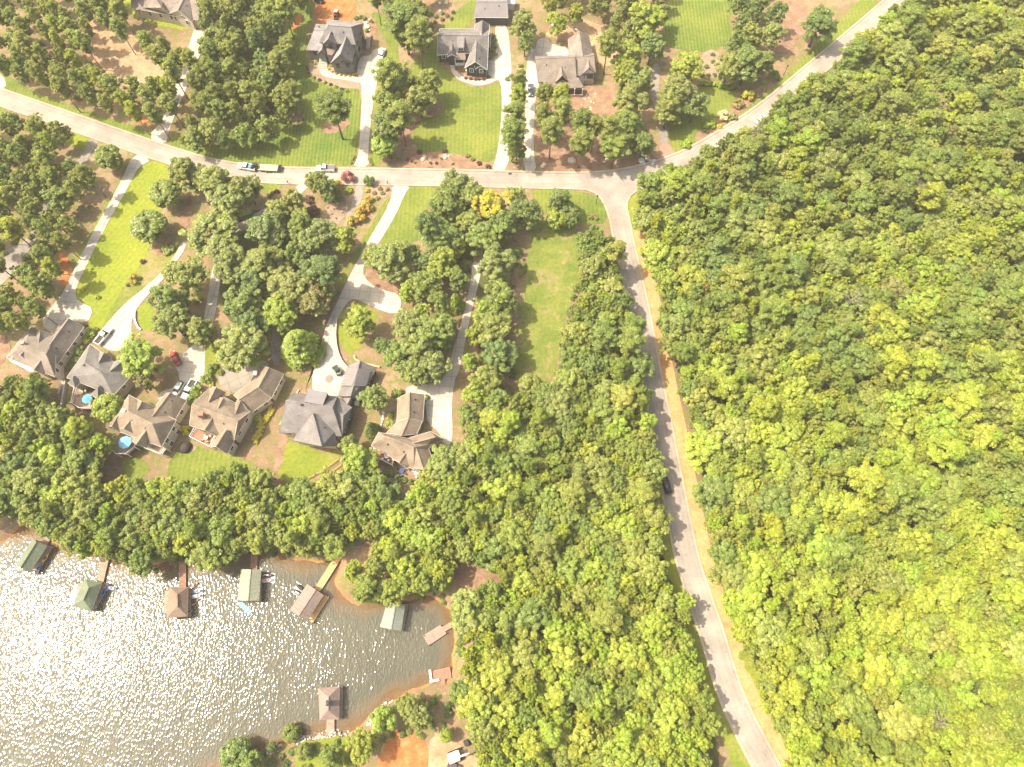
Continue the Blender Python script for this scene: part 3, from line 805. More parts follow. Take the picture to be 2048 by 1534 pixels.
TONES = {   # leaf colours (linear)
    'mid green': (.205, .275, .050), 'dark green': (.150, .220, .052), 'olive green': (.262, .300, .072), 'yellow-green': (.355, .405, .042),
    'lime green': (.310, .420, .040), 'grey-green': (.250, .280, .090), 'pale green': (.34, .365, .11), 'amber': (.42, .32, .06), 'golden': (.50, .45, .045),
    'blue-green': (.150, .225, .080), 'pine green': (.275, .320, .085), 'maroon': (.13, .055, .055), 'pink': (.46, .18, .20), 'white-flowered': (.65, .58, .48),
    'brown-green': (.29, .24, .10), 'rusty': (.42, .27, .09)}
KINDS = {'broad': ('broadleaf_tree', BROAD, 4.0, 8.2), 'pine': ('pine_tree', PINE, 3.0, 12.4), 'cone': ('evergreen_tree', [CONE], 3.0, 4.0), 'round': ('round_tree', [ROUND], 3.0, 4.4)}
COUNT = {}
FOREST_REST = []
def vary(c, s=.07):
    k = 1 + random.uniform(-s, s); h = random.uniform(-.06, .06)
    return (max(0, c[0] * .985 * k * (1 + h)), max(0, c[1] * k), max(0, c[2] * .66 * k * (1 - h)), 1)
ROADS = np.array([(p.x, p.y) for p in MAIN + SIDE])
def road_gap(x, y): return float(np.min(np.hypot(ROADS[:, 0] - x, ROADS[:, 1] - y)))
def blend(tone, stand, k=.34):
    c = TONES[tone]
    return vary(c if stand is None else [a * (1 - k) + b * k for a, b in zip(c, stand)])
def plant_tree(kind, x, y, r, tone, label, group=None, hs=None, cat='tree', stand=None):
    name, protos, r0, zc = KINDS[kind]
    s = r / r0
    sz = hs if hs else s
    crown_me, trunk_me = random.choice(protos)
    e = empty(name, (x, y, ground_z(x, y) - .02), label, cat, group, random.uniform(0, 6.28))
    e.scale = (s, s, sz)
    for nm, me in (('trunk', trunk_me), ('crown', crown_me)):
        o = bpy.data.objects.new(nm, me); o.parent = e; col.objects.link(o)
        if nm == 'crown': o.color = blend(tone, stand)
    COUNT[name] = COUNT.get(name, 0) + 1
    return e
def tree_px(px, py, rpx, kind, tone, label, hs=None, group=None, scale_z=1.0):
    """crown centre and radius as seen in the photograph; the tree stands straight below"""
    name, protos, r0, zc = KINDS[kind]
    r = rpx / ppm(px, py, 8) * ((1.10 if not (870 < px < 965 and 530 < py < 770) else .85) if kind == 'broad' else 1.04)
    s = r / r0
    if hs is None:
        hs = max(.5, min(1.25, s ** .6)) if kind != 'pine' else max(.75, min(1.15, s ** .35))
    hs *= scale_z
    p = at(px, py, zc * hs)
    while road_gap(p.x, p.y) < 4.0 and hs > .35:      # never rooted in the road
        hs *= .9; p = at(px, py, zc * hs)
    return plant_tree(kind, p.x, p.y, r, tone, label, group, hs, 'tree', (.185, .230, .072) if tone not in ('golden', 'amber') else None)
def scatter(poly, n, rr, kinds, tones, where, group, zc=9.0, gap=.78, holes=(), hs=1.0, cat='tree', seed=0, drop=0.0):
    """trees of one stand: crown centres fill the outline, spaced by their size"""
    rs = random.Random(seed)
    xs = [at(x, y, zc) for x, y in poly]
    x0, x1 = min(p.x for p in xs), max(p.x for p in xs); y0, y1 = min(p.y for p in xs), max(p.y for p in xs)
    got = []; cell = {}
    n_big = int(n * .12)
    for it in range(n * 150):
        if len(got) >= n: break
        x, y = rs.uniform(x0, x1), rs.uniform(y0, y1)
        px, py = proj(x, y, zc)
        if not inside(px, py, poly) or any(inside(px, py, h) for h in holes) or road_gap(x, y) < 3.9: continue
        t = rs.random()                       # the widest crowns first, smaller ones in the gaps
        if len(got) < n_big and it < n * 12: r = rr[0] + (rr[1] - rr[0]) * (.75 + .35 * t)
        else: r = rr[0] + (rr[1] - rr[0]) * t * .8 * (1 - .5 * it / (n * 150))
        ci, cj = int(x // 6), int(y // 6); ok = True
        for a in range(ci - 2, ci + 3):
            for b in range(cj - 2, cj + 3):
                for (qx, qy, qr) in cell.get((a, b), ()):
                    if (qx - x) ** 2 + (qy - y) ** 2 < (gap * (qr + r)) ** 2: ok = False; break
                if not ok: break
            if not ok: break
        if not ok: continue
        cell.setdefault((ci, cj), []).append((x, y, r)); got.append((x, y, r, px, py))
    out = []
    for (x, y, r, px, py) in got:
        kk = kinds(px, py) if callable(kinds) else kinds
        kind = rs.choices(list(kk), list(kk.values()))[0]
        tw = tones(px, py) if callable(tones) else tones
        tone = rs.choices(list(tw), list(tw.values()))[0]
        name, protos, r0, zc0 = KINDS[kind]
        rk = r * (.78 if kind == 'pine' else 1.0)
        size = 'large' if r > rr[0] + (rr[1] - rr[0]) * .62 else ('small' if r < rr[0] + (rr[1] - rr[0]) * .22 else 'mid-sized')
        h = hs * rs.uniform(.92, 1.08) * (.78 + .22 * min(1.25, rk / r0))
        if kind == 'pine': h *= .92
        noun = {'broad': 'broadleaf tree', 'pine': 'pine', 'cone': 'conical evergreen', 'round': 'round-crowned tree'}[kind]
        w = where(px, py) if callable(where) else where
        out.append((kind, x, y, rk, tone, f"{size} {'soft green' if tone == 'pine green' else tone} {noun} {w}", group, h, px, py))
    return out

# ---- stands of trees
def big_tones(px, py):
    k = max(0., min(1., (py - 300) / 900.)); e = max(0., min(1., (px - 1300) / 700.))
    f = math.sin(px * .021 + 1.7 * math.sin(py * .011)) + math.sin(py * .017 + 1.3 * math.sin(px * .013 + 1)) + .6 * math.sin((px - py) * .031)
    yl = math.exp(.85 * f); og = math.exp(-.6 * f)
    return {'mid green': (2.6 - 1.9 * k) * og, 'dark green': (1.2 - 1.0 * k) * og, 'olive green': 2.6 - .6 * k, 'yellow-green': (.8 + 1.7 * k + .7 * e) * yl, 'lime green': (.35 + 1.3 * k) * yl,
            'grey-green': .6 - .4 * k, 'pale green': .6, 'rusty': .03, 'brown-green': .06}
def stand_colour(px, py):
    k = max(0., min(1., (py - 330) / 850.)) * (.55 + .45 * max(0., min(1., (px - 500) / 1000.)))
    a, b = (.195, .245, .066), (.305, .360, .050)
    return [u * (1 - k) + v * k for u, v in zip(a, b)]
def forest_where(px, py):
    if py < 330:
        a = ('by the upper road' if py > 300 - (px - 1450) * .82 + 10 - 120 and px < 1560 + (300 - py) * 1.1 else 'at the top right corner' if px > 1880 else 'below the upper road')
        return f'in right forest, {a}, ' + ('topmost' if py < 110 else 'high up' if py < 220 else 'above junction')
    lev = ('junction' if py < 450 else 'meadow top' if py < 560 else 'meadow middle' if py < 690 else 'meadow foot' if py < 800 else 'lakeside houses' if py < 940 else 'shore path' if py < 1070 else 'upper docks' if py < 1210 else 'open dock' if py < 1310 else 'lowest dock' if py < 1430 else 'excavator')
    e = px - (1320 + (py - 620) * .24 if py > 380 else 1300)
    edge = 'roadside' if e < 90 else 'second rank' if e < 210 else 'inner' if e < 380 else 'deep inside' if px < 1860 else 'right edge'
    return f'in right forest, {edge}, opposite the {lev}'
STANDS = []
STANDS += scatter([(1283, 380), (1310, 355), (1360, 332), (1400, 306), (1435, 290), (1475, 283), (1520, 250), (1570, 203), (1610, 178), (1655, 150), (1692, 116), (1732, 80), (1760, 46), (1810, 0), (1880, -70), (2150, -70), (2150, 1610), (1625, 1610),
                   (1600, 1500), (1555, 1420), (1520, 1330), (1490, 1260), (1464, 1180), (1446, 1100), (1435, 1020), (1427, 950), (1411, 880), (1398, 830), (1377, 760), (1356, 690), (1339, 620), (1327, 560), (1314, 500), (1300, 450), (1284, 420)],
                  1700, (1.7, 5.6), lambda px, py: {'broad': .55 if py < 420 else .80, 'pine': .45 if py < 420 else .20}, big_tones, forest_where, 'trees of the big forest right of the road', 9.5, .50, seed=1)
def mid_where(px, py):
    if py < 770: return 'between meadow and straight road, ' + ('upper part' if py < 560 else 'middle part' if py < 670 else 'lower part')
    side = 'left side' if px < 1020 else 'middle' if px < 1170 else 'roadside'
    lev = 'below the meadow' if py < 880 else 'opposite the shore path' if py < 1040 else 'opposite the upper docks' if py < 1200 else 'opposite the open dock' if py < 1320 else 'opposite the lowest dock' if py < 1440 else 'bottom edge'
    return f'in central wood, {side}, {lev}'
STANDS += scatter([(1190, 455), (1220, 475), (1232, 520), (1248, 590), (1260, 640), (1270, 690), (1286, 760), (1296, 840), (1306, 920), (1316, 1000), (1322, 1070), (1290, 1105), (1335, 1160), (1372, 1200), (1372, 1260), (1386, 1320), (1405, 1380), (1425, 1450), (1410, 1534), (1415, 1600), (975, 1600), (965, 1500), (945, 1420), (930, 1345), (940, 1270), (910, 1215), (960, 1185), (1000, 1150), (960, 1115), (900, 1100), (880, 1150), (830, 1150), (780, 1100), (750, 1060), (800, 1000), (850, 955), (905, 905), (955, 855), (970, 830), (1005, 795), (1060, 790), (1115, 778), (1135, 700), (1150, 640), (1168, 580), (1172, 520), (1168, 475)],
                  520, (1.7, 4.8), {'broad': .92, 'pine': .08}, lambda px, py: {'mid green': 2.8 - py / 900, 'dark green': 1.9 - py / 900, 'blue-green': max(0., 1.1 - py / 1000), 'olive green': 1.5, 'yellow-green': max(.25, (py - 650) / 330), 'lime green': max(.2, (py - 700) / 420), 'grey-green': .8, 'pale green': .5},
                  mid_where, 'trees of the wood left of the straight road', 8.5, .52, seed=2)
STANDS += scatter([(-60, 760), (0, 760), (60, 748), (105, 792), (100, 822), (160, 845), (190, 865), (215, 905), (242, 950), (270, 975), (330, 965), (380, 975), (420, 955), (470, 935), (520, 955), (560, 975), (620, 975), (680, 955), (720, 935), (760, 965), (785, 1000), (765, 1035), (735, 1070), (690, 1085), (640, 1092), (600, 1100), (560, 1080), (510, 1080), (450, 1104), (400, 1112), (350, 1095), (300, 1122), (250, 1122), (210, 1095), (150, 1098), (110, 1065), (65, 1035), (45, 1005), (0, 1015), (-60, 1030)],
                  160, (2.2, 4.8), {'broad': .96, 'pine': .04}, {'mid green': 2, 'dark green': 1.1, 'olive green': 1.6, 'yellow-green': 1.3, 'lime green': .5, 'grey-green': 1., 'blue-green': .4, 'pale green': .4},
                  lambda px, py: 'in the shore belt, ' + ('left picture edge' if px < 130 else 'behind green docks' if px < 330 else 'behind brown and pale docks' if px < 560 else 'near the shore path'),
                  'trees of the shore belt above the docks', 8., .54, holes=[[(172, 895), (240, 900), (238, 955), (185, 985)]], seed=3)
STANDS += scatter([(700, 1175), (690, 1150), (735, 1120), (760, 1080), (800, 1100), (880, 1120), (890, 1160), (860, 1190), (810, 1185), (770, 1180), (730, 1190)], 16, (2.4, 4.0), {'broad': 1.},
                  {'mid green': 2, 'olive green': 1.5, 'yellow-green': .8, 'grey-green': .7}, 'on the point between the two coves', 'trees on the point between the coves', 7.5, .66, seed=4)
STANDS += scatter([(-60, -60), (255, -60), (250, 60), (330, 85), (402, 100), (395, 170), (345, 215), (330, 236), (300, 228), (250, 218), (150, 192), (70, 165), (22, 138), (-60, 110)], 85, (2.4, 3.8), {'pine': .85, 'broad': .15},
                  {'pine green': 2.4, 'yellow-green': 1.3, 'olive green': 1.4, 'pale green': .8}, lambda px, py: 'in pine wood above the left road, ' + ('beside the bare soil' if 140 < px < 330 and py < 160 else 'at the left edge' if px < 140 else 'near the white drive'),
                  'pines above the left road', 12., .80, holes=[[(330, 245), (345, 170), (385, 95), (415, 40), (445, 50), (405, 130), (368, 205), (352, 255)], [(155, 60), (200, 30), (300, 90), (330, 130), (250, 165), (180, 120)], [(255, 0), (400, 0), (400, 62), (262, 45)]], seed=5)
STANDS += scatter([(405, 0), (400, -60), (600, -60), (588, 0), (575, 90), (560, 130), (592, 165), (588, 225), (530, 268), (480, 250), (450, 285), (395, 282), (362, 250), (385, 180), (402, 100)], 75, (2.6, 4.2), {'pine': .45, 'broad': .55},
                  {'pine green': 1.5, 'olive green': 2, 'grey-green': 1.2, 'mid green': 1.2, 'dark green': .7}, lambda px, py: 'in the mixed wood left of the grey house, ' + ('top' if py < 90 else 'middle' if py < 190 else 'by the road'),
                  'trees left of the grey house', 10.5, .60, seed=6)
STANDS += scatter([(-60, 225), (0, 225), (60, 212), (112, 232), (130, 275), (100, 300), (150, 330), (185, 345), (172, 385), (120, 400), (128, 470), (105, 560), (62, 640), (-10, 650), (-60, 640)], 60, (2.4, 3.9), {'pine': .6, 'broad': .4},
                  {'pine green': 2.2, 'olive green': 1.5, 'mid green': .8, 'yellow-green': 1.1, 'pale green': .6}, lambda px, py: 'left of the long drive, ' + ('by the road' if py < 340 else 'middle' if py < 480 else 'lower end'),
                  'trees left of the long drive', 10., .80, holes=[[(0, 480), (45, 460), (60, 500), (20, 560), (0, 560)], [(130, 395), (190, 360), (215, 380), (160, 470), (130, 450)]], seed=7)
STANDS += scatter([(1085, -50), (1330, -50), (1330, 15), (1315, 60), (1270, 60), (1230, 30), (1150, 25), (1120, 40), (1095, 30)], 24, (2.4, 3.8), {'pine': .4, 'broad': .6},
                  {'olive green': 1.5, 'yellow-green': 1.5, 'mid green': 1, 'grey-green': .8}, 'behind the tan roofed house at the top edge', 'trees behind the tan roofed house', 9.5, .68, seed=8)
STANDS += scatter([(1470, -50), (1555, -50), (1552, 20), (1555, 80), (1540, 140), (1470, 145), (1445, 120), (1480, 60)], 12, (3.2, 4.6), {'broad': 1.}, {'dark green': 1.5, 'grey-green': 1.2, 'olive green': .6}, 'right of the round lawn', 'trees right of the round lawn', 7.5, .62, seed=9)
STANDS += scatter([(735, -50), (860, -50), (845, 60), (800, 80), (790, 30), (745, 10)], 14, (2.6, 3.8), {'pine': .7, 'broad': .3}, {'pine green': 1, 'mid green': 1, 'dark green': .6}, 'above the navy house at the top edge', 'trees above the navy house', 11., .72, seed=10)
# the 300 broadleaf trees that show largest stand singly; the smallest of the forest are one mass
def shows(s):
    return s[3] * ppm(s[8], s[9]) if -25 < s[8] < 2073 and -25 < s[9] < 1559 else 0.0
keep = set()
for kind_, lim in (('broad', 215), ('pine', 245)):
    B_ = sorted([s for s in STANDS if s[0] == kind_], key=lambda s: -shows(s))
    keep |= set(id(s) for s in B_[:lim])
for s in STANDS:
    if id(s) in keep: plant_tree(s[0], s[1], s[2], s[3], s[4], s[5], s[6], s[7], 'tree', stand_colour(s[8], s[9]))
    else: FOREST_REST.append(s)
PROTO_COL = bpy.data.collections.new('crown_kinds')        # crowns drawn by the masses below, never shown themselves
for k_, (me_, _) in enumerate(BROAD + PINE):
    PROTO_COL.objects.link(bpy.data.objects.new('crown_%02d' % k_, me_))
M_MASS = M_LEAF.copy(); M_MASS.name = 'mass_leaf'
_nt = M_MASS.node_tree
_oi = [n for n in _nt.nodes if n.type == 'OBJECT_INFO'][0]
_an = nd(_nt, 'ShaderNodeAttribute', attribute_name='leafcol', attribute_type='INSTANCER')
for _s in [l.to_socket for l in _nt.links if l.from_node == _oi]: _nt.links.new(_an.outputs['Color'], _s)
_nt.nodes.remove(_oi)
def mass_nodes():
    g = bpy.data.node_groups.new('leaf_mass', 'GeometryNodeTree')
    g.interface.new_socket('Geometry', in_out='INPUT', socket_type='NodeSocketGeometry')
    g.interface.new_socket('Geometry', in_out='OUTPUT', socket_type='NodeSocketGeometry')
    gi = g.nodes.new('NodeGroupInput'); go = g.nodes.new('NodeGroupOutput')
    ci = g.nodes.new('GeometryNodeCollectionInfo'); ci.inputs['Collection'].default_value = PROTO_COL
    ci.inputs['Separate Children'].default_value = True; ci.inputs['Reset Children'].default_value = True
    ip = g.nodes.new('GeometryNodeInstanceOnPoints'); ip.inputs['Pick Instance'].default_value = True
    def na(name, t):
        n = g.nodes.new('GeometryNodeInputNamedAttribute'); n.data_type = t; n.inputs['Name'].default_value = name
        return [o for o in n.outputs if o.enabled and o.name == 'Attribute'][0]
    g.links.new(gi.outputs[0], ip.inputs['Points']); g.links.new(ci.outputs[0], ip.inputs['Instance'])
    g.links.new(na('idx', 'INT'), ip.inputs['Instance Index']); g.links.new(na('rot', 'FLOAT_VECTOR'), ip.inputs['Rotation']); g.links.new(na('scl', 'FLOAT_VECTOR'), ip.inputs['Scale'])
    sm = g.nodes.new('GeometryNodeSetMaterial'); sm.inputs['Material'].default_value = M_MASS
    g.links.new(ip.outputs[0], sm.inputs[0]); g.links.new(sm.outputs[0], go.inputs[0])
    return g
MASS_NG = mass_nodes()
def mass(name, items, label, cat):
    """one mass of leaves: (x, y, z0, r scale, z scale, tone, kind, stand colour)"""
    me = bpy.data.meshes.new(name); n = len(items)
    me.vertices.add(n); me.vertices.foreach_set('co', np.array([(i[0], i[1], i[2]) for i in items], np.float32).ravel())
    a = me.attributes.new('idx', 'INT', 'POINT'); a.data.foreach_set('value', np.array([random.randrange(len(BROAD)) if i[6] == 'broad' else len(BROAD) + random.randrange(len(PINE)) for i in items], np.int32))
    a = me.attributes.new('rot', 'FLOAT_VECTOR', 'POINT'); a.data.foreach_set('vector', np.array([(0, 0, random.uniform(0, 6.28)) for i in items], np.float32).ravel())
    a = me.attributes.new('scl', 'FLOAT_VECTOR', 'POINT'); a.data.foreach_set('vector', np.array([(i[3], i[3], i[4]) for i in items], np.float32).ravel())
    a = me.attributes.new('leafcol', 'FLOAT_COLOR', 'POINT'); a.data.foreach_set('color', np.array([blend(i[5], i[7]) for i in items], np.float32).ravel())
    o = bpy.data.objects.new(name, me); col.objects.link(o)
    md = o.modifiers.new('leaf_mass', 'NODES'); md.node_group = MASS_NG
    return tag(o, label, cat, None, 'stuff')
items = [(s[1], s[2], ground_z(s[1], s[2]), s[3] / (4.0 if s[0] == 'broad' else 3.0), s[7], s[4], s[0], stand_colour(s[8], s[9])) for s in FOREST_REST]
if items: mass('forest', items, 'smaller trees filling the forest between the tall crowns', 'forest')
# understorey: saplings and brush under the woods
und = []
def brush(poly, n, rmin, rmax, seed, tones=('dark green', 'mid green', 'olive green')):
    rs = random.Random(seed); pts = [at(x, y, 2) for x, y in poly]
    x0, x1 = min(p.x for p in pts), max(p.x for p in pts); y0, y1 = min(p.y for p in pts), max(p.y for p in pts)
    k = 0
    for _ in range(n * 20):
        if k >= n: break
        x, y = rs.uniform(x0, x1), rs.uniform(y0, y1); px, py = proj(x, y, 2)
        if not inside(px, py, poly): continue
        r = rs.uniform(rmin, rmax); k += 1
        und.append((x, y, ground_z(x, y) - r * 1.1, r / 4., r / 4. * .9, rs.choice(tones), 'broad', None))
brush([(1290, 420), (1400, 335), (1560, 225), (1800, 30), (2100, 30), (2100, 1580), (1620, 1580), (1520, 1380), (1455, 1220), (1415, 1050), (1375, 850), (1318, 620)], 520, 1.6, 3.2, 21)
brush([(1180, 480), (1230, 530), (1290, 780), (1310, 960), (1320, 1080), (1370, 1250), (1410, 1450), (1400, 1580), (980, 1580), (950, 1400), (950, 1250), (1010, 1150), (900, 1080), (860, 1000), (960, 870), (1110, 800), (1150, 640)], 130, 1.4, 2.8, 22)
brush([(0, 800), (100, 830), (200, 920), (330, 990), (500, 990), (720, 970), (740, 1050), (600, 1085), (300, 1095), (60, 1040), (0, 1030)], 60, 1.0, 2.2, 23)
brush([(410, -20), (580, -20), (560, 120), (580, 210), (480, 250), (400, 270), (390, 180)], 40, 1.0, 2.2, 24)
brush([(440, 430), (520, 420), (600, 420), (660, 480), (640, 560), (600, 640), (540, 660), (450, 650), (440, 560)], 45, .7, 1.6, 25)
brush([(870, 400), (1000, 400), (1010, 480), (1010, 760), (950, 760), (960, 560), (900, 520), (850, 470)], 45, .7, 1.6, 26)
brush([(0, 20), (140, 40), (160, 110), (340, 190), (320, 225), (150, 190), (30, 140)], 60, .5, 1.3, 27)
brush([(0, 240), (100, 250), (120, 400), (100, 540), (50, 640), (0, 640)], 60, .5, 1.3, 28)
brush([(350, 590), (400, 570), (410, 650), (360, 690)], 10, .5, 1.2, 29)
brush([(810, 560), (900, 560), (890, 700), (820, 740), (770, 680)], 30, .5, 1.2, 30)
brush([(1240, 150), (1300, 160), (1310, 300), (1240, 300)], 24, .5, 1.2, 31)
brush([(100, 1085), (250, 1118), (340, 1118), (470, 1100), (600, 1108), (660, 1100), (660, 1085), (500, 1080), (300, 1090), (120, 1060)], 60, .6, 1.3, 32)
brush([(440, 1540), (520, 1510), (600, 1492), (700, 1480), (760, 1460), (850, 1400), (900, 1390), (930, 1420), (880, 1460), (740, 1510), (700, 1560)], 45, .5, 1.2, 33)
brush([(690, 1180), (720, 1200), (800, 1195), (880, 1200), (910, 1240), (915, 1340), (930, 1340), (930, 1220), (860, 1170)], 40, .6, 1.3, 34)
brush([(1020, 440), (1050, 440), (1052, 520), (1040, 600), (1030, 700), (1024, 790), (1000, 790), (1010, 650)], 40, .5, 1.3, 35)
brush([(1160, 455), (1180, 460), (1175, 540), (1160, 600), (1140, 660), (1125, 780), (1105, 790), (1112, 700), (1140, 600), (1158, 520)], 36, .5, 1.3, 36)
if und: mass('undergrowth', und, 'low brush and saplings under the forest crowns', 'undergrowth')

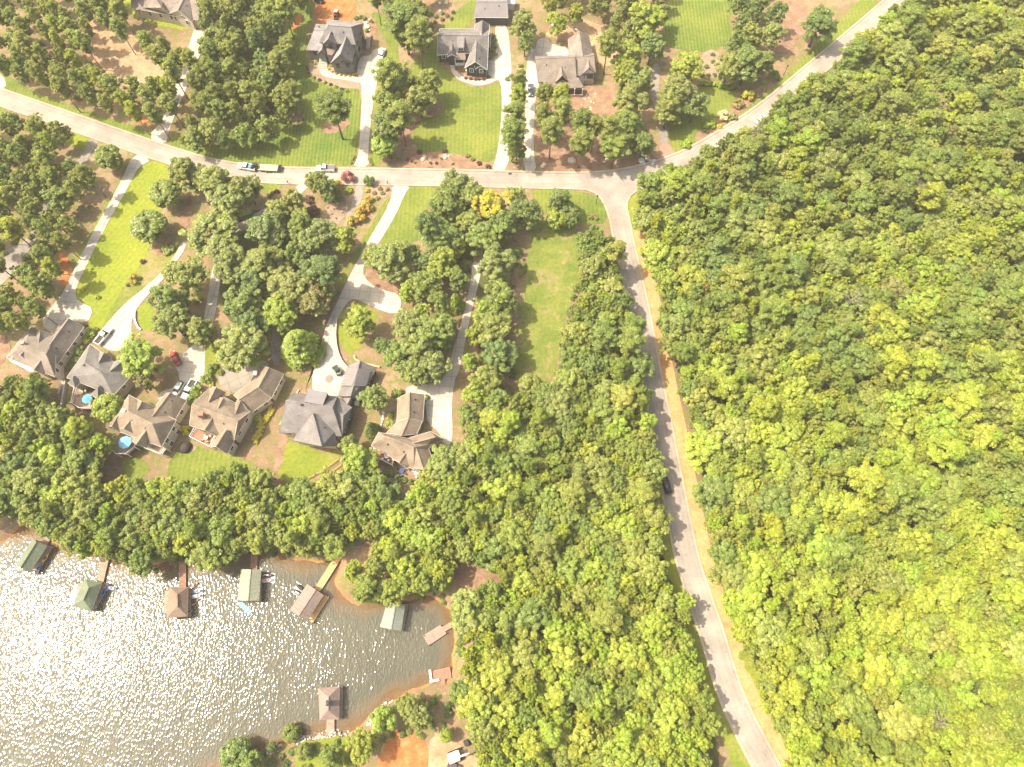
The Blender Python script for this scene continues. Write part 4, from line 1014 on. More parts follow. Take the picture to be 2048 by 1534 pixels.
# ---- single trees of the yards: crown centre, radius (photo pixels), kind, leaf colour, what tells it apart
YARD = [
 (665, 213, 30, 'pine', 'dark green', 'dense dark pine alone in the mulch ring on the striped lawn'),
 (806, 38, 36, 'pine', 'dark green', 'tall dark pine left of the navy house, nearest the top edge'),
 (835, 66, 26, 'pine', 'pine green', 'pine beside the dotted shrub bed left of the navy house'),
 (776, 146, 26, 'pine', 'pine green', 'pine reaching over the drive of the grey house'), (802, 158, 32, 'broad', 'mid green', 'green tree between the grey and navy houses'),
 (855, 160, 28, 'broad', 'olive green', 'olive tree at the front lawn edge before the navy house'), (838, 190, 30, 'broad', 'olive green', 'olive tree over the mulch bed end left of the wide lawn'),
 (774, 198, 26, 'broad', 'mid green', 'green tree halfway down the drive of the grey house'), (772, 250, 32, 'broad', 'dark green', 'dark broad tree beside the lower drive of the grey house'),
 (768, 290, 26, 'round', 'lime green', 'bright low tree by the road end of the grey house drive'), (800, 230, 24, 'pine', 'pine green', 'pine over the mulch strip left of the wide lawn'),
 (1040, 160, 15, 'pine', 'pine green', 'uppermost slim pine between the two white drives'), (1036, 190, 17, 'pine', 'yellow-green', 'second slim pine from the top between the white drives'),
 (1030, 226, 20, 'pine', 'pine green', 'third slim pine down between the white drives'), (1026, 264, 25, 'pine', 'mid green', 'fullest pine in the row between the white drives'),
 (1033, 296, 19, 'broad', 'mid green', 'low leafy tree ending the row between the white drives'),
 (1046, 40, 28, 'broad', 'grey-green', 'airy grey-green tree right of the metal roofed garage'), (1050, 78, 18, 'broad', 'mid green', 'small tree left of the turnaround of the tan house'),
 (1089, 186, 16, 'pine', 'pine green', 'pine before the left corner of the screened porch'), (1121, 190, 18, 'pine', 'yellow-green', 'pine before the middle of the screened porch'),
 (1087, 226, 18, 'pine', 'olive green', 'pine below the porch along the narrow white drive'), (1127, 220, 20, 'pine', 'pine green', 'pine in the bare yard below the porch middle'),
 (1103, 258, 24, 'pine', 'pine green', 'big pine low in the bare yard near the narrow drive'), (1163, 244, 20, 'pine', 'mid green', 'pine in the yard below the white gable'),
 (1163, 282, 24, 'pine', 'pine green', 'pine nearest the road in the bare front yard'), (1190, 250, 18, 'pine', 'olive green', 'narrow pine right of the yard middle'),
 (1220, 256, 22, 'pine', 'pine green', 'pine at the right side of the bare yard'), (1230, 290, 27, 'pine', 'mid green', 'broad pine over the mulch near the road bend'),
 (1255, 245, 30, 'broad', 'mid green', 'large green tree right of the bare yard'), (1262, 198, 32, 'broad', 'grey-green', 'large grey-green tree left of the shaded drive'),
 (1282, 155, 26, 'broad', 'olive green', 'olive tree at the upper end of the shaded drive'), (1288, 282, 22, 'broad', 'dark green', 'dark tree at the foot of the shaded drive'),
 (1250, 142, 22, 'broad', 'yellow-green', 'yellow-green tree right of the tan house wing'), (1258, 272, 20, 'broad', 'mid green', 'green tree behind the pale boulders'),
 (1217, 84, 21, 'pine', 'olive green', 'thin olive pine standing alone on tan soil'), (1256, 102, 30, 'broad', 'yellow-green', 'yellow-green tree right of the tan soil patch'),
 (1306, 86, 26, 'broad', 'dark green', 'dark tree on the left rim of the round lawn'), (1292, 32, 36, 'broad', 'yellow-green', 'big yellow-green tree touching the top edge left of the round lawn'),
 (1377, 126, 28, 'broad', 'yellow-green', 'bright tree below the round lawn'), (1357, 178, 32, 'broad', 'grey-green', 'grey-green tree right of the shaded drive'),
 (1340, 212, 30, 'broad', 'olive green', 'olive tree low beside the shaded drive'), (1392, 205, 24, 'broad', 'dark green', 'dark tree at the left of the small kidney lawn'),
 (1462, 128, 27, 'broad', 'olive green', 'olive tree above the clipped hedge'), (1500, 118, 36, 'broad', 'dark green', 'large dark tree above the yellow shrub'),
 (1642, 42, 34, 'broad', 'dark green', 'dark round tree on the mulch near the upper right road'),
 (217, 315, 27, 'round', 'mid green', 'round tree in the corner of drive and road, left'), (368, 340, 31, 'broad', 'olive green', 'olive tree below the road at the bright lawn top'),
 (433, 358, 37, 'broad', 'olive green', 'wide olive tree overhanging the road left of the truck and trailer'), (490, 372, 28, 'broad', 'grey-green', 'grey-green tree below the truck and trailer'),
 (331, 386, 31, 'round', 'mid green', 'dense round tree at the right edge of the bright lawn, upper'), (297, 452, 36, 'round', 'olive green', 'dense round dark tree standing in the bright lawn'),
 (420, 462, 52, 'broad', 'olive green', 'largest olive tree right of the bright lawn'), (456, 400, 38, 'broad', 'grey-green', 'grey-green tree between the road and the largest olive tree'),
 (370, 545, 36, 'broad', 'olive green', 'olive tree over the curved pale drive'), (458, 525, 34, 'broad', 'grey-green', 'grey-green tree right of the narrow sunken drive'),
 (330, 596, 36, 'broad', 'mid green', 'green tree at the lower bend of the curved drive'), (340, 640, 34, 'broad', 'olive green', 'olive tree above the red car'),
 (276, 710, 40, 'broad', 'lime green', 'bright green tree between the two left pale drives'), (398, 655, 28, 'broad', 'olive green', 'small olive tree over the parking pad'),
 (484, 602, 36, 'broad', 'mid green', 'green tree midway in the wooded yard'), (479, 690, 46, 'broad', 'olive green', 'broad tree shading the stained turning court'),
 (502, 645, 30, 'broad', 'dark green', 'dark tree above the stained turning court'), (530, 455, 38, 'broad', 'blue-green', 'blue-green tree in the upper wooded yard'),
 (636, 468, 34, 'broad', 'grey-green', 'grey-green tree left of the long white drive'), (590, 502, 26, 'broad', 'mid green', 'small green tree in the centre of the wooded yard'),
 (524, 522, 40, 'broad', 'olive green', 'wide olive tree in the left wooded yard'), (620, 545, 36, 'broad', 'dark green', 'dark tree right of the wooded yard centre'),
 (655, 538, 26, 'pine', 'blue-green', 'blue-green conifer beside the long white drive'), (577, 570, 40, 'broad', 'grey-green', 'big grey-green tree in the lower wooded yard'),
 (625, 600, 30, 'broad', 'brown-green', 'brownish tree beside the long white drive'), (559, 622, 34, 'broad', 'lime green', 'bright tree above the conical evergreen'),
 (598, 690, 40, 'cone', 'lime green', 'large bright conical evergreen above the dark roofed house'), (684, 474, 24, 'broad', 'yellow-green', 'yellow-green tree at the end of the tan garden path'),
 (585, 402, 26, 'broad', 'pale green', 'pale flowering tree near the maroon shrubs'), (552, 418, 26, 'broad', 'pale green', 'pale bushy tree left of the maroon shrubs'),
 (632, 360, 22, 'broad', 'olive green', 'olive tree overhanging the road below the covered pickup'), (655, 375, 20, 'broad', 'dark green', 'dark glossy tree left of the amber tree'),
 (548, 470, 26, 'broad', 'dark green', 'dark tree under the blue-green tree'), (600, 452, 28, 'broad', 'mid green', 'green tree above the wooded yard centre'), (508, 560, 30, 'broad', 'blue-green', 'blue-green tree by the sunken drive'),
 (650, 580, 18, 'broad', 'olive green', 'small olive tree at the strip of lawn left of the white drive'),
 (775, 516, 42, 'broad', 'olive green', 'olive tree in the mulch island below the lawn'), (740, 506, 20, 'broad', 'yellow-green', 'thin tree overhanging the long white drive'),
 (820, 504, 20, 'broad', 'dark green', 'small dark tree at the bottom of the lawn right of the white drive'), (716, 642, 30, 'broad', 'yellow-green', 'thin yellow-green tree on the island in the white drive'),
 (889, 402, 36, 'broad', 'mid green', 'green tree below the road left of the golden tree'), (915, 365, 30, 'broad', 'grey-green', 'grey-green tree overhanging the road near the navy house drive'),
 (857, 452, 24, 'pine', 'dark green', 'dark conifer at the right rim of the lawn'), (882, 470, 34, 'broad', 'mid green', 'green tree right of the lawn bottom'),
 (984, 402, 32, 'broad', 'golden', 'golden yellow tree below the road'), (945, 385, 28, 'broad', 'olive green', 'olive tree left of the golden tree'), (940, 446, 27, 'broad', 'olive green', 'olive tree below the golden tree'),
 (912, 492, 18, 'broad', 'yellow-green', 'small yellow-green tree in the middle belt'), (882, 524, 29, 'broad', 'yellow-green', 'bright yellow-green tree above the gravel drive'),
 (849, 525, 20, 'broad', 'blue-green', 'small blue-green tree beside the bright yellow-green one'), (916, 556, 28, 'broad', 'dark green', 'dark tree left of the gravel drive'),
 (849, 566, 32, 'broad', 'mid green', 'green tree right of the white parking spur'), (816, 578, 20, 'broad', 'lime green', 'bright tree touching the white parking spur'),
 (912, 604, 16, 'cone', 'lime green', 'small bright conical tree beside the right drive'), (882, 606, 17, 'pine', 'pine green', 'small feathery conifer beside the right drive'),
 (841, 626, 22, 'broad', 'yellow-green', 'bright tree right below the white parking spur'), (813, 645, 33, 'broad', 'grey-green', 'grey-green tree below the white parking spur'),
 (869, 656, 38, 'broad', 'mid green', 'green tree left of the right drive bend'), (895, 650, 22, 'broad', 'olive green', 'small olive tree hugging the right drive'),
 (794, 706, 32, 'broad', 'mid green', 'green tree above the dark roofed garage'), (838, 696, 36, 'broad', 'olive green', 'wide olive tree above the tan garage'),
 (864, 732, 32, 'broad', 'grey-green', 'grey-green tree in the inner bend of the right drive'), (826, 738, 28, 'broad', 'olive green', 'lower olive tree above the tan garage'),
 (766, 690, 18, 'broad', 'blue-green', 'small blue-green tree on the drive island'), (745, 793, 25, 'broad', 'olive green', 'tree between the dark garage and the tan garage'),
 (968, 470, 34, 'broad', 'mid green', 'uppermost green tree right of the gravel drive'), (992, 522, 36, 'broad', 'grey-green', 'grey-green tree left of the meadow top'),
 (998, 592, 36, 'broad', 'mid green', 'green tree left of the meadow middle'), (968, 624, 24, 'broad', 'lime green', 'lime tree beside the right drive, uppermost of three'),
 (948, 668, 22, 'broad', 'yellow-green', 'yellow tree beside the right drive, middle of three'), (940, 720, 22, 'broad', 'lime green', 'lime tree beside the right drive, lowest of three'),
 (986, 652, 34, 'broad', 'olive green', 'olive tree left of the lower meadow'), (998, 704, 32, 'broad', 'dark green', 'dark tree left of the meadow bottom'), (975, 748, 30, 'broad', 'olive green', 'olive tree at the meadow bottom left'),
 (950, 782, 26, 'broad', 'lime green', 'lime tree above the tan house on the right'), (1008, 440, 28, 'broad', 'mid green', 'green tree below the road at the meadow corner'),
 (940, 830, 24, 'broad', 'mid green', 'green tree beside the end of the right drive'),
 (1052, 420, 28, 'broad', 'dark green', 'dark tree above the meadow'), (1122, 398, 26, 'broad', 'dark green', 'dark tree on the verge above the meadow'), (1114, 438, 21, 'round', 'yellow-green', 'yellow-green bushy tree at the meadow top'),
 (1145, 432, 17, 'broad', 'dark green', 'small dark tree at the meadow top right'), (1030, 390, 20, 'broad', 'pale green', 'pale tree on the verge right of the golden tree'),
 (1060, 770, 24, 'round', 'olive green', 'low olive tree at the meadow bottom, middle'), (1092, 782, 22, 'broad', 'mid green', 'low green tree at the meadow bottom right'),
 (216, 816, 30, 'round', 'lime green', 'dense bright tree between two houses above the lake'), (285, 758, 20, 'broad', 'brown-green', 'brownish bushy tree below the bright green tree'),
 (716, 918, 32, 'broad', 'lime green', 'bright tree right of the lawn fence'), (697, 886, 19, 'broad', 'grey-green', 'grey-green small tree at the dark house corner'), (760, 968, 24, 'broad', 'mid green', 'green tree above the shore path'),
 (743, 858, 17, 'cone', 'dark green', 'dark conical evergreen left of the tan house'), (700, 960, 26, 'broad', 'mid green', 'green tree below the lawn fence'),
 (465, 1515, 34, 'round', 'dark green', 'dark tree at the lower left shore by the bottom edge'), (576, 1468, 19, 'round', 'mid green', 'small tree on the lower shore left of the dock walkway'), (540, 1496, 10, 'round', 'dark green', 'smallest tree on the lower shore'),
 (765, 1440, 27, 'broad', 'lime green', 'bright tree on the lower shore right of the walkway'), (812, 1412, 25, 'broad', 'olive green', 'olive tree on the lower shore by the sandy beach'), (838, 1432, 27, 'broad', 'olive green', 'second olive tree above the red earth'),
 (722, 1492, 28, 'broad', 'yellow-green', 'yellow-green tree left of the red earth'), (660, 1515, 22, 'broad', 'mid green', 'green tree on the grassy lower shore'), (500, 1530, 22, 'broad', 'mid green', 'green tree at the bottom edge by the water'),
 (962, 1430, 30, 'broad', 'lime green', 'very bright tree right of the digger'), (935, 1225, 38, 'broad', 'pale green', 'pale tree overhanging the cove by the slatted dock'), (925, 1385, 26, 'broad', 'mid green', 'green tree beside the red dock'),
 (610, 1500, 14, 'round', 'olive green', 'small bush-like tree on the grassy lower shore'), (893, 1470, 14, 'round', 'yellow-green', 'small yellow tree above the digger'),
]
for (x, y, r, k, t, lab) in YARD: tree_px(x, y, r, k, t, lab)
for i, (x, y, lab) in enumerate([(1830, 375, 'bare grey dead tree in the upper right forest'), (1515, 270, 'dead tree beside the upper road in the forest edge'), (1705, 605, 'bare dead crown in the middle of the forest'), (1880, 1440, 'bare branches in the lower right forest')]):
    p = at(x, y, 11)
    e = empty('dead_tree', (p.x, p.y, 0), lab, 'tree', 'bare dead trees', i * 1.3)
    o = bpy.data.objects.new('trunk', DEAD[i % 2]); o.parent = e; col.objects.link(o); e.scale = (1.05, 1.05, 1.0)

# ---- shrubs
def shrub(px, py, r, tone, label, group=None, h=1.0, cat='shrub', sx=1.0, rz=None):
    p = at(px, py, .6 * r)
    e = bpy.data.objects.new('shrub', random.choice(SHRUB)); col.objects.link(e)
    e.location = (p.x, p.y, ground_z(p.x, p.y)); e.scale = (r * sx, r, r * h)
    e.rotation_euler = (0, 0, random.uniform(0, 6.28) if rz is None else rz)
    e.color = vary(TONES[tone])
    return tag(e, label, cat, group)
for (x, y, t, g) in [((613 + i * 1.5) if i < 3 else 617 + (i - 3) * 11, 130 + i * 7 if i < 4 else 150 + (i - 3) * 4.6, ['mid green', 'maroon'][i % 2], 'shrubs edging the curved bed of the grey house') for i in range(11)]:
    shrub(x, y, .65, t, f'small {t} ball shrub edging the curved bed before the grey house', g)
for x, y in [(624, 122), (630, 127), (634, 121), (658, 138), (664, 142), (672, 147), (681, 149), (690, 150), (699, 151), (707, 150), (712, 148), (661, 131)]:
    shrub(x, y, .55, 'golden' if x > 655 else 'olive green', 'small golden shrub along the grey house front wall' if x > 655 else 'small olive shrub left of the grey house steps', 'foundation shrubs of the grey house')
for x, y in [(712, 35), (722, 33), (728, 36), (742, 42), (733, 60)]: shrub(x, y, .9, 'dark green', 'dark shrub in the bed behind the grey house', 'bed shrubs behind the grey house')
for x, y in [(862, 28), (872, 32), (885, 26), (894, 30), (906, 24), (884, 38), (902, 36), (869, 43), (860, 50), (863, 56), (848, 55), (850, 70), (860, 68), (857, 80), (850, 86), (843, 104), (854, 92), (847, 75)]:
    shrub(x, y, .85, 'dark green', 'round dark shrub dotted in the mulch left of the navy house', 'dotted shrubs left of the navy house')
for i in range(7): shrub(984 + (i % 2) * 6, 70 + i * 7.5, .9, 'mid green', 'shrub in the narrow bed between navy house and white drive', 'bed shrubs right of the navy house')
for x, y in [(932, 156), (941, 157), (951, 158), (958, 158), (968, 158), (976, 154), (913, 137), (921, 141), (928, 140), (918, 134)]:
    shrub(x, y, .6, 'maroon' if x > 930 else 'brown-green', 'maroon shrub along the white wainscot of the navy house' if x > 930 else 'brownish shrub beside the navy house porch', 'front bed shrubs of the navy house')
for i, (x, y) in enumerate([(816, 318), (824, 322), (829, 324), (852, 317), (861, 326), (873, 326), (882, 317), (905, 327), (838, 304), (890, 301), (935, 310), (945, 317), (958, 326), (976, 333), (790, 316), (800, 318)]):
    t = ['maroon', 'maroon', 'brown-green', 'mid green'][i % 4]
    shrub(x, y, .6 if i < 8 else .9, t, f'{t} shrub dotted in the roadside bed below the wide lawn', 'dotted shrubs in the roadside bed')
for x, y in [(701, 325), (704, 318), (708, 313), (738, 318), (742, 322), (744, 328)]: shrub(x, y, .6, 'olive green', 'low shrub flanking the drive mouth of the grey house', 'shrubs at the drive mouth')
for x, y in [(1416, 149), (1429, 149), (1405, 150), (1426, 123), (1425, 108), (1413, 132)]: shrub(x, y, .9, 'dark green', 'small clipped ball on gravel below the round lawn', 'clipped balls below the round lawn')
for i in range(9): shrub(1404 + i * 9, 165 + i * 1.3, 1.15, 'lime green' if i < 5 else 'mid green', 'clipped green hedge plant above the kidney lawn', 'hedge above the kidney lawn', 1.1)
shrub(1497, 190, 2.1, 'golden', 'big golden yellow shrub beside the upper right road', None, 1.3)
shrub(1478, 206, 2.0, 'brown-green', 'dark brown shrub left of the golden one'); shrub(1449, 230, 2.2, 'white-flowered', 'white flowering bush near the upper right road')
shrub(1468, 232, 1.5, 'grey-green', 'grey-green bush right of the white flowering bush'); shrub(1420, 248, 1.9, 'lime green', 'yellow-green bush left of the white flowering one')
shrub(1439, 252, 1.0, 'golden', 'small golden bush below the white flowering one'); shrub(1372, 286, 1.9, 'lime green', 'bright green mound in the lawn by the brick apron', None, .8)
shrub(1549, 150, 2.0, 'dark green', 'round dark shrub by the lamp post on the upper right road', None, 1.1); shrub(1413, 262, .9, 'dark green', 'low dark shrub before the yellow-green bush')
for x, y, t in [(1530, 165, 'lime green'), (1528, 178, 'olive green'), (1515, 192, 'brown-green')]: shrub(x, y, .9, t, f'small {t} shrub near the lamp by the upper right road')
shrub(168, 577, .8, 'golden', 'lone yellow shrub on the bright lawn, upper'); shrub(194, 594, .9, 'yellow-green', 'lone yellow-green shrub on the bright lawn, lower')
shrub(269, 558, 1.7, 'amber', 'amber bush at the edge of the bright lawn', None, 1.2); shrub(285, 522, .9, 'maroon', 'dark ball shrub above the amber bush'); shrub(256, 570, .6, 'maroon', 'tiny dark shrub below the amber bush')
shrub(332, 494, 2.4, 'olive green', 'spreading bush in the mulch ring by the curved drive', None, .6)
for x, y, r, t in [(168, 652, .9, 'dark green'), (173, 660, 1., 'golden'), (166, 670, 1.1, 'lime green'), (172, 680, 1.2, 'yellow-green'), (181, 668, 1.3, 'lime green'), (190, 660, 1.0, 'mid green'), (160, 700, 1.7, 'dark green'), (150, 720, 1.4, 'dark green'), (140, 735, 1.2, 'dark green')]:
    shrub(x, y, r, t, f'{t} foundation shrub right of the leftmost house', 'shrubs right of the leftmost house')
for x, y, r in [(424, 736, 1.7), (414, 758, 1.8), (396, 782, 2.3), (385, 800, 1.8), (440, 745, 1.0)]: shrub(x, y, r, 'mid green', 'round green shrub in the row beside the parking pad', 'row of round shrubs beside the parking pad', 1.1)
shrub(422, 768, .9, 'golden', 'small golden shrub at the end of the row by the parking pad'); shrub(370, 862, 1.5, 'golden', 'golden round bush between two houses above the lake', None, 1.2)
hedge = [(543, 818), (538, 827), (532, 836), (525, 843), (520, 850), (516, 834), (524, 858), (518, 866), (512, 874), (510, 880)]
for x, y in hedge: shrub(x, y, 1.1, 'golden', 'golden hedge plant in the band right of the tan house with the court', 'golden hedge band', .9)
for i in range(7): shrub(363 + i * 3.5, 824 - i * 5.2, .8, 'grey-green', 'small pale shrub along the wall between two lakeside houses', 'pale shrubs along the house wall')
shrub(695, 356, 2.2, 'pink', 'pink flowering crape myrtle by the road', None, 1.4); shrub(739, 362, 1.9, 'dark green', 'dark tall shrub with reddish top beside the garden path', None, 1.6)
shrub(697, 380, 1.3, 'lime green', 'clipped green ball below the pink crape myrtle'); shrub(734, 380, .9, 'golden', 'small golden ball beside the garden path')
shrub(673, 372, 2.0, 'amber', 'amber shrub left of the pink crape myrtle', None, 1.5); shrub(668, 392, 1.3, 'dark green', 'dark shrub below the amber one'); shrub(680, 396, 1.3, 'dark green', 'second dark shrub below the amber one')
for x, y, r in [(720, 428, 2.6), (732, 412, 2.2), (705, 442, 2.2), (738, 398, 1.4)]: shrub(x, y, r, 'amber', 'large amber shrub along the garden path', 'amber shrubs along the garden path', 1.1)
for x, y, r in [(625, 420, 2.0), (618, 398, 1.6), (545, 386, .8), (553, 383, .9), (539, 392, .7)]: shrub(x, y, r, 'maroon', 'dark maroon shrub in the wooded garden', 'maroon shrubs in the wooded garden')
for x, y in [(755, 395), (748, 385), (765, 385), (774, 378), (760, 376)]: shrub(x, y, .8, 'brown-green', 'low brownish shrub on the gravel right of the garden path', 'low shrubs on the gravel bed')
for i, (x, y) in enumerate([(655, 415), (668, 418), (676, 410), (685, 425), (664, 428), (672, 436), (690, 408)]): shrub(x, y, .35, 'brown-green', 'tiny plant on the pink gravel bed', 'tiny plants on the gravel bed')
for x, y, r, t in [(794, 784, 1.7, 'mid green'), (778, 832, 1.3, 'pale green'), (780, 848, 1.3, 'pale green'), (785, 860, .8, 'grey-green'), (780, 945, 1.2, 'mid green'), (797, 955, 1.0, 'mid green'), (808, 960, .9, 'dark green'), (822, 964, .9, 'dark green'), (852, 795, 1.0, 'dark green')]:
    shrub(x, y, r, t, f'{t} shrub around the tan house by the shore path', 'shrubs around the tan house by the shore path')
for x, y in [(1181, 434), (1186, 431), (1192, 435)]: shrub(x, y, .9, 'brown-green', 'brown dry bush on the verge beside the side road', 'dry bushes on the verge')
for x, y in [(1063, 130), (1037, 157), (1044, 150)]: shrub(x - 22, y, .9, 'mid green', 'small shrub on the mulch between the white drives', 'shrubs between the white drives')

# ================================================================== houses
R_TAN = shingle('tan_shingles', (.245, .192, .14)); R_TAUPE = shingle('taupe_shingles', (.225, .187, .157)); R_GREY = shingle('grey_shingles', (.195, .178, .165))
R_SLATE = shingle('slate_grey_shingles', (.235, .218, .21)); R_CHAR = shingle('charcoal_shingles', (.185, .168, .16)); R_BROWN = shingle('brown_shingles', (.22, .155, .115), .18)
R_GREEN = shingle('green_shingles', (.155, .18, .12), .14); R_SAGE = shingle('pale_sage_panels', (.26, .27, .20), .14); R_BLUEG = shingle('grey_green_panels', (.23, .25, .215), .1)
R_ROSE = shingle('rosy_brown_shingles', (.25, .185, .16), .14); R_METAL = plain('standing_seam_metal', (.215, .195, .19), .45, .2, .1, .5)
W_GREY = plain('grey_siding', (.20, .195, .19), .8); W_NAVY = plain('navy_siding', (.05, .056, .065), .7); W_WHITE = plain('white_siding', (.62, .60, .56), .7)
W_CREAM = plain('cream_siding', (.50, .43, .33), .8); W_DARK = plain('charcoal_siding', (.045, .045, .05), .8); W_STONE = plain('stone_facing', (.38, .30, .24), .9, var=.3, scale=4)
W_TAN = plain('tan_siding', (.40, .33, .25), .8); M_DOOR = plain('brown_door', (.12, .07, .045), .6); M_FRAME_DK = plain('dark_window_frame', (.05, .05, .05), .5)
M_CREAM = plain('cream_trim', (.56, .51, .44), .6, var=.05)
M_SCREEN = plain('porch_screen', (.03, .03, .032), .7)

def slab(m, polys, th=.2):
    """roof faces given as lists of points: top, underside and edges, sharing corners"""
    key = {}; vs = []; fs = []
    def vid(p):
        k = (round(p.x, 3), round(p.y, 3), round(p.z, 3))
        if k not in key: key[k] = len(vs); vs.append(p)
        return key[k]
    F = [[vid(p) for p in poly] for poly in polys]
    edges = {}
    for f in F:
        for i in range(len(f)):
            e = (f[i], f[(i + 1) % len(f)]); edges[e] = edges.get(e, 0) + 1
    n = len(vs)
    allv = vs + [Vector((p.x, p.y, p.z - th)) for p in vs]
    out = [tuple(f) for f in F] + [tuple(i + n for i in f[::-1]) for f in F]
    bnd = [e for e in edges if (e[1], e[0]) not in edges]
    out += [(a, a + n, b + n, b) for a, b in bnd]
    m.add(allv, out)
    return [(vs[a], vs[b]) for a, b in bnd]

class House:
    def __init__(s, name, px, label, roof, wall, trim=None, cat='house', group=None, base=0.0, frame=None):
        p = at(px[0], px[1], base)
        s.root = empty(name, (p.x, p.y, base), label, cat, group)
        s.roof, s.wall, s.trim, s.base = roof, wall, trim or (M_CREAM if wall is W_CREAM else M_WHITE), base
        s.pieces = []; s.frame = frame or M_WHITE; s.walls = []
    def part(s, name, mb, mat, parent=None, bevel=0.0):
        o = mb.build(name, mat, s.root if parent is None else None, s.root.location, bevel=bevel)
        if parent is not None: o.parent = parent; o.location = (0, 0, 0)
        return o
    def piece(s, r, e, zr, ze, hip=(0, 0), roof=None, wall=None, walls=True, win=True, inset=.45, trim=True, name='roof', base=None, seams=0):
        """one roof: ridge ends r (photo px at ridge height zr), eave corners e = left-start, left-end, right-end, right-start (at ze)"""
        R0, R1 = at(*r[0], zr), at(*r[1], zr)
        E = [at(x, y, ze) for x, y in e]
        polys = [[R0, R1, E[1], E[0]], [R1, R0, E[3], E[2]]]
        if hip[1]: polys.append([R1, E[2], E[1]])
        if hip[0]: polys.append([R0, E[0], E[3]])
        cen = (E[0] + E[1] + E[2] + E[3]) / 4
        polys = [p if (p[1] - p[0]).cross(p[2] - p[0]).z > 0 else p[::-1] for p in polys]
        m = MB(); bnd = slab(m, polys)
        ro = s.part(name, m, roof or s.roof)
        if seams:
            for k in (0, 1):
                a, b, c, d = (R0, R1, E[1], E[0]) if k == 0 else (R0, R1, E[2], E[3])
                ms = MB()
                n = int((R1 - R0).length / seams)
                for i in range(n + 1):
                    t = i / max(1, n)
                    up = Vector((0, 0, .03)); ms.bar(a.lerp(b, t) + up, d.lerp(c, t) + up, .09, .08)
                s.part('seams', ms, roof or s.roof, ro)
        # ridge cap
        mc = MB(); mc.bar(R0 + Vector((0, 0, .02)), R1 + Vector((0, 0, .02)), .3, .1); s.part('ridge_cap', mc, roof or s.roof, ro)
        if trim:
            mt = MB()
            for a, b in bnd:
                d = (b - a); n = Vector((d.y, -d.x, 0)); n = n.normalized() if n.length > 1e-5 else Vector((0, 0, 0))
                mid = (a + b) / 2
                if (mid - cen).dot(n) < 0: n = -n
                o = n * .035; dz = Vector((0, 0, .12))
                mt.bar(a + o - dz, b + o - dz, .06, .2)
            s.part('fascia', mt, s.trim)
        if walls and (R1 - R0).length > 7:
            for k_ in range(2):                  # plumbing vents on the slope that faces the lake
                q = (R0.lerp(R1, .25 + .45 * k_ + random.uniform(-.08, .08))).lerp(E[3].lerp(E[2], .3 + .4 * k_), random.uniform(.25, .55))
                mv = MB(); mv.tube([q - Vector((0, 0, .2)), q + Vector((0, 0, .45))], [.09, .09], 8); mv.tube([q - Vector((0, 0, .12)), q + Vector((0, 0, .08))], [.3, .12], 8); s.part('vent_pipe', mv, M_BLACK, ro)
        if walls:
            b0 = s.base if base is None else base
            C = []
            for i in range(4):
                p = E[i]; q = E[(i + 1) % 4]; w = E[i - 1]
                C.append(p + ((q - p).normalized() + (w - p).normalized()) * inset)
            top = ze - .08
            dr = (R1 - R0).normalized() * inset
            A0, A1 = R0 + dr * 1.05, R1 - dr * 1.05
            A0.z = A1.z = zr - .32 - (zr - ze) * .06
            mw = MB()
            for i in range(4):
                a, b = C[i], C[(i + 1) % 4]
                pl = [Vector((a.x, a.y, b0 - .3)), Vector((b.x, b.y, b0 - .3)), Vector((b.x, b.y, top)), Vector((a.x, a.y, top))]
                gable = None
                if i == 1 and not hip[1]: gable = A1
                if i == 3 and not hip[0]: gable = A0
                if gable is not None: pl = pl[:3] + [gable] + pl[3:]
                mw.add(pl, [tuple(range(len(pl)))])
                out = Vector(((b - a).y, -(b - a).x, 0)).normalized()
                if out.dot((a + b) / 2 - cen) < 0: out = -out
                s.walls.append((a, b, out, top, gable, win, b0))
            s.part('wall', mw, wall or s.wall)
            s.pieces.append(C)
        return ro
    def window(s, a, d, n, t0, w, z0, h, frame=None, pane=None, name='window'):
        """a window on the wall that starts at a and runs along d, facing n"""
        frame = frame or s.frame
        c = a + d * t0; ang = math.atan2(d.y, d.x)
        mf = MB()
        p = c + n * .05
        mf.box((p.x, p.y, z0 + h / 2), (w + .24, .14, h + .24), ang)
        f = s.part(name, mf, frame)
        mp = MB(); q = c + n * .10
        for k in (-1, 1):
            for j in (-1, 1):
                o = d * k * w * .255
                mp.box((q.x + o.x, q.y + o.y, z0 + h / 2 + j * h * .255), (w * .46, .1, h * .46), ang)
        s.part('pane', mp, pane or M_GLASS, f)
        return f
    def windows(s, step=3.4, w=1.0, h=1.5):
        camp = Vector((0, 0, HCAM))
        for (a, b, n, top, gable, win, b0) in s.walls:
            if not win: continue
            L = (b - a).length; mid = (a + b) / 2
            if L < 2.4 or n.dot(Vector((camp.x - mid.x, camp.y - mid.y, 0))) < 0: continue
            d = (b - a).normalized(); k = max(1, int(L / step))
            for i in range(k):
                t = L * (i + .5) / k; c = a + d * t + n * .6
                if any(inside(c.x, c.y, [(q.x, q.y) for q in P]) for P in s.pieces): continue
                zs = [top - h - .45]
                if top - b0 > 5.0: zs.append(top - h - 3.3)
                for z in zs:
                    if z > b0 + .3: s.window(a, d, n, t, w, z, h)
            if gable is not None and gable.z - top > 2.0:
                g = Vector((gable.x, gable.y, a.z)); t = (g - a).dot(d); c = a + d * t + n * .6
                if not any(inside(c.x, c.y, [(q.x, q.y) for q in P]) for P in s.pieces):
                    s.window(a, d, n, t, .8, top + .1, .9)
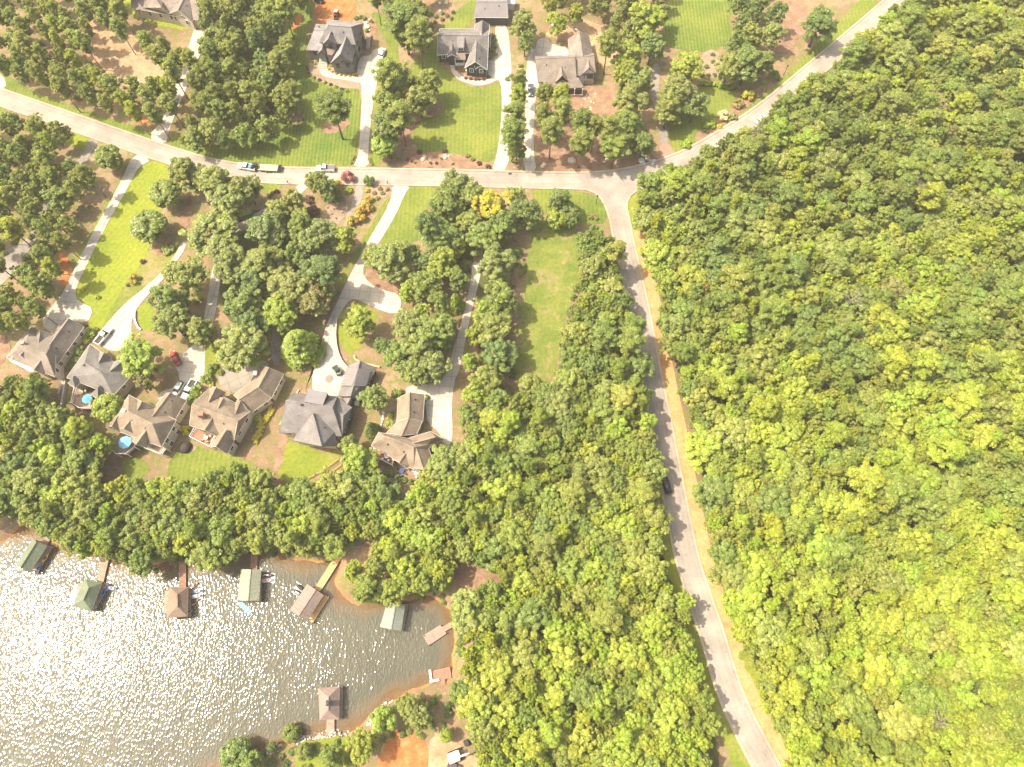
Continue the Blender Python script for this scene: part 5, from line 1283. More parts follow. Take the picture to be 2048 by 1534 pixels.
    def quad_roof(s, pts, roof=None, name='roof', wall=None, base=None, wallon=True, th=.18):
        """a flat sloping roof through four points (px, py, z)"""
        P = [at(*p) for p in pts]
        pl = P if (P[1] - P[0]).cross(P[2] - P[0]).z > 0 else P[::-1]
        m = MB(); slab(m, [pl], th); ro = s.part(name, m, roof or s.roof)
        if wallon:
            c = sum(P, Vector()) / len(P); mw = MB(); C = [p + (c - p) * .06 for p in P]
            for i in range(len(C)):
                a, b = C[i], C[(i + 1) % len(C)]; b0 = s.base if base is None else base
                mw.add([(a.x, a.y, b0), (b.x, b.y, b0), (b.x, b.y, b.z - th), (a.x, a.y, a.z - th)], [(0, 1, 2, 3)])
            s.part('wall', mw, wall or s.wall)
        return ro
    def box_px(s, name, px, py, z, size, mat, rz=0.0, parent=None):
        p = at(px, py, z); m = MB(); m.box((p.x, p.y, z), size, rz); return s.part(name, m, mat, parent)
    def deck(s, pts, z, mat, name='deck', rail=True, th=.18):
        P = [at(x, y, z) for x, y in pts]
        m = MB(); m.prism([(p.x, p.y) for p in P], z - th, z); d = s.part(name, m, mat)
        mp = MB()
        for p in P: mp.box((p.x, p.y, (z + s.base) / 2), (.18, .18, max(.2, z - s.base)))
        s.part('deck_posts', mp, M_WHITE)
        if rail:
            mr = MB()
            for i in range(len(P)):
                a, b = P[i], P[(i + 1) % len(P)]
                if i == 0: continue                       # the first edge is against the house
                up = Vector((0, 0, 1.0)); mr.bar(a + up, b + up, .09, .09); mr.bar(a + up * .2, b + up * .2, .05, .05)
                n = max(2, int((b - a).length / .45))
                for k in range(n + 1):
                    q = a.lerp(b, k / n); mr.box((q.x, q.y, z + .5), (.05, .05, 1.0))
            s.part('railing', mr, M_WHITE)
        return d

def zA(x, y): return (x / 5.1125, 620 + y / 5.1125)
def zB(x, y): return (340 + x / 5.1125, 660 + y / 5.1125)
def zC(x, y): return (540 + x / 5.1125, 680 + y / 5.1125)
def zD(x, y): return (570 + x / 7.865, y / 7.865)
def zE(x, y): return (820 + x / 7.865, y / 7.865)
def zF(x, y): return (1030 + x / 7.865, 30 + y / 7.865)
def mp(z, *pts): return [z(*p) for p in pts]

# -- grey house, upper left of the middle
h = House('grey_house', (670, 110), 'large dark grey house with many pointed gables and front steps', R_SLATE, W_GREY, M_FRAME_DK, frame=M_FRAME_DK)
h.piece(mp(zD, (680, 395), (1040, 420)), mp(zD, (650, 300), (1235, 365), (1112, 705), (540, 665)), 11.0, 6.6, (0, 1))
h.piece(mp(zD, (455, 470), (620, 470)), mp(zD, (482, 376), (650, 380), (570, 800), (336, 788)), 7.2, 4.4, (0, 0))
h.piece(mp(zD, (735, 440), (672, 622)), mp(zD, (640, 540), (592, 695), (815, 706), (800, 560)), 9.6, 6.6)
h.piece(mp(zD, (960, 580), (862, 862)), mp(zD, (880, 690), (712, 1003), (1062, 985), (1115, 735)), 8.8, 4.6)
h.piece(mp(zD, (590, 700), (570, 792)), mp(zD, (548, 770), (505, 848), (650, 872), (640, 740)), 6.2, 4.2)
h.piece(mp(zD, (930, 900), (915, 985)), mp(zD, (905, 920), (885, 1000), (1075, 1005), (1060, 930)), 5.4, 3.4, win=True)
h.quad_roof([(*zD(650, 760), 5.2), (*zD(800, 770), 5.2), (*zD(745, 868), 3.9), (*zD(655, 862), 3.9)], R_ROSE, 'porch_roof')
h.windows(3.0, 1.0, 1.5)
p = at(*zD(590, 885), 0)
mdoor = MB(); mdoor.box((p.x, p.y - .6, 2.4), (1.6, .2, 2.3)); h.part('door', mdoor, M_DOOR)
for i in range(9):
    a, b = at(*zD(552 + i * -1, 930 + i * 20), 0), at(*zD(670, 940 + i * 20), 0)
    m = MB(); m.box(((a.x + b.x) / 2, a.y, (1.35 - i * .15) / 2), (abs(b.x - a.x), .62, 1.35 - i * .15)); h.part('step', m, M_CONC)
h.box_px('vent_pipe', *zD(535, 420), 6.6, (.25, .25, .7), M_FRAME_DK)
m = MB(); m.prism([tuple(at(*zD(x, y), 0)[:2]) for x, y in ((1290, 560), (1360, 570), (1345, 800), (1285, 800))], 0, 1.0); h.part('side_deck', m, M_DECK)

# -- navy house
h = House('navy_house', (925, 110), 'navy house with white trim, white wainscot and charcoal roof', R_CHAR, W_NAVY)
h.piece(mp(zE, (438, 545), (1236, 562)), mp(zE, (472, 450), (1246, 455), (1226, 822), (426, 862)), 7.4, 3.6)
h.piece(mp(zE, (1045, 640), (1025, 965)), mp(zE, (960, 800), (862, 1066), (1214, 1092), (1226, 800)), 7.2, 3.8)
h.piece(mp(zE, (660, 680), (655, 850)), mp(zE, (600, 800), (583, 892), (737, 892), (730, 800)), 5.9, 4.0)
h.piece(mp(zE, (1095, 950), (1104, 1036)), mp(zE, (1045, 1010), (1024, 1086), (1212, 1097), (1200, 1010)), 4.9, 3.4)
h.piece(mp(zE, (1136, 320), (1125, 530)), mp(zE, (1020, 385), (1015, 520), (1240, 530), (1252, 385)), 7.0, 3.8)
h.quad_roof([(*zE(745, 830), 4.6), (*zE(870, 830), 4.6), (*zE(875, 940), 3.2), (*zE(712, 940), 3.2)], R_ROSE, 'porch_roof', wallon=False)
h.quad_roof([(*zE(735, 575), 7.3), (*zE(860, 575), 7.3), (*zE(850, 750), 6.4), (*zE(750, 750), 6.4)], R_CHAR, 'dormer_roof', base=4.2)
p0, p1 = at(*zE(760, 775), 5.6), at(*zE(845, 775), 5.6)
h.window(p0, (p1 - p0).normalized(), Vector((0, -1, 0)), (p1 - p0).length / 2, 1.6, 5.2, .9)
h.windows(3.0, 1.1, 1.4)
for x0, x1, y in ((460, 605, 965), (880, 1035, 1180), (1038, 1205, 1205)):
    a, b = at(*zE(x0, y), 0.), at(*zE(x1, y), 0.); m = MB(); m.box(((a.x + b.x) / 2, a.y + .25, .85), (abs(b.x - a.x), .35, 1.9)); h.part('wainscot', m, M_WHITE)
for x in (718, 855):
    a = at(*zE(x, 1030), 0); m = MB(); m.box((a.x, a.y, 1.6), (.25, .25, 3.2)); h.part('porch_post', m, M_WHITE)
a, b = at(*zE(718, 1035), 0.), at(*zE(858, 1035), 0.); m = MB(); m.box(((a.x + b.x) / 2, a.y + .15, .5), (b.x - a.x, .3, 1.0)); h.part('porch_wall', m, M_WHITE)
h.deck(mp(zE, (1228, 545), (1280, 545), (1262, 745), (1228, 745)), 1.2, M_DECK, 'side_deck')

g = House('metal_roof_garage', (984, 30), 'detached navy garage with grey standing seam roof at the top edge', R_METAL, W_NAVY, cat='garage')
g.piece(mp(zE, (1040, 25), (1530, 25)), mp(zE, (1055, -150), (1525, -150), (1545, 275), (1005, 270)), 6.6, 3.6, seams=.75, win=False)
a = at(*zE(1140, 330), 0); b = at(*zE(1230, 330), 0)
g.window(a + Vector((0, .2, 0)), Vector((1, 0, 0)), Vector((0, -1, 0)), (b - a).length / 2, 1.7, 1.6, 1.4)
a, b = at(*zE(1325, 372), 0), at(*zE(1490, 372), 0); m = MB(); m.box(((a.x + b.x) / 2, a.y + .55, 1.45), (b.x - a.x, .3, 2.9)); dr = g.part('garage_door', m, W_WHITE)
m = MB()
for k in range(4): m.box(((a.x + b.x) / 2, a.y + .36, .55 + k * .65), (b.x - a.x - .4, .08, .5))
g.part('door_panels', m, M_WHITE, dr)
p = at(1019, 14, 0); m = MB(); m.box((p.x, p.y, 1.2), (3.4, 3.0, 2.4)); m.box((p.x, p.y, 2.5), (3.8, 3.4, .25))
sh = m.build('garden_shed', W_WHITE, None, (p.x, p.y, 0)); tag(sh, 'small white shed right of the metal roofed garage', 'shed')

# -- tan house with the screened porch
h = House('tan_house', (1130, 130), 'tan roofed house with screened porch and dark pointed dormers', R_TAUPE, W_WHITE, M_FRAME_DK, frame=M_FRAME_DK)
h.piece(mp(zF, (318, 688), (945, 660)), mp(zF, (312, 650), (925, 632), (968, 1000), (362, 1062)), 8.0, 4.2)
h.piece(mp(zF, (935, 665), (1246, 630)), mp(zF, (940, 640), (1242, 598), (1272, 916), (965, 960)), 7.2, 4.2)
h.piece(mp(zF, (1010, 265), (1066, 640)), mp(zF, (830, 375), (846, 640), (1228, 620), (1160, 322)), 7.4, 3.8)
h.piece(mp(zF, (720, 790), (740, 955)), mp(zF, (690, 920), (638, 1060), (838, 1042), (790, 920)), 6.9, 4.7, wall=W_DARK, win=False)
h.piece(mp(zF, (1145, 700), (1165, 832)), mp(zF, (1100, 830), (1058, 932), (1272, 920), (1230, 830)), 6.9, 4.6, win=False)
h.quad_roof([(*zF(455, 1015), 5.0), (*zF(1000, 985), 5.0), (*zF(1086, 1140), 3.4), (*zF(430, 1172), 3.4)], R_TAUPE, 'porch_roof', wallon=False)
a, b = at(*zF(440, 1290), 0), at(*zF(1050, 1290), 0); ln = (b - a).length; d = (b - a).normalized()
m = MB(); q = a + d * ln / 2; m.box((q.x, q.y + .2, .5), (ln, .5, 1.0)); h.part('stone_base', m, W_STONE)
m = MB(); m.box((q.x, q.y + .25, 2.05), (ln - .2, .08, 2.1)); h.part('porch_screen', m, M_SCREEN)
for i in range(6):
    q = a + d * ln * i / 5; m = MB(); m.box((q.x, q.y + .15, 1.75), (.22, .22, 3.4)); h.part('porch_post', m, M_WHITE)
a, b = at(*zF(1112, 1090), 0), at(*zF(1240, 1090), 0); q = (a + b) / 2
h.window(a + Vector((0, .2, 0)), Vector((1, 0, 0)), Vector((0, -1, 0)), (b - a).length * .42, 1.9, 2.4, 1.5)
m = MB(); m.box((q.x - .4, q.y + .15, .8), ((b - a).length + .6, .3, 1.7)); h.part('stone_base', m, W_STONE)
h.windows(4.0, 1.0, 1.4)

# -- cut off house at the top left
h = House('cream_house', (340, 10), 'pale roofed house with cream gables cut by the top edge', R_TAUPE, W_CREAM)
h.piece([(262, -25), (402, -18)], [(268, -50), (405, -45), (396, 40), (262, 16)], 7.5, 4.0)
h.piece([(300, -20), (322, 14)], [(288, -22), (278, 14), (338, 28), (330, -15)], 7.6, 4.0)
h.piece([(378, -25), (356, 20)], [(362, -20), (334, 28), (384, 44), (404, -10)], 7.4, 4.0)
h.windows()

# -- leftmost house above the lake
h = House('taupe_house', (95, 720), 'taupe roofed house with long garage wing, leftmost of the lakeside row', R_TAUPE, W_CREAM)
h.piece([(137, 637), (90, 702)], [(131, 636), (80, 698), (108, 738), (168, 653)], 6.8, 3.4)
h.piece([(50, 690), (92, 708)], [(61, 653), (112, 672), (110, 754), (12, 715)], 8.2, 4.8, (1, 1))
h.piece([(80, 662), (76, 690)], [(70, 655), (66, 684), (100, 690), (106, 668)], 7.0, 4.8)
h.piece([(62, 690), (40, 710)], [(50, 682), (34, 705), (58, 724), (72, 702)], 7.0, 4.9)
h.piece([(84, 716), (68, 740)], [(76, 708), (62, 736), (88, 750), (96, 722)], 6.8, 4.8)
h.deck([(30, 716), (68, 738), (66, 746), (24, 724)], 4.6, W_WHITE, 'balcony')
h.windows(3.2)
h.box_px('chimney', 48, 688, 8.0, (1.0, .7, 2.0), W_STONE)

# -- hipped house with the dark roof
h = House('grey_hip_house', (200, 760), 'grey hip roofed house with deck and bright blue umbrella', R_GREY, W_CREAM)
h.piece(mp(zA, (865, 540), (1040, 645)), mp(zA, (920, 345), (1342, 672), (1160, 872), (680, 690)), 8.6, 4.6, (1, 1))
h.piece(mp(zA, (1060, 440), (1000, 545)), mp(zA, (1020, 430), (950, 540), (1080, 570), (1140, 480)), 7.0, 4.8)
h.piece(mp(zA, (1235, 535), (1120, 625)), mp(zA, (1200, 510), (1080, 600), (1160, 690), (1290, 620)), 7.0, 4.8)
h.piece(mp(zA, (745, 680), (742, 690)), mp(zA, (790, 660), (690, 745), (770, 800), (830, 720)), 6.6, 4.6, (1, 1))
h.piece(mp(zA, (1003, 775), (1001, 790)), mp(zA, (1040, 780), (925, 860), (1000, 912), (1070, 850)), 6.6, 4.2, (1, 1))
h.deck(mp(zA, (780, 800), (930, 870), (960, 940), (930, 1012), (830, 1012), (745, 955)), 2.4, M_DECK)
h.windows(3.2)
h.box_px('vent', *zA(862, 562), 8.3, (.5, .5, .5), M_BLACK); h.box_px('vent', *zA(1030, 640), 8.3, (.5, .5, .5), M_BLACK)

# -- tan house with the octagonal deck
h = House('tan_gabled_house', (295, 850), 'tan roofed gabled house with octagonal deck and pale blue umbrella', R_TAN, W_CREAM)
h.piece(mp(zA, (1310, 1035), (1560, 1165)), mp(zA, (1318, 868), (1802, 1125), (1650, 1400), (1093, 1197)), 9.6, 5.4, (1, 1))
h.piece(mp(zA, (1740, 845), (1530, 1120)), mp(zA, (1700, 850), (1500, 1085), (1780, 1130), (1906, 925)), 7.8, 4.0)
h.piece(mp(zA, (1450, 935), (1395, 1035)), mp(zA, (1400, 930), (1340, 1030), (1520, 1040), (1600, 985)), 8.2, 5.4)
h.piece(mp(zA, (1350, 1100), (1262, 1212)), mp(zA, (1300, 1100), (1210, 1200), (1390, 1280), (1430, 1200)), 8.4, 5.4)
h.piece(mp(zA, (1490, 1230), (1392, 1372)), mp(zA, (1440, 1220), (1350, 1340), (1500, 1410), (1540, 1330)), 7.8, 5.2)
h.piece(mp(zA, (1200, 1088), (1140, 1190)), mp(zA, (1170, 1080), (1105, 1180), (1225, 1250), (1240, 1170)), 7.6, 5.4)
o8 = [at(*zA(1278, 1360), 2.6) + Vector((math.cos(a), math.sin(a), 0)) * 3.4 for a in [math.radians(22.5 + 45 * i) for i in range(8)]]
m = MB(); m.prism([(q.x, q.y) for q in o8], 2.4, 2.6); h.part('deck', m, M_DECK)
m = MB()
for i in range(8):
    a, b = o8[i], o8[(i + 1) % 8]; up = Vector((0, 0, 1)); m.bar(a + up, b + up, .09, .09); m.box((a.x, a.y, 1.8), (.18, .18, 3.6))
h.part('railing', m, M_WHITE)
h.deck(mp(zA, (1500, 1345), (1660, 1395), (1700, 1420), (1655, 1480), (1480, 1410)), 2.6, M_DECK, 'balcony')
h.windows(2.8, 1.1, 1.6)
h.box_px('skylight', *zA(1262, 1030), 9.2, (1.0, .8, .4), M_WHITE)

# -- tan house with the bent garage wing
h = House('court_house', (470, 830), 'sprawling tan roofed house with bent garage wing and turning court', R_TAN, W_CREAM)
h.piece(mp(zB, (225, 760), (690, 928)), mp(zB, (395, 600), (820, 830), (655, 1125), (198, 972)), 9.0, 5.0, (0, 1))
h.piece(mp(zB, (1010, 385), (900, 588)), mp(zB, (918, 366), (800, 560), (1036, 698), (1162, 450)), 7.6, 4.0)
h.piece(mp(zB, (905, 580), (700, 712)), mp(zB, (830, 530), (650, 665), (800, 868), (1036, 696)), 7.5, 4.0)
h.piece(mp(zB, (468, 585), (392, 735)), mp(zB, (434, 578), (360, 730), (480, 730), (572, 638)), 7.6, 5.0)
h.piece(mp(zB, (540, 695), (475, 828)), mp(zB, (500, 690), (430, 830), (560, 850), (680, 772)), 7.9, 5.2)
h.piece(mp(zB, (720, 720), (662, 862)), mp(zB, (690, 715), (620, 850), (740, 880), (804, 832)), 7.6, 5.2)
h.piece(mp(zB, (440, 885), (352, 1022)), mp(zB, (400, 880), (310, 1005), (480, 1085), (525, 1060)), 7.9, 5.0)
h.piece(mp(zB, (577, 1018), (470, 1190)), mp(zB, (530, 1020), (418, 1190), (585, 1268), (655, 1130)), 7.8, 4.6)
h.windows(2.6, 1.2, 1.6)
ch = h.box_px('chimney', *zB(325, 870), 8.9, (1.5, 1.0, 2.2), plain('brick', (.30, .13, .09), .9, var=.3, scale=4)); h.box_px('skylight', *zB(868, 440), 6.3, (1.0, 1.2, .4), M_WHITE)
h.deck(mp(zB, (262, 1010), (470, 1085), (420, 1200), (212, 1098)), 2.2, M_DECK_RED, 'patio_deck')

# -- dark roofed house with the metal garage roof
h = House('charcoal_house', (645, 850), 'big charcoal roofed house with metal roofed garage and breezeway', R_CHAR, W_DARK, W_DARK)
h.piece(mp(zC, (160, 618), (640, 690)), mp(zC, (250, 545), (690, 575), (735, 985), (95, 945)), 9.8, 5.2, (0, 1), wall=W_CREAM)
h.piece(mp(zC, (435, 745), (525, 1085)), mp(zC, (330, 870), (232, 1026), (662, 1078), (690, 900)), 9.4, 5.2, wall=W_CREAM)
h.piece(mp(zC, (640, 700), (750, 775)), mp(zC, (700, 590), (840, 690), (738, 985), (600, 880)), 7.2, 5.0, (0, 1))
h.piece(mp(zC, (840, 560), (735, 745)), mp(zC, (760, 560), (690, 720), (800, 760), (850, 580)), 5.2, 3.2, win=False)
h.piece(mp(zC, (920, 215), (822, 575)), mp(zC, (805, 245), (700, 575), (925, 612), (1088, 285)), 6.6, 3.4)
h.quad_roof([(*zC(395, 500), 8.4), (*zC(590, 538), 8.4), (*zC(540, 665), 9.9), (*zC(345, 630), 9.9)], R_METAL, 'dormer_roof', base=6.0)
for k, (x0, y0, x1, y1, x2, y2, x3, y3) in enumerate(((905, 290, 1030, 320, 985, 470, 855, 470), (785, 280, 905, 290, 840, 470, 725, 465))):
    za, zb = (6.75, 4.3) if k == 0 else (4.1, 6.75)
    P = [at(x0 / 5.1125 + 540, y0 / 5.1125 + 680, za), at(x1 / 5.1125 + 540, y1 / 5.1125 + 680, zb), at(x2 / 5.1125 + 540, y2 / 5.1125 + 680, zb), at(x3 / 5.1125 + 540, y3 / 5.1125 + 680, za)]
    m = MB(); slab(m, [P if (P[1] - P[0]).cross(P[2] - P[0]).z > 0 else P[::-1]], .1); pn = h.part('metal_roof', m, R_METAL)
    m = MB()
    for i in range(9): m.bar(P[0].lerp(P[3], i / 8) + Vector((0, 0, .04)), P[1].lerp(P[2], i / 8) + Vector((0, 0, .04)), .08, .08)
    h.part('seams', m, R_METAL, pn)
h.windows(2.8, 1.2, 1.8)
h.box_px('chimney_pipe', *zC(325, 665), 9.6, (.5, .5, .9), M_BLACK)
h.box_px('ac_unit', *zC(890, 648), .5, (1.1, 1.1, 1.0), M_WHITE)

# -- tan house at the shore path
h = House('tan_shore_house', (825, 900), 'tan roofed house with separate looking garage beside the shore path', R_TAN, W_CREAM)
h.piece(mp(zC, (1425, 535), (1420, 808)), mp(zC, (1305, 595), (1297, 838), (1562, 828), (1580, 560)), 6.6, 3.4)
h.piece(mp(zC, (1420, 800), (1345, 975)), mp(zC, (1300, 830), (1190, 950), (1500, 960), (1555, 832)), 6.6, 4.0)
h.piece(mp(zC, (1185, 985), (1470, 1100)), mp(zC, (1110, 942), (1660, 1060), (1470, 1325), (1035, 1082)), 8.6, 4.8, (1, 1))
h.piece(mp(zC, (1440, 1060), (1690, 990)), mp(zC, (1420, 1000), (1640, 935), (1782, 1015), (1560, 1110)), 7.4, 4.6, (0, 1))
h.piece(mp(zC, (1480, 1070), (1570, 1330)), mp(zC, (1600, 1060), (1655, 1195), (1600, 1352), (1450, 1315)), 7.8, 4.6, (0, 0))
h.piece(mp(zC, (1400, 1135), (1320, 1250)), mp(zC, (1340, 1120), (1248, 1212), (1400, 1310), (1455, 1300)), 7.0, 4.6)
h.deck(mp(zC, (1075, 1100), (1270, 1215), (1255, 1285), (1045, 1180)), 2.0, M_DECK_RED, 'deck')
h.deck(mp(zC, (1460, 1320), (1560, 1360), (1520, 1430), (1400, 1370)), .5, M_DECK_RED, 'lower_deck', rail=False)
h.windows(2.8, 1.2, 1.6)

# ================================================================== docks and boats
def zG(x, y): return (x / 5.1125, 1040 + y / 5.1125)
def zH(x, y): return (400 + x / 5.1125, 1040 + y / 5.1125)
def zI(x, y): return (600 + x / 5.1125, 1160 + y / 5.1125)
DK = WATER + .55                               # deck level
def boathouse(name, label, r, e, zr, ze, hip, roof, deck, walk, wmat, seams=0, dmat=None):
    c = sum((at(x, y, WATER) for x, y in e), Vector()) / 4
    h = House(name, (0, 0), label, roof, W_TAN, roof, cat='boathouse', base=WATER)
    h.root.location = (c.x, c.y, WATER)
    h.piece(r, e, zr, ze, hip, walls=False, trim=True, seams=seams)
    E = [at(x, y, ze) for x, y in e]; C = sum(E, Vector()) / 4
    for p in E:
        q = p + (C - p) * .10; m = MB(); m.box((q.x, q.y, (ze + WATER) / 2 - .3), (.22, .22, ze - WATER + .4)); h.part('post', m, M_DECK)
    # floating deck under the roof, an open slip in the middle
    P = [at(x, y, DK) for x, y in deck]
    n = len(P)
    for i in range(n):
        a, b = P[i], P[(i + 1) % n]; L = (b - a).length; d = (b - a).normalized(); nn = Vector((-d.y, d.x, 0))
        cc = sum(P, Vector()) / n
        if nn.dot(cc - a) < 0: nn = -nn
        k = max(2, int(L / 1.2)); w = 1.5
        for j in range(k):                     # boards laid in sections
            s0, s1 = L * j / k, L * (j + 1) / k - .03
            q = [a + d * s0, a + d * s1, a + d * s1 + nn * w, a + d * s0 + nn * w]
            m = MB(); m.prism([(v.x, v.y) for v in q], DK - .2 - i * .004, DK - i * .004); h.part('deck_section', m, dmat or M_DECK)
    for p in P:
        m = MB(); m.tube([(p.x, p.y, WATER - 2), (p.x, p.y, DK + 1.1)], [.14, .13], 8); h.part('pile', m, M_DECK)
    if walk:
        W = [at(x, y, DK) for x, y in walk[0]]; w = walk[1]
        L = (W[1] - W[0]).length; d = (W[1] - W[0]).normalized(); nn = Vector((-d.y, d.x, 0)); k = max(3, int(L / 1.1))
        for j in range(k):
            a = W[0] + d * (L * j / k); b = W[0] + d * (L * (j + 1) / k - .04)
            q = [a - nn * w / 2, b - nn * w / 2, b + nn * w / 2, a + nn * w / 2]
            m = MB(); m.prism([(v.x, v.y) for v in q], DK - .15, DK + .035); h.part('walkway_section', m, wmat)
        m = MB()
        for s_ in (-1, 1): m.bar(W[0] + nn * s_ * w * .5 - Vector((0, 0, .1)), W[1] + nn * s_ * w * .5 - Vector((0, 0, .1)), .12, .3)
        h.part('walkway_beam', m, M_DECK)
    return h
b = boathouse('boathouse', 'green gable roofed boathouse with yellow and blue kayaks, leftmost dock', mp(zG, (370, 225), (205, 487)), mp(zG, (340, 185), (163, 455), (307, 532), (482, 262)), 2.9, 1.2, (0, 0), R_GREEN,
          mp(zG, (350, 215), (540, 275), (385, 545), (215, 480)), (mp(zG, (450, 250), (530, 110)), 1.5), M_DECK)
b = boathouse('boathouse', 'green hip roofed boathouse with a green float mat', mp(zG, (905, 692), (850, 815)), mp(zG, (873, 600), (748, 872), (932, 928), (1042, 645)), 2.9, 1.0, (1, 1), R_GREEN,
          mp(zG, (800, 640), (1120, 660), (975, 925), (770, 880)), (mp(zG, (1020, 640), (1095, 320)), 1.7), M_DECK)
b = boathouse('boathouse', 'brown hip roofed boathouse with pink kayaks', mp(zG, (1810, 760), (1812, 885)), mp(zG, (1738, 688), (1700, 1002), (1916, 982), (1922, 690)), 2.9, 1.0, (1, 1), R_BROWN,
          mp(zG, (1690, 715), (1955, 700), (1950, 970), (1670, 960)), (mp(zG, (1868, 720), (1868, 400)), 1.5), M_DECK_RED)
b = boathouse('boathouse', 'pale sage gable roofed boathouse beside two water scooters', mp(zH, (517, 507), (490, 822)), mp(zH, (420, 504), (384, 817), (602, 822), (622, 508)), 2.6, 1.2, (0, 0), R_SAGE,
          mp(zH, (430, 520), (640, 530), (622, 835), (400, 830)), (mp(zH, (550, 530), (556, 290)), 1.5), M_DECK_RED, .9)
b = boathouse('boathouse', 'rosy brown gable roofed boathouse with a new cedar deck', mp(zH, (1182, 712), (1008, 978)), mp(zH, (1095, 655), (918, 922), (1092, 1032), (1262, 765)), 2.6, 1.2, (0, 0), R_ROSE,
          mp(zH, (1115, 690), (1320, 792), (1155, 1052), (960, 925)), (mp(zH, (1200, 715), (1430, 352)), 1.7), M_DECK_NEW, .9, M_DECK_NEW)
b = boathouse('boathouse', 'grey-green gable roofed boathouse nearest the point', mp(zI, (977, 243), (930, 503)), mp(zI, (893, 228), (818, 478), (1032, 517), (1074, 252)), 2.6, 1.2, (0, 0), R_BLUEG,
          mp(zI, (910, 250), (1105, 265), (1060, 520), (840, 480)), (mp(zI, (1005, 260), (1030, 110)), 1.4), M_DECK, 1.1)
b = boathouse('boathouse', 'rosy brown hip roofed boathouse with a small cupola, lower shore', mp(zI, (290, 1195), (286, 1330)), mp(zI, (188, 1106), (203, 1428), (397, 1422), (402, 1090)), 2.9, 1.0, (1, 1), R_ROSE,
          mp(zI, (205, 1110), (440, 1092), (432, 1408), (215, 1400)), (mp(zI, (312, 1410), (312, 1580)), 1.7), M_DECK)
p = at(*zI(293, 1258), 3.1); m = MB(); m.box((p.x, p.y, 2.9), (.9, .9, 1.0)); m.box((p.x, p.y, 3.55), (1.2, 1.2, .5), 0, .15); b.part('cupola', m, M_FRAME_DK)

def open_dock(label, quad, walk, n, mat):
    P = [at(*q, DK) for q in quad]; c = sum(P, Vector()) / 4
    e = empty('dock', (c.x, c.y, WATER), label, 'dock')
    for j in range(n):
        a0, a1 = P[0].lerp(P[1], j / n), P[0].lerp(P[1], (j + .96) / n); b0, b1 = P[3].lerp(P[2], j / n), P[3].lerp(P[2], (j + .96) / n)
        m = MB(); m.prism([(v.x, v.y) for v in (a0, a1, b1, b0)], DK - .22, DK); m.build('deck_board', mat, e)
    m = MB()
    for i in range(4): m.bar(P[i] - Vector((0, 0, .18)), P[(i + 1) % 4] - Vector((0, 0, .18)), .2, .34)
    m.build('dock_frame', M_DECK, e)
    W = [at(*q, DK) for q in walk[0]]; w = walk[1]; d = (W[1] - W[0]).normalized(); nn = Vector((-d.y, d.x, 0)); k = 6; L = (W[1] - W[0]).length
    for j in range(k):
        a, b2 = W[0] + d * L * j / k, W[0] + d * (L * (j + .96) / k)
        m = MB(); m.prism([(v.x, v.y) for v in (a - nn * w / 2, b2 - nn * w / 2, b2 + nn * w / 2, a + nn * w / 2)], DK - .2, DK + .03); m.build('walkway_section', mat, e)
    for i in range(4):
        m = MB(); m.tube([(P[i].x, P[i].y, WATER - 2), (P[i].x, P[i].y, DK + .7)], [.12, .12], 8); m.build('pile', M_DECK, e)
open_dock('open slatted dock with boards across in the right cove', mp(zI, (1262, 570), (1436, 464), (1492, 546), (1316, 664)), (mp(zI, (1465, 505), (1610, 420)), 1.3), 9, plain('faded_pink_boards', (.29, .18, .14), .85, var=.25))
open_dock('open reddish dock with pale corner bench at the sandy shore', mp(zI, (1328, 940), (1530, 894), (1542, 992), (1350, 1046)), (mp(zI, (1458, 1010), (1464, 1090)), 1.2), 9, M_DECK_RED)
# corner bench
p = at(*zI(1375, 1030), DK + .3); m = MB(); m.box((p.x, p.y, DK + .25), (2.2, .5, .45), .2); m.box((p.x - 1.0, p.y + 1.3, DK + .25), (.5, 2.2, .45), .2)
o = m.build('corner_bench', M_WHITE, None, (p.x, p.y, DK)); tag(o, 'white corner bench on the reddish dock', 'bench')

def kayak(a, b, w, mat, label, z=WATER + .18, group=None):
    A, B = at(*a, z), at(*b, z); L = (B - A).length; d = (B - A).normalized(); ang = math.atan2(d.y, d.x); c = (A + B) / 2
    e = empty('kayak', (c.x, c.y, z - .15), label, 'kayak', group, ang)
    sec = []; n = 11; m = MB(); vs = []; fs = []; k = 8
    for i in range(n):
        t = i / (n - 1); x = (t - .5) * L; wd = max(.03, w / 2 * math.sin(math.pi * t) ** .7); rise = .16 * (2 * t - 1) ** 4
        for j in range(k):
            q = 2 * math.pi * j / k; vs.append((x, math.cos(q) * wd, .17 + math.sin(q) * .17 + rise))
    for i in range(n - 1):
        for j in range(k): fs.append((i * k + j, i * k + (j + 1) % k, (i + 1) * k + (j + 1) % k, (i + 1) * k + j))
    fs += [tuple(range(k)), tuple(range((n - 1) * k, n * k))]
    m.add(vs, fs); m.build('hull', mat, e, (0, 0, 0), True)
    m2 = MB(); m2.tube([(-.5, 0, .33), (-.35, 0, .36), (.35, 0, .36), (.5, 0, .33)], [.05, w * .3, w * .3, .05], 10); 
    m2.v = [(x, y, .30 + (z_ - .34) * .25) for x, y, z_ in m2.v]; m2.build('cockpit', M_BLACK, e, (0, 0, 0))
C_YEL = plain('yellow_plastic', (.72, .42, .03), .4); C_BLUE = plain('blue_plastic', (.04, .14, .42), .4); C_LBLUE = plain('light_blue_plastic', (.20, .42, .60), .4); C_PINK = plain('faded_pink_plastic', (.60, .22, .16), .45)
kayak(zG(430, 435), zG(500, 345), .8, C_YEL, 'yellow kayak beside the leftmost green boathouse', DK + .05); kayak(zG(360, 535), zG(425, 450), .8, C_BLUE, 'blue kayak beside the leftmost green boathouse', DK + .05)
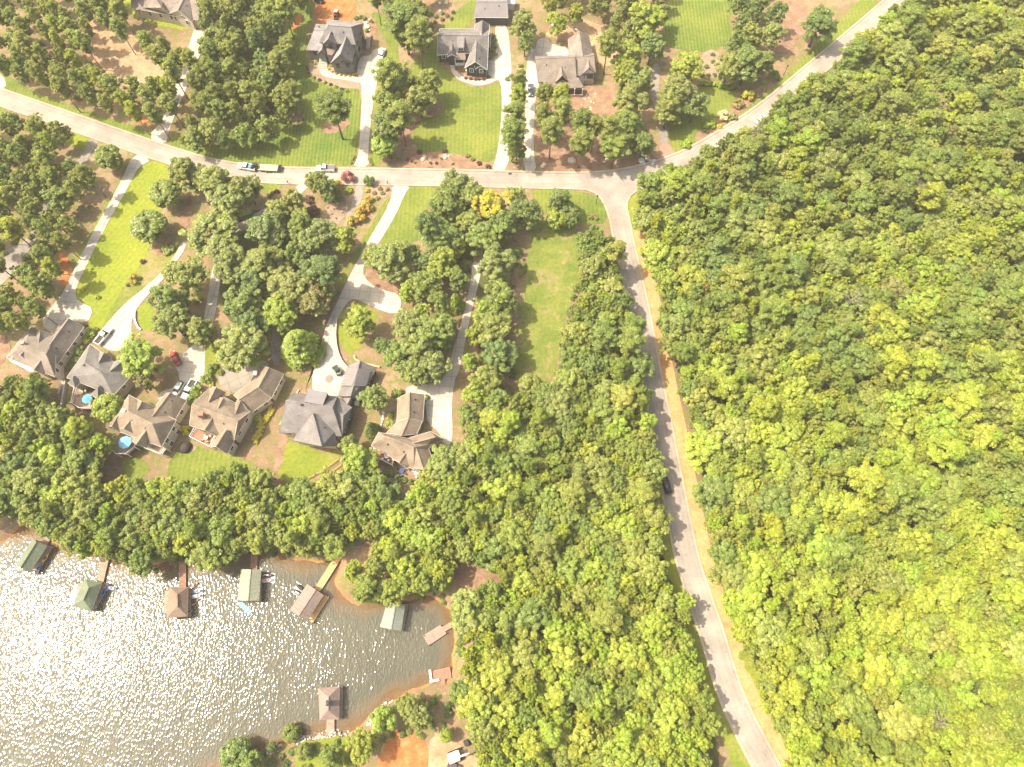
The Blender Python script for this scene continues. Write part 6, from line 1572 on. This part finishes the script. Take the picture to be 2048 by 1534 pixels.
kayak(zG(1035, 800), zG(1090, 690), .9, C_BLUE, 'blue kayak right of the green hip roofed boathouse', DK + .05); kayak(zG(1672, 890), zG(1690, 1005), .8, C_LBLUE, 'light blue kayak at the brown boathouse')
kayak(zG(1960, 695), zG(2030, 635), .8, C_PINK, 'upper faded pink kayak at the brown boathouse'); kayak(zG(1955, 880), zG(2035, 805), .8, C_PINK, 'lower faded pink kayak at the brown boathouse')
kayak(zG(1915, 945), zG(1965, 932), .5, plain('cream_plastic', (.6, .45, .33), .5), 'short cream paddle board at the brown boathouse corner', DK + .05)

def float_mat(quad, mat, label, n=4, th=.25):
    P = [at(*q, WATER + th) for q in quad]; c = sum(P, Vector()) / 4; e = empty('float_mat', (c.x, c.y, WATER), label, 'float mat')
    for j in range(n):
        a0, a1 = P[0].lerp(P[1], j / n), P[0].lerp(P[1], (j + .94) / n); b0, b1 = P[3].lerp(P[2], j / n), P[3].lerp(P[2], (j + .94) / n)
        m = MB(); m.prism([(v.x, v.y) for v in (a0, a1, b1, b0)], WATER - .1, WATER + th); m.build('panel', mat, e, bevel=.06)
float_mat(mp(zG, (765, 650), (708, 820), (760, 850), (818, 665)), plain('mint_foam', (.20, .50, .36), .6), 'mint green float mat beside the green hip roofed boathouse')
float_mat(mp(zG, (1620, 660), (1675, 760), (1640, 640), (1600, 660)), plain('cream_foam', (.62, .52, .40), .6), 'pale float at the left of the brown boathouse', 2)
float_mat(mp(zH, (420, 820), (540, 935), (500, 978), (375, 852)), plain('blue_foam', (.16, .38, .66), .6), 'blue float mat below the sage boathouse', 5)

def scooter(c, ang, L, hull, seat, label, z):
    e = empty('water_scooter', (c.x, c.y, z), label, 'water scooter', None, ang)
    m = MB(); vs = []; fs = []; n = 8; k = 8
    for i in range(n):
        t = i / (n - 1); x = (t - .5) * L; wd = .55 * (1 - max(0, t - .45) ** 2 * 2.6); 
        for j in range(k):
            q = 2 * math.pi * j / k; vs.append((x, math.cos(q) * max(.06, wd), .3 + math.sin(q) * .3))
    for i in range(n - 1):
        for j in range(k): fs.append((i * k + j, i * k + (j + 1) % k, (i + 1) * k + (j + 1) % k, (i + 1) * k + j))
    fs += [tuple(range(k)), tuple(range((n - 1) * k, n * k))]; m.add(vs, fs); m.build('hull', hull, e, (0, 0, 0), True)
    m = MB(); m.box((-.35, 0, .75), (1.5, .42, .35), 0, .8); m.build('seat', seat, e, (0, 0, 0), bevel=.05)
    m = MB(); m.box((.75, 0, .72), (.9, .7, .35), 0, .5); m.build('hood', hull, e, (0, 0, 0), bevel=.05)
    m = MB(); m.bar((.4, -.4, 1.05), (.4, .4, 1.05), .07, .07); m.build('handlebar', M_BLACK, e, (0, 0, 0))
def lift_platform(quad, label, skis, hulls):
    P = [at(*q, WATER + .3) for q in quad]; c = sum(P, Vector()) / 4; e = empty('float_platform', (c.x, c.y, WATER), label, 'float platform')
    for j in range(skis):
        a0, a1 = P[0].lerp(P[3], (j + .02) / skis), P[0].lerp(P[3], (j + .97) / skis); b0, b1 = P[1].lerp(P[2], (j + .02) / skis), P[1].lerp(P[2], (j + .97) / skis)
        m = MB(); m.prism([(v.x, v.y) for v in (a0, b0, b1, a1)], WATER - .1, WATER + .3); m.build('float_section', M_WHITE, e, bevel=.05)
        cc = (a0 + a1 + b0 + b1) / 4; d = (b0 - a0).normalized()
        scooter(cc, math.atan2(d.y, d.x), (b0 - a0).length * .84, hulls[j][0], hulls[j][1], hulls[j][2], WATER + .31)
C_RED = plain('red_gelcoat', (.5, .06, .05), .3); C_DGREY = plain('dark_gelcoat', (.05, .05, .06), .3); C_SIL = plain('silver_gelcoat', (.42, .42, .44), .35)
lift_platform(mp(zH, (632, 540), (770, 545), (768, 640), (632, 640)), 'white double float platform beside the sage boathouse', 2, [(C_DGREY, C_SIL, 'dark water scooter on the upper half of the white platform'), (C_SIL, C_RED, 'silver and red water scooter on the lower half of the white platform')])
lift_platform(mp(zH, (1080, 690), (1000, 632), (935, 738), (1015, 790)), 'white double float platform left of the rosy boathouse', 2, [(C_DGREY, M_BLACK, 'black water scooter on the upper float by the rosy boathouse'), (C_DGREY, C_SIL, 'grey water scooter on the lower float by the rosy boathouse')])
lift_platform(mp(zG, (1960, 705), (2075, 700), (2075, 800), (1960, 805)), 'white float platform right of the brown boathouse', 2, [(C_SIL, C_BLUE, 'silver water scooter at the brown boathouse, upper'), (C_SIL, C_SIL, 'silver water scooter at the brown boathouse, lower')])
p = at(*zG(1140, 695), WATER + .2); scooter(p, -.25, 3.0, C_SIL, C_BLUE, 'silver and blue water scooter right of the green hip roofed boathouse', WATER + .05)

# ================================================================== vehicles
def wheel(e, x, y, r=.36, w=.26):
    m = MB(); m.tube([(x, y - w / 2, r), (x, y + w / 2, r)], [r, r], 14); t = m.build('wheel', M_TYRE, e, (0, 0, 0))
    m = MB(); s = 1 if y > 0 else -1; m.tube([(x, y + s * (w / 2 - .02), r), (x, y + s * (w / 2 + .02), r)], [r * .6, r * .55], 12); o = m.build('rim', M_RIM, None, (0, 0, 0)); o.parent = t
def loft(secs):
    """closed body from cross sections (x, half width, z bottom, z top, top half width)"""
    vs = []; fs = []
    for (x, w, zb, zt, wt) in secs: vs += [(x, -w * .96, zb), (x, -w, (zb + zt) / 2), (x, -wt, zt), (x, wt, zt), (x, w, (zb + zt) / 2), (x, w * .96, zb)]
    for i in range(len(secs) - 1):
        for j in range(6): fs.append((6 * i + j, 6 * i + (j + 1) % 6, 6 * (i + 1) + (j + 1) % 6, 6 * (i + 1) + j))
    fs += [tuple(range(6))[::-1], tuple(range(6 * len(secs) - 6, 6 * len(secs)))]
    return MB().add(vs, fs)
def place(name, front, rear, L, label, cat='car'):
    A, B = at(*front, .8), at(*rear, .8); d = A - B; c = (A + B) / 2
    return empty(name, (c.x, c.y, .14), label, cat, None, math.atan2(d.y, d.x))
def lamps(e, L, W, z):
    for s in (-1, 1):
        m = MB(); m.box((L / 2 - .06, s * W * .36, z), (.12, .32, .16)); m.build('headlight', M_WHITE, e, (0, 0, 0))
        m = MB(); m.box((-L / 2 + .05, s * W * .38, z + .1), (.1, .2, .22)); m.build('tail_light', C_RED, e, (0, 0, 0))
def car(front, rear, paint, label, L=4.7, W=1.85, suv=False):
    e = place('parked_car', front, rear, L, label); h = L / 2; k = .12 if suv else 0
    loft([(-h, W * .42, .35, .80 + k, W * .40), (-h + .15, W / 2, .25, .95 + k, W * .45), (-h * .45, W / 2, .22, 1.0 + k, W * .46), (h * .25, W / 2, .22, .98 + k, W * .46), (h * .6, W / 2, .22, .90 + k, W * .44), (h - .12, W * .48, .25, .74 + k, W * .40), (h, W * .40, .35, .62 + k, W * .36)]).build('body', paint, e, (0, 0, 0), True)
    xr = -h + (.25 if suv else .75); top = 1.72 if suv else 1.42
    gl = loft([(xr - .05, W * .42, .95 + k, .97 + k, W * .41), (xr + .45, W * .455, .95, top - .06, W * .36), (.35, W * .455, .95, top - .06, W * .37), (1.15, W * .43, .94, 1.0 + k, W * .41)]); gl.build('glass', M_GLASS, e, (0, 0, 0))
    loft([(xr + .4, W * .36, top - .08, top - .02, W * .34), (-.3, W * .385, top - .08, top + .02, W * .36), (.4, W * .37, top - .08, top - .02, W * .35)]).build('roof', paint, e, (0, 0, 0), True)
    m = MB()
    for s in (-1, 1): m.bar((-.35, s * W * .452, 1.0), (-.35, s * W * .37, top - .05), .12, .07)
    m.build('pillar', paint, e, (0, 0, 0))
    for x in (-h * .6, h * .62):
        for s in (-1, 1): wheel(e, x, s * (W / 2 - .12))
    lamps(e, L, W, .68 + k)
    for s in (-1, 1): m = MB(); m.box((.75, s * (W / 2 + .08), 1.02 + k), (.12, .2, .14)); m.build('mirror', paint, e, (0, 0, 0))
    return e
def pickup(front, rear, paint, label, bed='open', L=5.8, W=2.0, load=None):
    e = place('pickup_truck', front, rear, L, label, 'pickup'); h = L / 2
    loft([(-.35, W / 2, .4, 1.12, W * .46), (h * .45, W / 2, .4, 1.12, W * .46), (h * .8, W / 2, .4, 1.08, W * .45), (h - .1, W * .48, .42, 1.0, W * .42), (h, W * .44, .45, .85, W * .4)]).build('body', paint, e, (0, 0, 0), True)
    m = MB(); fl = -h + .02; m.box(((fl - .35) / 2, 0, .62), (-.35 - fl, W * .96, .42))
    for s in (-1, 1): m.box(((fl - .35) / 2, s * (W / 2 - .07), .95), (-.35 - fl, .14, .6))
    m.box((fl + .06, 0, .92), (.12, W * .96, .55)); m.build('bed', paint, e, (0, 0, 0))
    if bed == 'cover': m = MB(); m.box(((fl - .35) / 2, 0, 1.27), (-.42 - fl, W * .92, .06)); m.build('bed_cover', plain('grey_vinyl', (.12, .115, .115), .7), e, (0, 0, 0))
    else: m = MB(); m.box(((fl - .35) / 2, 0, .86), (-.45 - fl, W * .8, .04)); m.build('bed_liner', M_BLACK, e, (0, 0, 0))
    loft([(-.45, W * .45, 1.1, 1.15, W * .44), (-.3, W * .45, 1.1, 1.86, W * .37), (.75, W * .45, 1.1, 1.86, W * .37), (1.45, W * .44, 1.1, 1.16, W * .42)]).build('glass', M_GLASS, e, (0, 0, 0))
    loft([(-.36, W * .38, 1.82, 1.9, W * .36), (.2, W * .39, 1.82, 1.94, W * .37), (.85, W * .37, 1.82, 1.9, W * .35)]).build('roof', paint, e, (0, 0, 0), True)
    m = MB()
    for s in (-1, 1):
        m.bar((.22, s * W * .455, 1.1), (.22, s * W * .385, 1.88), .12, .07); m.bar((-.36, s * W * .455, 1.1), (-.3, s * W * .385, 1.88), .16, .08)
    m.build('pillar', paint, e, (0, 0, 0))
    for x in (-h * .6, h * .64):
        for s in (-1, 1): wheel(e, x, s * (W / 2 - .1), .4)
    lamps(e, L, W, .85)
    for s in (-1, 1): m = MB(); m.box((1.15, s * (W / 2 + .1), 1.25), (.14, .24, .2)); m.build('mirror', M_BLACK, e, (0, 0, 0))
    return e
P_WHITE = plain('white_car_paint', (.80, .80, .79), .25, 0, .02, 1, .5); P_RED = plain('red_car_paint', (.36, .03, .035), .25, 0, .05, 1, .5); P_DARK = plain('dark_car_paint', (.03, .036, .042), .22, .2, .05, 1, .5)
P_SILVER = plain('silver_car_paint', (.45, .45, .44), .3, .3, .04, 1, .5); P_SLATE = plain('slate_car_paint', (.07, .09, .10), .25, .2, .05, 1, .5)
def zV(x, y): return (460 + x / 6.827, 300 + y / 6.827)
t1 = pickup(zV(128, 215), zV(330, 250), P_WHITE, 'white pickup with blue tarp load towing a trailer on the road', 'open')
m = MB(); m.box((-1.2, 0, 1.15), (1.2, 1.5, .55), .1, .8); o = m.build('tarp_load', plain('blue_tarp', (.08, .22, .45), .6), None, None, bevel=.08)
o.location = t1.matrix_basis @ Vector((0, 0, .02)); o.rotation_euler = t1.rotation_euler; tag(o, 'blue tarp covered load in the bed of the towing pickup', 'load')
t2 = pickup(zV(1172, 250), zV(1440, 255), P_WHITE, 'white pickup with grey bed cover parked on the road', 'cover')
# trailer with a loader on its front
A, B = at(*zV(345, 240), .6), at(*zV(705, 260), .6); d = (A - B).normalized(); c = (A + B) / 2; L = (A - B).length
e = empty('flatbed_trailer', (c.x, c.y, .14), 'flatbed trailer with tan plank deck behind the towing pickup', 'trailer', None, math.atan2(d.y, d.x))
for j in range(14):
    m = MB(); m.box((-L * .5 + 1.1 + j * (L - 2.0) / 14, 0, .82), ((L - 2.0) / 14 * .93, 2.3, .1)); m.build('plank', plain('tan_planks', (.56, .44, .26), .8, var=.2), e, (0, 0, 0))
m = MB()
for s in (-1, 1): m.bar((-L / 2, s * 1.2, .76), (L / 2 - .6, s * 1.2, .76), .12, .2)
m.bar((L / 2 - .6, 1.2, .7), (L / 2 + .8, 0, .6), .12, .15); m.bar((L / 2 - .6, -1.2, .7), (L / 2 + .8, 0, .6), .12, .15); m.build('frame', M_BLACK, e, (0, 0, 0))
m = MB()
for k in range(4): m.box((-L / 2 + .15 + k * .28, 0, 1.0 - k * .03), (.12, 2.2, .4)); 
m.build('tail_ramp', M_BLACK, e, (0, 0, 0))
for x in (-.6, .35):
    for s in (-1, 1): wheel(e, x, s * 1.32, .36)
def loader(pos, ang, body, roofm, label, z=.1, boom=M_BLACK):
    e = empty('skid_loader', (pos.x, pos.y, z), label, 'loader', None, ang)
    m = MB(); m.box((-.2, 0, .8), (2.0, 1.1, .8)); m.build('body', body, e, (0, 0, 0), bevel=.08)
    m = MB(); m.box((.1, 0, 1.6), (1.1, 1.0, 1.0), 0, .9); m.build('cab', M_GLASS, e, (0, 0, 0))
    m = MB(); m.box((.1, 0, 2.13), (1.25, 1.1, .1)); m.build('cab_roof', roofm, e, (0, 0, 0), bevel=.03)
    for s in (-1, 1):
        m = MB(); m.bar((-1.1, s * .72, 1.5), (.9, s * .72, 1.25), .16, .22); m.bar((.9, s * .72, 1.25), (1.5, s * .72, .4), .16, .2); m.build('lift_arm', boom, e, (0, 0, 0))
        m = MB(); m.prism([(-1.0, s * .62 - .19), (1.0, s * .62 - .19), (1.0, s * .62 + .19), (-1.0, s * .62 + .19)], .02, .62); m.build('track', M_TYRE, e, (0, 0, 0), bevel=.1)
    m = MB(); m.box((1.75, 0, .3), (.7, 1.7, .5), 0, .8); m.build('bucket', M_BLACK, e, (0, 0, 0))
    return e
lp = e.matrix_basis @ Vector((L / 2 - .2, 0, 0)); loader(lp, math.atan2(d.y, d.x) + math.pi, M_BLACK, M_BLACK, 'black loader at the front end of the flatbed trailer', .2)
loader(at(673, 27, 1), math.radians(-95), plain('red_enamel', (.45, .07, .03), .4), M_WHITE, 'red loader with white cab roof on the red clay')
loader(at(675, 742, 1), math.radians(125), plain('grey_enamel', (.20, .22, .22), .4), M_GLASS, 'grey loader with green arms on the pale drive', .12, plain('green_enamel', (.15, .28, .06), .5))
car((767, 97), (760, 116), P_WHITE, 'white car at the end of the grey house drive'); car((1061, 191), (1062, 170), P_SLATE, 'dark car beside the screened porch house', 4.8, 1.9, True)
car((1530, 231), (1513, 245), P_WHITE, 'white car half hidden on the upper right road'); car((1329, 958), (1337, 982), P_DARK, 'dark car in shade on the straight road', 4.8, 1.9, True)
car((345, 707), (357, 727), P_RED, 'dark red car on the parking pad'); car((349, 790), (364, 766), P_SILVER, 'silver estate on the parking pad, left of the white pickup', 4.9, 1.9, True)
pickup((371, 793), (387, 765), P_WHITE, 'white pickup on the parking pad above the tan gabled house'); pickup((217, 660), (197, 684), P_WHITE, 'white pickup on the pale drive above the grey hip house')
car((630, -2), (646, 3), P_DARK, 'dark buggy at the top edge on the red clay', 3.4, 1.6, True)
# digger at the bottom edge
p = at(912, 1512, 1); e = empty('excavator', (p.x, p.y, .1), 'white tracked excavator on the tan soil at the bottom edge', 'excavator', None, .35)
for s in (-1, 1): m = MB(); m.prism([(-1.7, s * 1.05 - .25), (1.7, s * 1.05 - .25), (1.7, s * 1.05 + .25), (-1.7, s * 1.05 + .25)], .02, .75); m.build('track', M_TYRE, e, (0, 0, 0), bevel=.15)
m = MB(); m.box((-.5, 0, 1.3), (2.6, 2.2, .9)); m.build('house', plain('ivory_enamel', (.48, .44, .38), .5), e, (0, 0, 0), bevel=.12)
m = MB(); m.box((.35, .55, 2.1), (1.3, 1.0, 1.3), 0, .9); c_ = m.build('cab', M_GLASS, e, (0, 0, 0)); m = MB(); m.box((.35, .55, 2.78), (1.4, 1.1, .1)); o = m.build('cab_roof', M_WHITE, None, (0, 0, 0)); o.parent = c_
m = MB(); m.bar((.6, -.3, 1.6), (3.0, -.3, 3.2), .35, .5); m.build('boom', plain('pale_enamel', (.6, .55, .48), .5), e, (0, 0, 0)); m = MB(); m.bar((3.0, -.3, 3.2), (4.6, -.3, 1.2), .28, .38); m.build('arm', plain('pale_enamel', (.6, .55, .48), .5), e, (0, 0, 0))
m = MB(); m.box((4.7, -.3, .7), (.8, 1.0, .8), 0, .7); m.build('bucket', M_BLACK, e, (0, 0, 0))
p = at(905, 1532, .7); m = MB(); m.box((p.x, p.y, .6), (2.4, 1.6, 1.1), -.3, .85); m.box((p.x + 1.5, p.y - .4, .45), (.9, 1.3, .7), -.3); o = m.build('generator', plain('dark_machine', (.05, .04, .04), .6), None, (p.x, p.y, 0), bevel=.06); tag(o, 'dark machine below the white excavator at the bottom edge', 'machine')
p = at(933, 1486, .7); m = MB(); m.box((p.x, p.y, .6), (1.3, 1.3, 1.2), .4, .9); o = m.build('water_tank', M_BLACK, None, (p.x, p.y, 0), bevel=.15); tag(o, 'black tank beside the trees right of the red earth', 'tank')

# ================================================================== small things
def umbrella(px, py, z, r, mat, label):
    p = at(px, py, z + 2.3); e = empty('patio_umbrella', (p.x, p.y, z), label, 'umbrella'); m = MB(); n = 8
    ring = [(math.cos(2 * math.pi * i / n) * r, math.sin(2 * math.pi * i / n) * r, 2.1) for i in range(n)]
    m.add(ring + [(0, 0, 2.7)] + [(x, y, q - .06) for x, y, q in ring] + [(0, 0, 2.62)], [(i, (i + 1) % n, n) for i in range(n)] + [((i + 1) % n + n + 1, i + n + 1, 2 * n + 1) for i in range(n)] + [(i, i + n + 1, (i + 1) % n + n + 1, (i + 1) % n) for i in range(n)])
    m.build('canopy', mat, e, (0, 0, 0)); m = MB(); m.tube([(0, 0, 0), (0, 0, 2.75)], [.04, .04], 6); m.build('pole', M_WHITE, e, (0, 0, 0))
umbrella(173, 797, 2.4, 1.35, plain('sky_blue_canvas', (.09, .30, .48), .8), 'sky blue umbrella on the deck of the grey hip house'); umbrella(249, 884, 2.6, 1.75, plain('pale_blue_canvas', (.15, .36, .50), .8), 'pale blue umbrella on the octagonal deck')
def table_set(px, py, z, mat, label, n=4):
    p = at(px, py, z); e = empty('patio_table', (p.x, p.y, z), label, 'table'); m = MB(); m.tube([(0, 0, .68), (0, 0, .74)], [.65, .65], 14); m.build('table_top', mat, e, (0, 0, 0)); m = MB(); m.tube([(0, 0, 0), (0, 0, .7)], [.07, .07], 6); m.build('leg', M_BLACK, e, (0, 0, 0))
    for i in range(n):
        a = 6.283 * i / n + .5; q = (p.x + math.cos(a) * 1.15, p.y + math.sin(a) * 1.15); c = empty('patio_chair', (q[0], q[1], z), f'chair around the {label}', 'chair', 'chairs around the ' + label, a)
        m = MB(); m.box((0, 0, .44), (.5, .5, .07)); m.build('seat', mat, c, (0, 0, 0)); m = MB(); m.box((.25, 0, .7), (.07, .5, .55)); m.build('backrest', mat, c, (0, 0, 0)); m = MB()
        for sx in (-1, 1):
            for sy in (-1, 1): m.box((sx * .2, sy * .2, .2), (.05, .05, .4))
        m.build('leg_frame', mat, c, (0, 0, 0))
C_TEAK = plain('tan_furniture', (.45, .33, .22), .7); C_NAVYF = plain('navy_furniture', (.04, .06, .16), .7)
table_set(*zB(375, 1110), 2.2, C_TEAK, 'tan table on the reddish patio deck'); table_set(*zC(1350, 1345), .08, C_NAVYF, 'navy table on the patio of the shore path house', 6)
table_set(*zC(1195, 1195), 2.0, M_WHITE, 'pale table on the red deck of the shore path house', 4); table_set(*zC(1500, 1365), .5, M_WHITE, 'white table on the lower deck', 3); table_set(*zA(840, 850), 2.4, C_TEAK, 'table on the deck under the blue umbrella', 4)
p = at(*zB(148, 1195), .9); m = MB(); n = 12; ring = []
for j, (r, z) in enumerate(((1.6, 0), (1.65, .6), (1.4, 1.2), (.8, 1.6), (.15, 1.75))):
    ring += [(p.x + math.cos(6.283 * i / n) * r, p.y + math.sin(6.283 * i / n) * r, z) for i in range(n)]
m.add(ring, [(j * n + i, j * n + (i + 1) % n, (j + 1) * n + (i + 1) % n, (j + 1) * n + i) for j in range(4) for i in range(n)] + [tuple(range(4 * n, 5 * n))]); o = m.build('covered_grill', plain('dark_cover', (.045, .035, .033), .8), None, (p.x, p.y, 0), True); tag(o, 'dark domed cover on the lawn below the patio deck', 'cover')
p = at(*zB(238, 1210), .05); m = MB(); m.tube([(p.x, p.y, .0), (p.x, p.y, .12)], [.8, .78], 10); o = m.build('stepping_stone', M_GRAVEL, None, (p.x, p.y, 0)); tag(o, 'pale flat stone beside the dark domed cover', 'stone')
p = at(659, 758, 0); m = MB(); m.tube([(p.x, p.y, .05), (p.x, p.y, .145)], [1.15, 1.15], 24); o = m.build('paver_medallion', plain('brown_pavers', (.20, .165, .135), .9, var=.25, scale=3), None, (p.x, p.y, 0)); o['kind'] = 'structure'
def lamp(px, py, label):
    p = at(px, py, 0); e = empty('lamp_post', (p.x, p.y, 0), label, 'lamp post'); m = MB(); m.tube([(0, 0, 0), (0, 0, .4), (0, 0, 3.6)], [.14, .08, .06], 8); m.build('pole', M_BLACK, e, (0, 0, 0))
    m = MB(); m.box((0, 0, 3.85), (.34, .34, .5), 0, 1.25); m.box((0, 0, 4.2), (.5, .5, .2), 0, .2); m.build('lantern', M_BLACK, e, (0, 0, 0))
lamp(1192, 408, 'black lamp post on the verge at the road junction'); lamp(1567, 150, 'black lamp post beside the upper right road')
def mailbox(px, py, label):
    p = at(px, py, 0); e = empty('mailbox', (p.x, p.y, 0), label, 'mailbox'); m = MB(); m.box((0, 0, .55), (.14, .14, 1.1)); m.build('post', M_BLACK, e, (0, 0, 0)); m = MB(); m.box((0, 0, 1.25), (.28, .55, .35)); m.build('box', M_BLACK, e, (0, 0, 0), bevel=.05)
mailbox(577, 368, 'black mailbox on the road edge below the trailer'); mailbox(776, 369, 'mailbox at the mouth of the long white drive'); mailbox(779, 317, 'mailbox in the bed left of the wide lawn'); mailbox(394, 306, 'mailbox beside the curb above the bend of the left road')
p = at(1020, 348, 0); m = MB(); m.box((p.x, p.y, .14), (1.0, .7, .06)); o = m.build('storm_drain', M_BLACK, None, (p.x, p.y, .1)); tag(o, 'dark storm drain grate at the road edge', 'drain')
# retaining walls
def wall_px(pts, h, w, mat, label, name='garden_wall'):
    L = smoothline([at(x, y, 0) for x, y in pts], 5); e = empty(name, tuple(L[0]), label, 'wall')
    acc = 0
    for i in range(len(L) - 1):
        a, b = L[i], L[i + 1]; d = b - a; m = MB(); m.bar(a + Vector((0, 0, h / 2)), a + d * .985 + Vector((0, 0, h / 2)), w, h); m.build('wall_block', mat, e)
wall_px([(675, 638), (672, 668), (675, 698), (684, 722), (697, 738)], .8, .45, plain('pale_block', (.42, .36, .28), .9, var=.2), 'curved pale retaining wall along the drive island')
wall_px([(709, 712), (712, 720), (728, 728), (760, 735)], .6, .5, plain('tan_rubble', (.45, .33, .18), .9, var=.3, scale=3), 'tan rubble edging below the drive island')
wall_px([(271, 622), (271, 640), (277, 655), (283, 660)], .6, .4, M_WHITE, 'short white wall by the small yellow lawn')
wall_px([(120, 790), (132, 762), (128, 800), (124, 820)], 1.0, .5, M_STONE, 'dark curved garden wall left of the grey hip deck')
wall_px([(598, 780), (585, 805), (572, 830), (560, 850)], .4, .4, plain('tan_rubble', (.45, .33, .18), .9), 'line of tan edging stones beside the charcoal house')
# split rail fence round the lower lawn
e = None
def rail_fence(pts, label):
    P = [at(x, y, 0) for x, y in pts]; e = empty('rail_fence', tuple(P[0]), label, 'fence')
    for i in range(len(P) - 1):
        a, b = P[i], P[i + 1]; k = max(1, int((b - a).length / 2.2))
        for j in range(k + 1):
            q = a.lerp(b, j / k); m = MB(); m.box((q.x, q.y, .55), (.14, .14, 1.1)); m.build('post', M_DECK_NEW, e)
        for z in (.45, .95): m = MB(); m.bar(a + Vector((0, 0, z)), b + Vector((0, 0, z)), .07, .12); m.build('rail', M_DECK_NEW, e)
rail_fence([(680, 918), (655, 936), (632, 950), (604, 964)], 'pale rail fence round the lawn below the charcoal house'); rail_fence([(684, 930), (662, 946), (640, 960)], 'second darker rail fence below the lawn')
# boulders and shore stones
def boulder(px, py, r, mat, label, group=None, z=None):
    p = at(px, py, 0 if z is None else z); bm = bmesh.new(); bmesh.ops.create_icosphere(bm, subdivisions=2, radius=1.0); rs = random.Random(int(px * 7 + py))
    k = [rs.uniform(.7, 1.25) for _ in range(3)]
    for v in bm.verts: v.co = Vector((v.co.x * k[0], v.co.y * k[1], v.co.z * .6)) * r * (1 + rs.uniform(-.14, .14))
    me = bpy.data.meshes.new('boulder'); bm.to_mesh(me); bm.free(); me.materials.append(mat); o = bpy.data.objects.new('boulder', me); col.objects.link(o)
    gz = ground_z(p.x, p.y); o.location = (p.x, p.y, gz + r * .25); tag(o, label, 'boulder', group)
M_ROCK = plain('pale_rock', (.50, .42, .32), .9, var=.25); M_ROCKG = plain('grey_rock', (.42, .39, .36), .9, var=.25)
for x, y, r in [(1283, 322, .9), (1295, 318, .8), (1288, 327, .7), (1305, 328, .8), (1300, 322, .6), (1308, 322, .6)]: boulder(x, y, r, M_ROCKG, 'pale boulder in the cluster beside the brick apron', 'boulders beside the brick apron')
for x, y, r in [(1143, 322, 1.2), (1088, 330, .9), (1085, 333, .7), (1214, 318, .5)]: boulder(x, y, r, M_ROCK, 'tan boulder in the bare front yard near the road', 'boulders in the bare front yard')
for i in range(16): boulder(1178 + random.uniform(-16, 14), 185 + i * 2.2 + random.uniform(-2, 2), random.uniform(.15, .35), M_ROCK, 'small stone in the trail below the white gable', 'stones in the bare yard')
for x, y, r in [(1060, 100, .9), (1066, 102, .7), (1105, 50, .5), (1110, 57, .6), (1146, 55, .6), (1152, 60, .5), (1141, 52, .4)]: boulder(x, y, r, M_ROCKG, 'pale stone around the turnaround of the tan house', 'stones around the turnaround')
for x, y, r in [(880, 8, .7), (893, 6, .8), (880, 22, .5), (740, 40, .5), (735, 55, .9), (732, 48, .8), (737, 62, .6)]: boulder(x, y, r, M_ROCK, 'garden stone near the top edge beds', 'garden stones near the top edge')
for x, y, r in [(846, 319, .7), (890, 315, .9), (898, 313, .6)]: boulder(x, y, r, M_ROCK, 'garden boulder in the roadside bed below the wide lawn', 'boulders in the roadside bed')
def riprap(pts, n, label):
    L = smoothline([at(x, y, WATER + .4) for x, y in pts], 8); m = MB(); rs = random.Random(5)
    for i in range(n):
        p = L[rs.randrange(len(L))] + Vector((rs.uniform(-1, 1), rs.uniform(-.8, .8), 0)); r = rs.uniform(.2, .5); z = ground_z(p.x, p.y)
        m.box((p.x, p.y, z + .1), (r * 1.6, r * 1.3, r * 1.3), rs.uniform(0, 3), .6)
    o = m.build('riprap', M_ROCKG, None, tuple(L[0])); tag(o, label, 'shore stones', None, 'stuff')
riprap([(596, 1480), (620, 1472), (650, 1468), (700, 1466)], 130, 'grey shore stones piled at the lower dock walkway')
riprap([(740, 1446), (760, 1425), (780, 1405)], 90, 'grey shore stones along the bank right of the lower dock')
riprap([(500, 1510), (530, 1503), (560, 1492)], 60, 'grey shore stones along the lower left bank')
# stepping stones by the tan shore house
for i in range(6): boulder(768 - i * 1.3, 826 + i * 6, .45, M_ROCKG, 'flat stepping stone in the bed left of the tan shore house', 'stepping stones')

# ================================================================== thin haze volume, added to lift the dark shadows
hz = MB(); hz.box((0, 0, 89.0), (8400, 8400, 190.0))
o = hz.build('haze', None or M_WHITE); o.data.materials.clear(); o['kind'] = 'stuff'
mh = bpy.data.materials.new('haze'); mh.use_nodes = True
for n_ in list(mh.node_tree.nodes): mh.node_tree.nodes.remove(n_)
ho = nd(mh.node_tree, 'ShaderNodeOutputMaterial'); hv = nd(mh.node_tree, 'ShaderNodeVolumePrincipled')
hv.inputs['Color'].default_value = (1.0, .93, .78, 1); hv.inputs['Density'].default_value = .0002; hv.inputs['Anisotropy'].default_value = 0.0
mh.node_tree.links.new(hv.outputs[0], ho.inputs['Volume']); o.data.materials.append(mh)
tag(o, 'thin warm haze added over the whole valley to lift the shadows', 'haze')
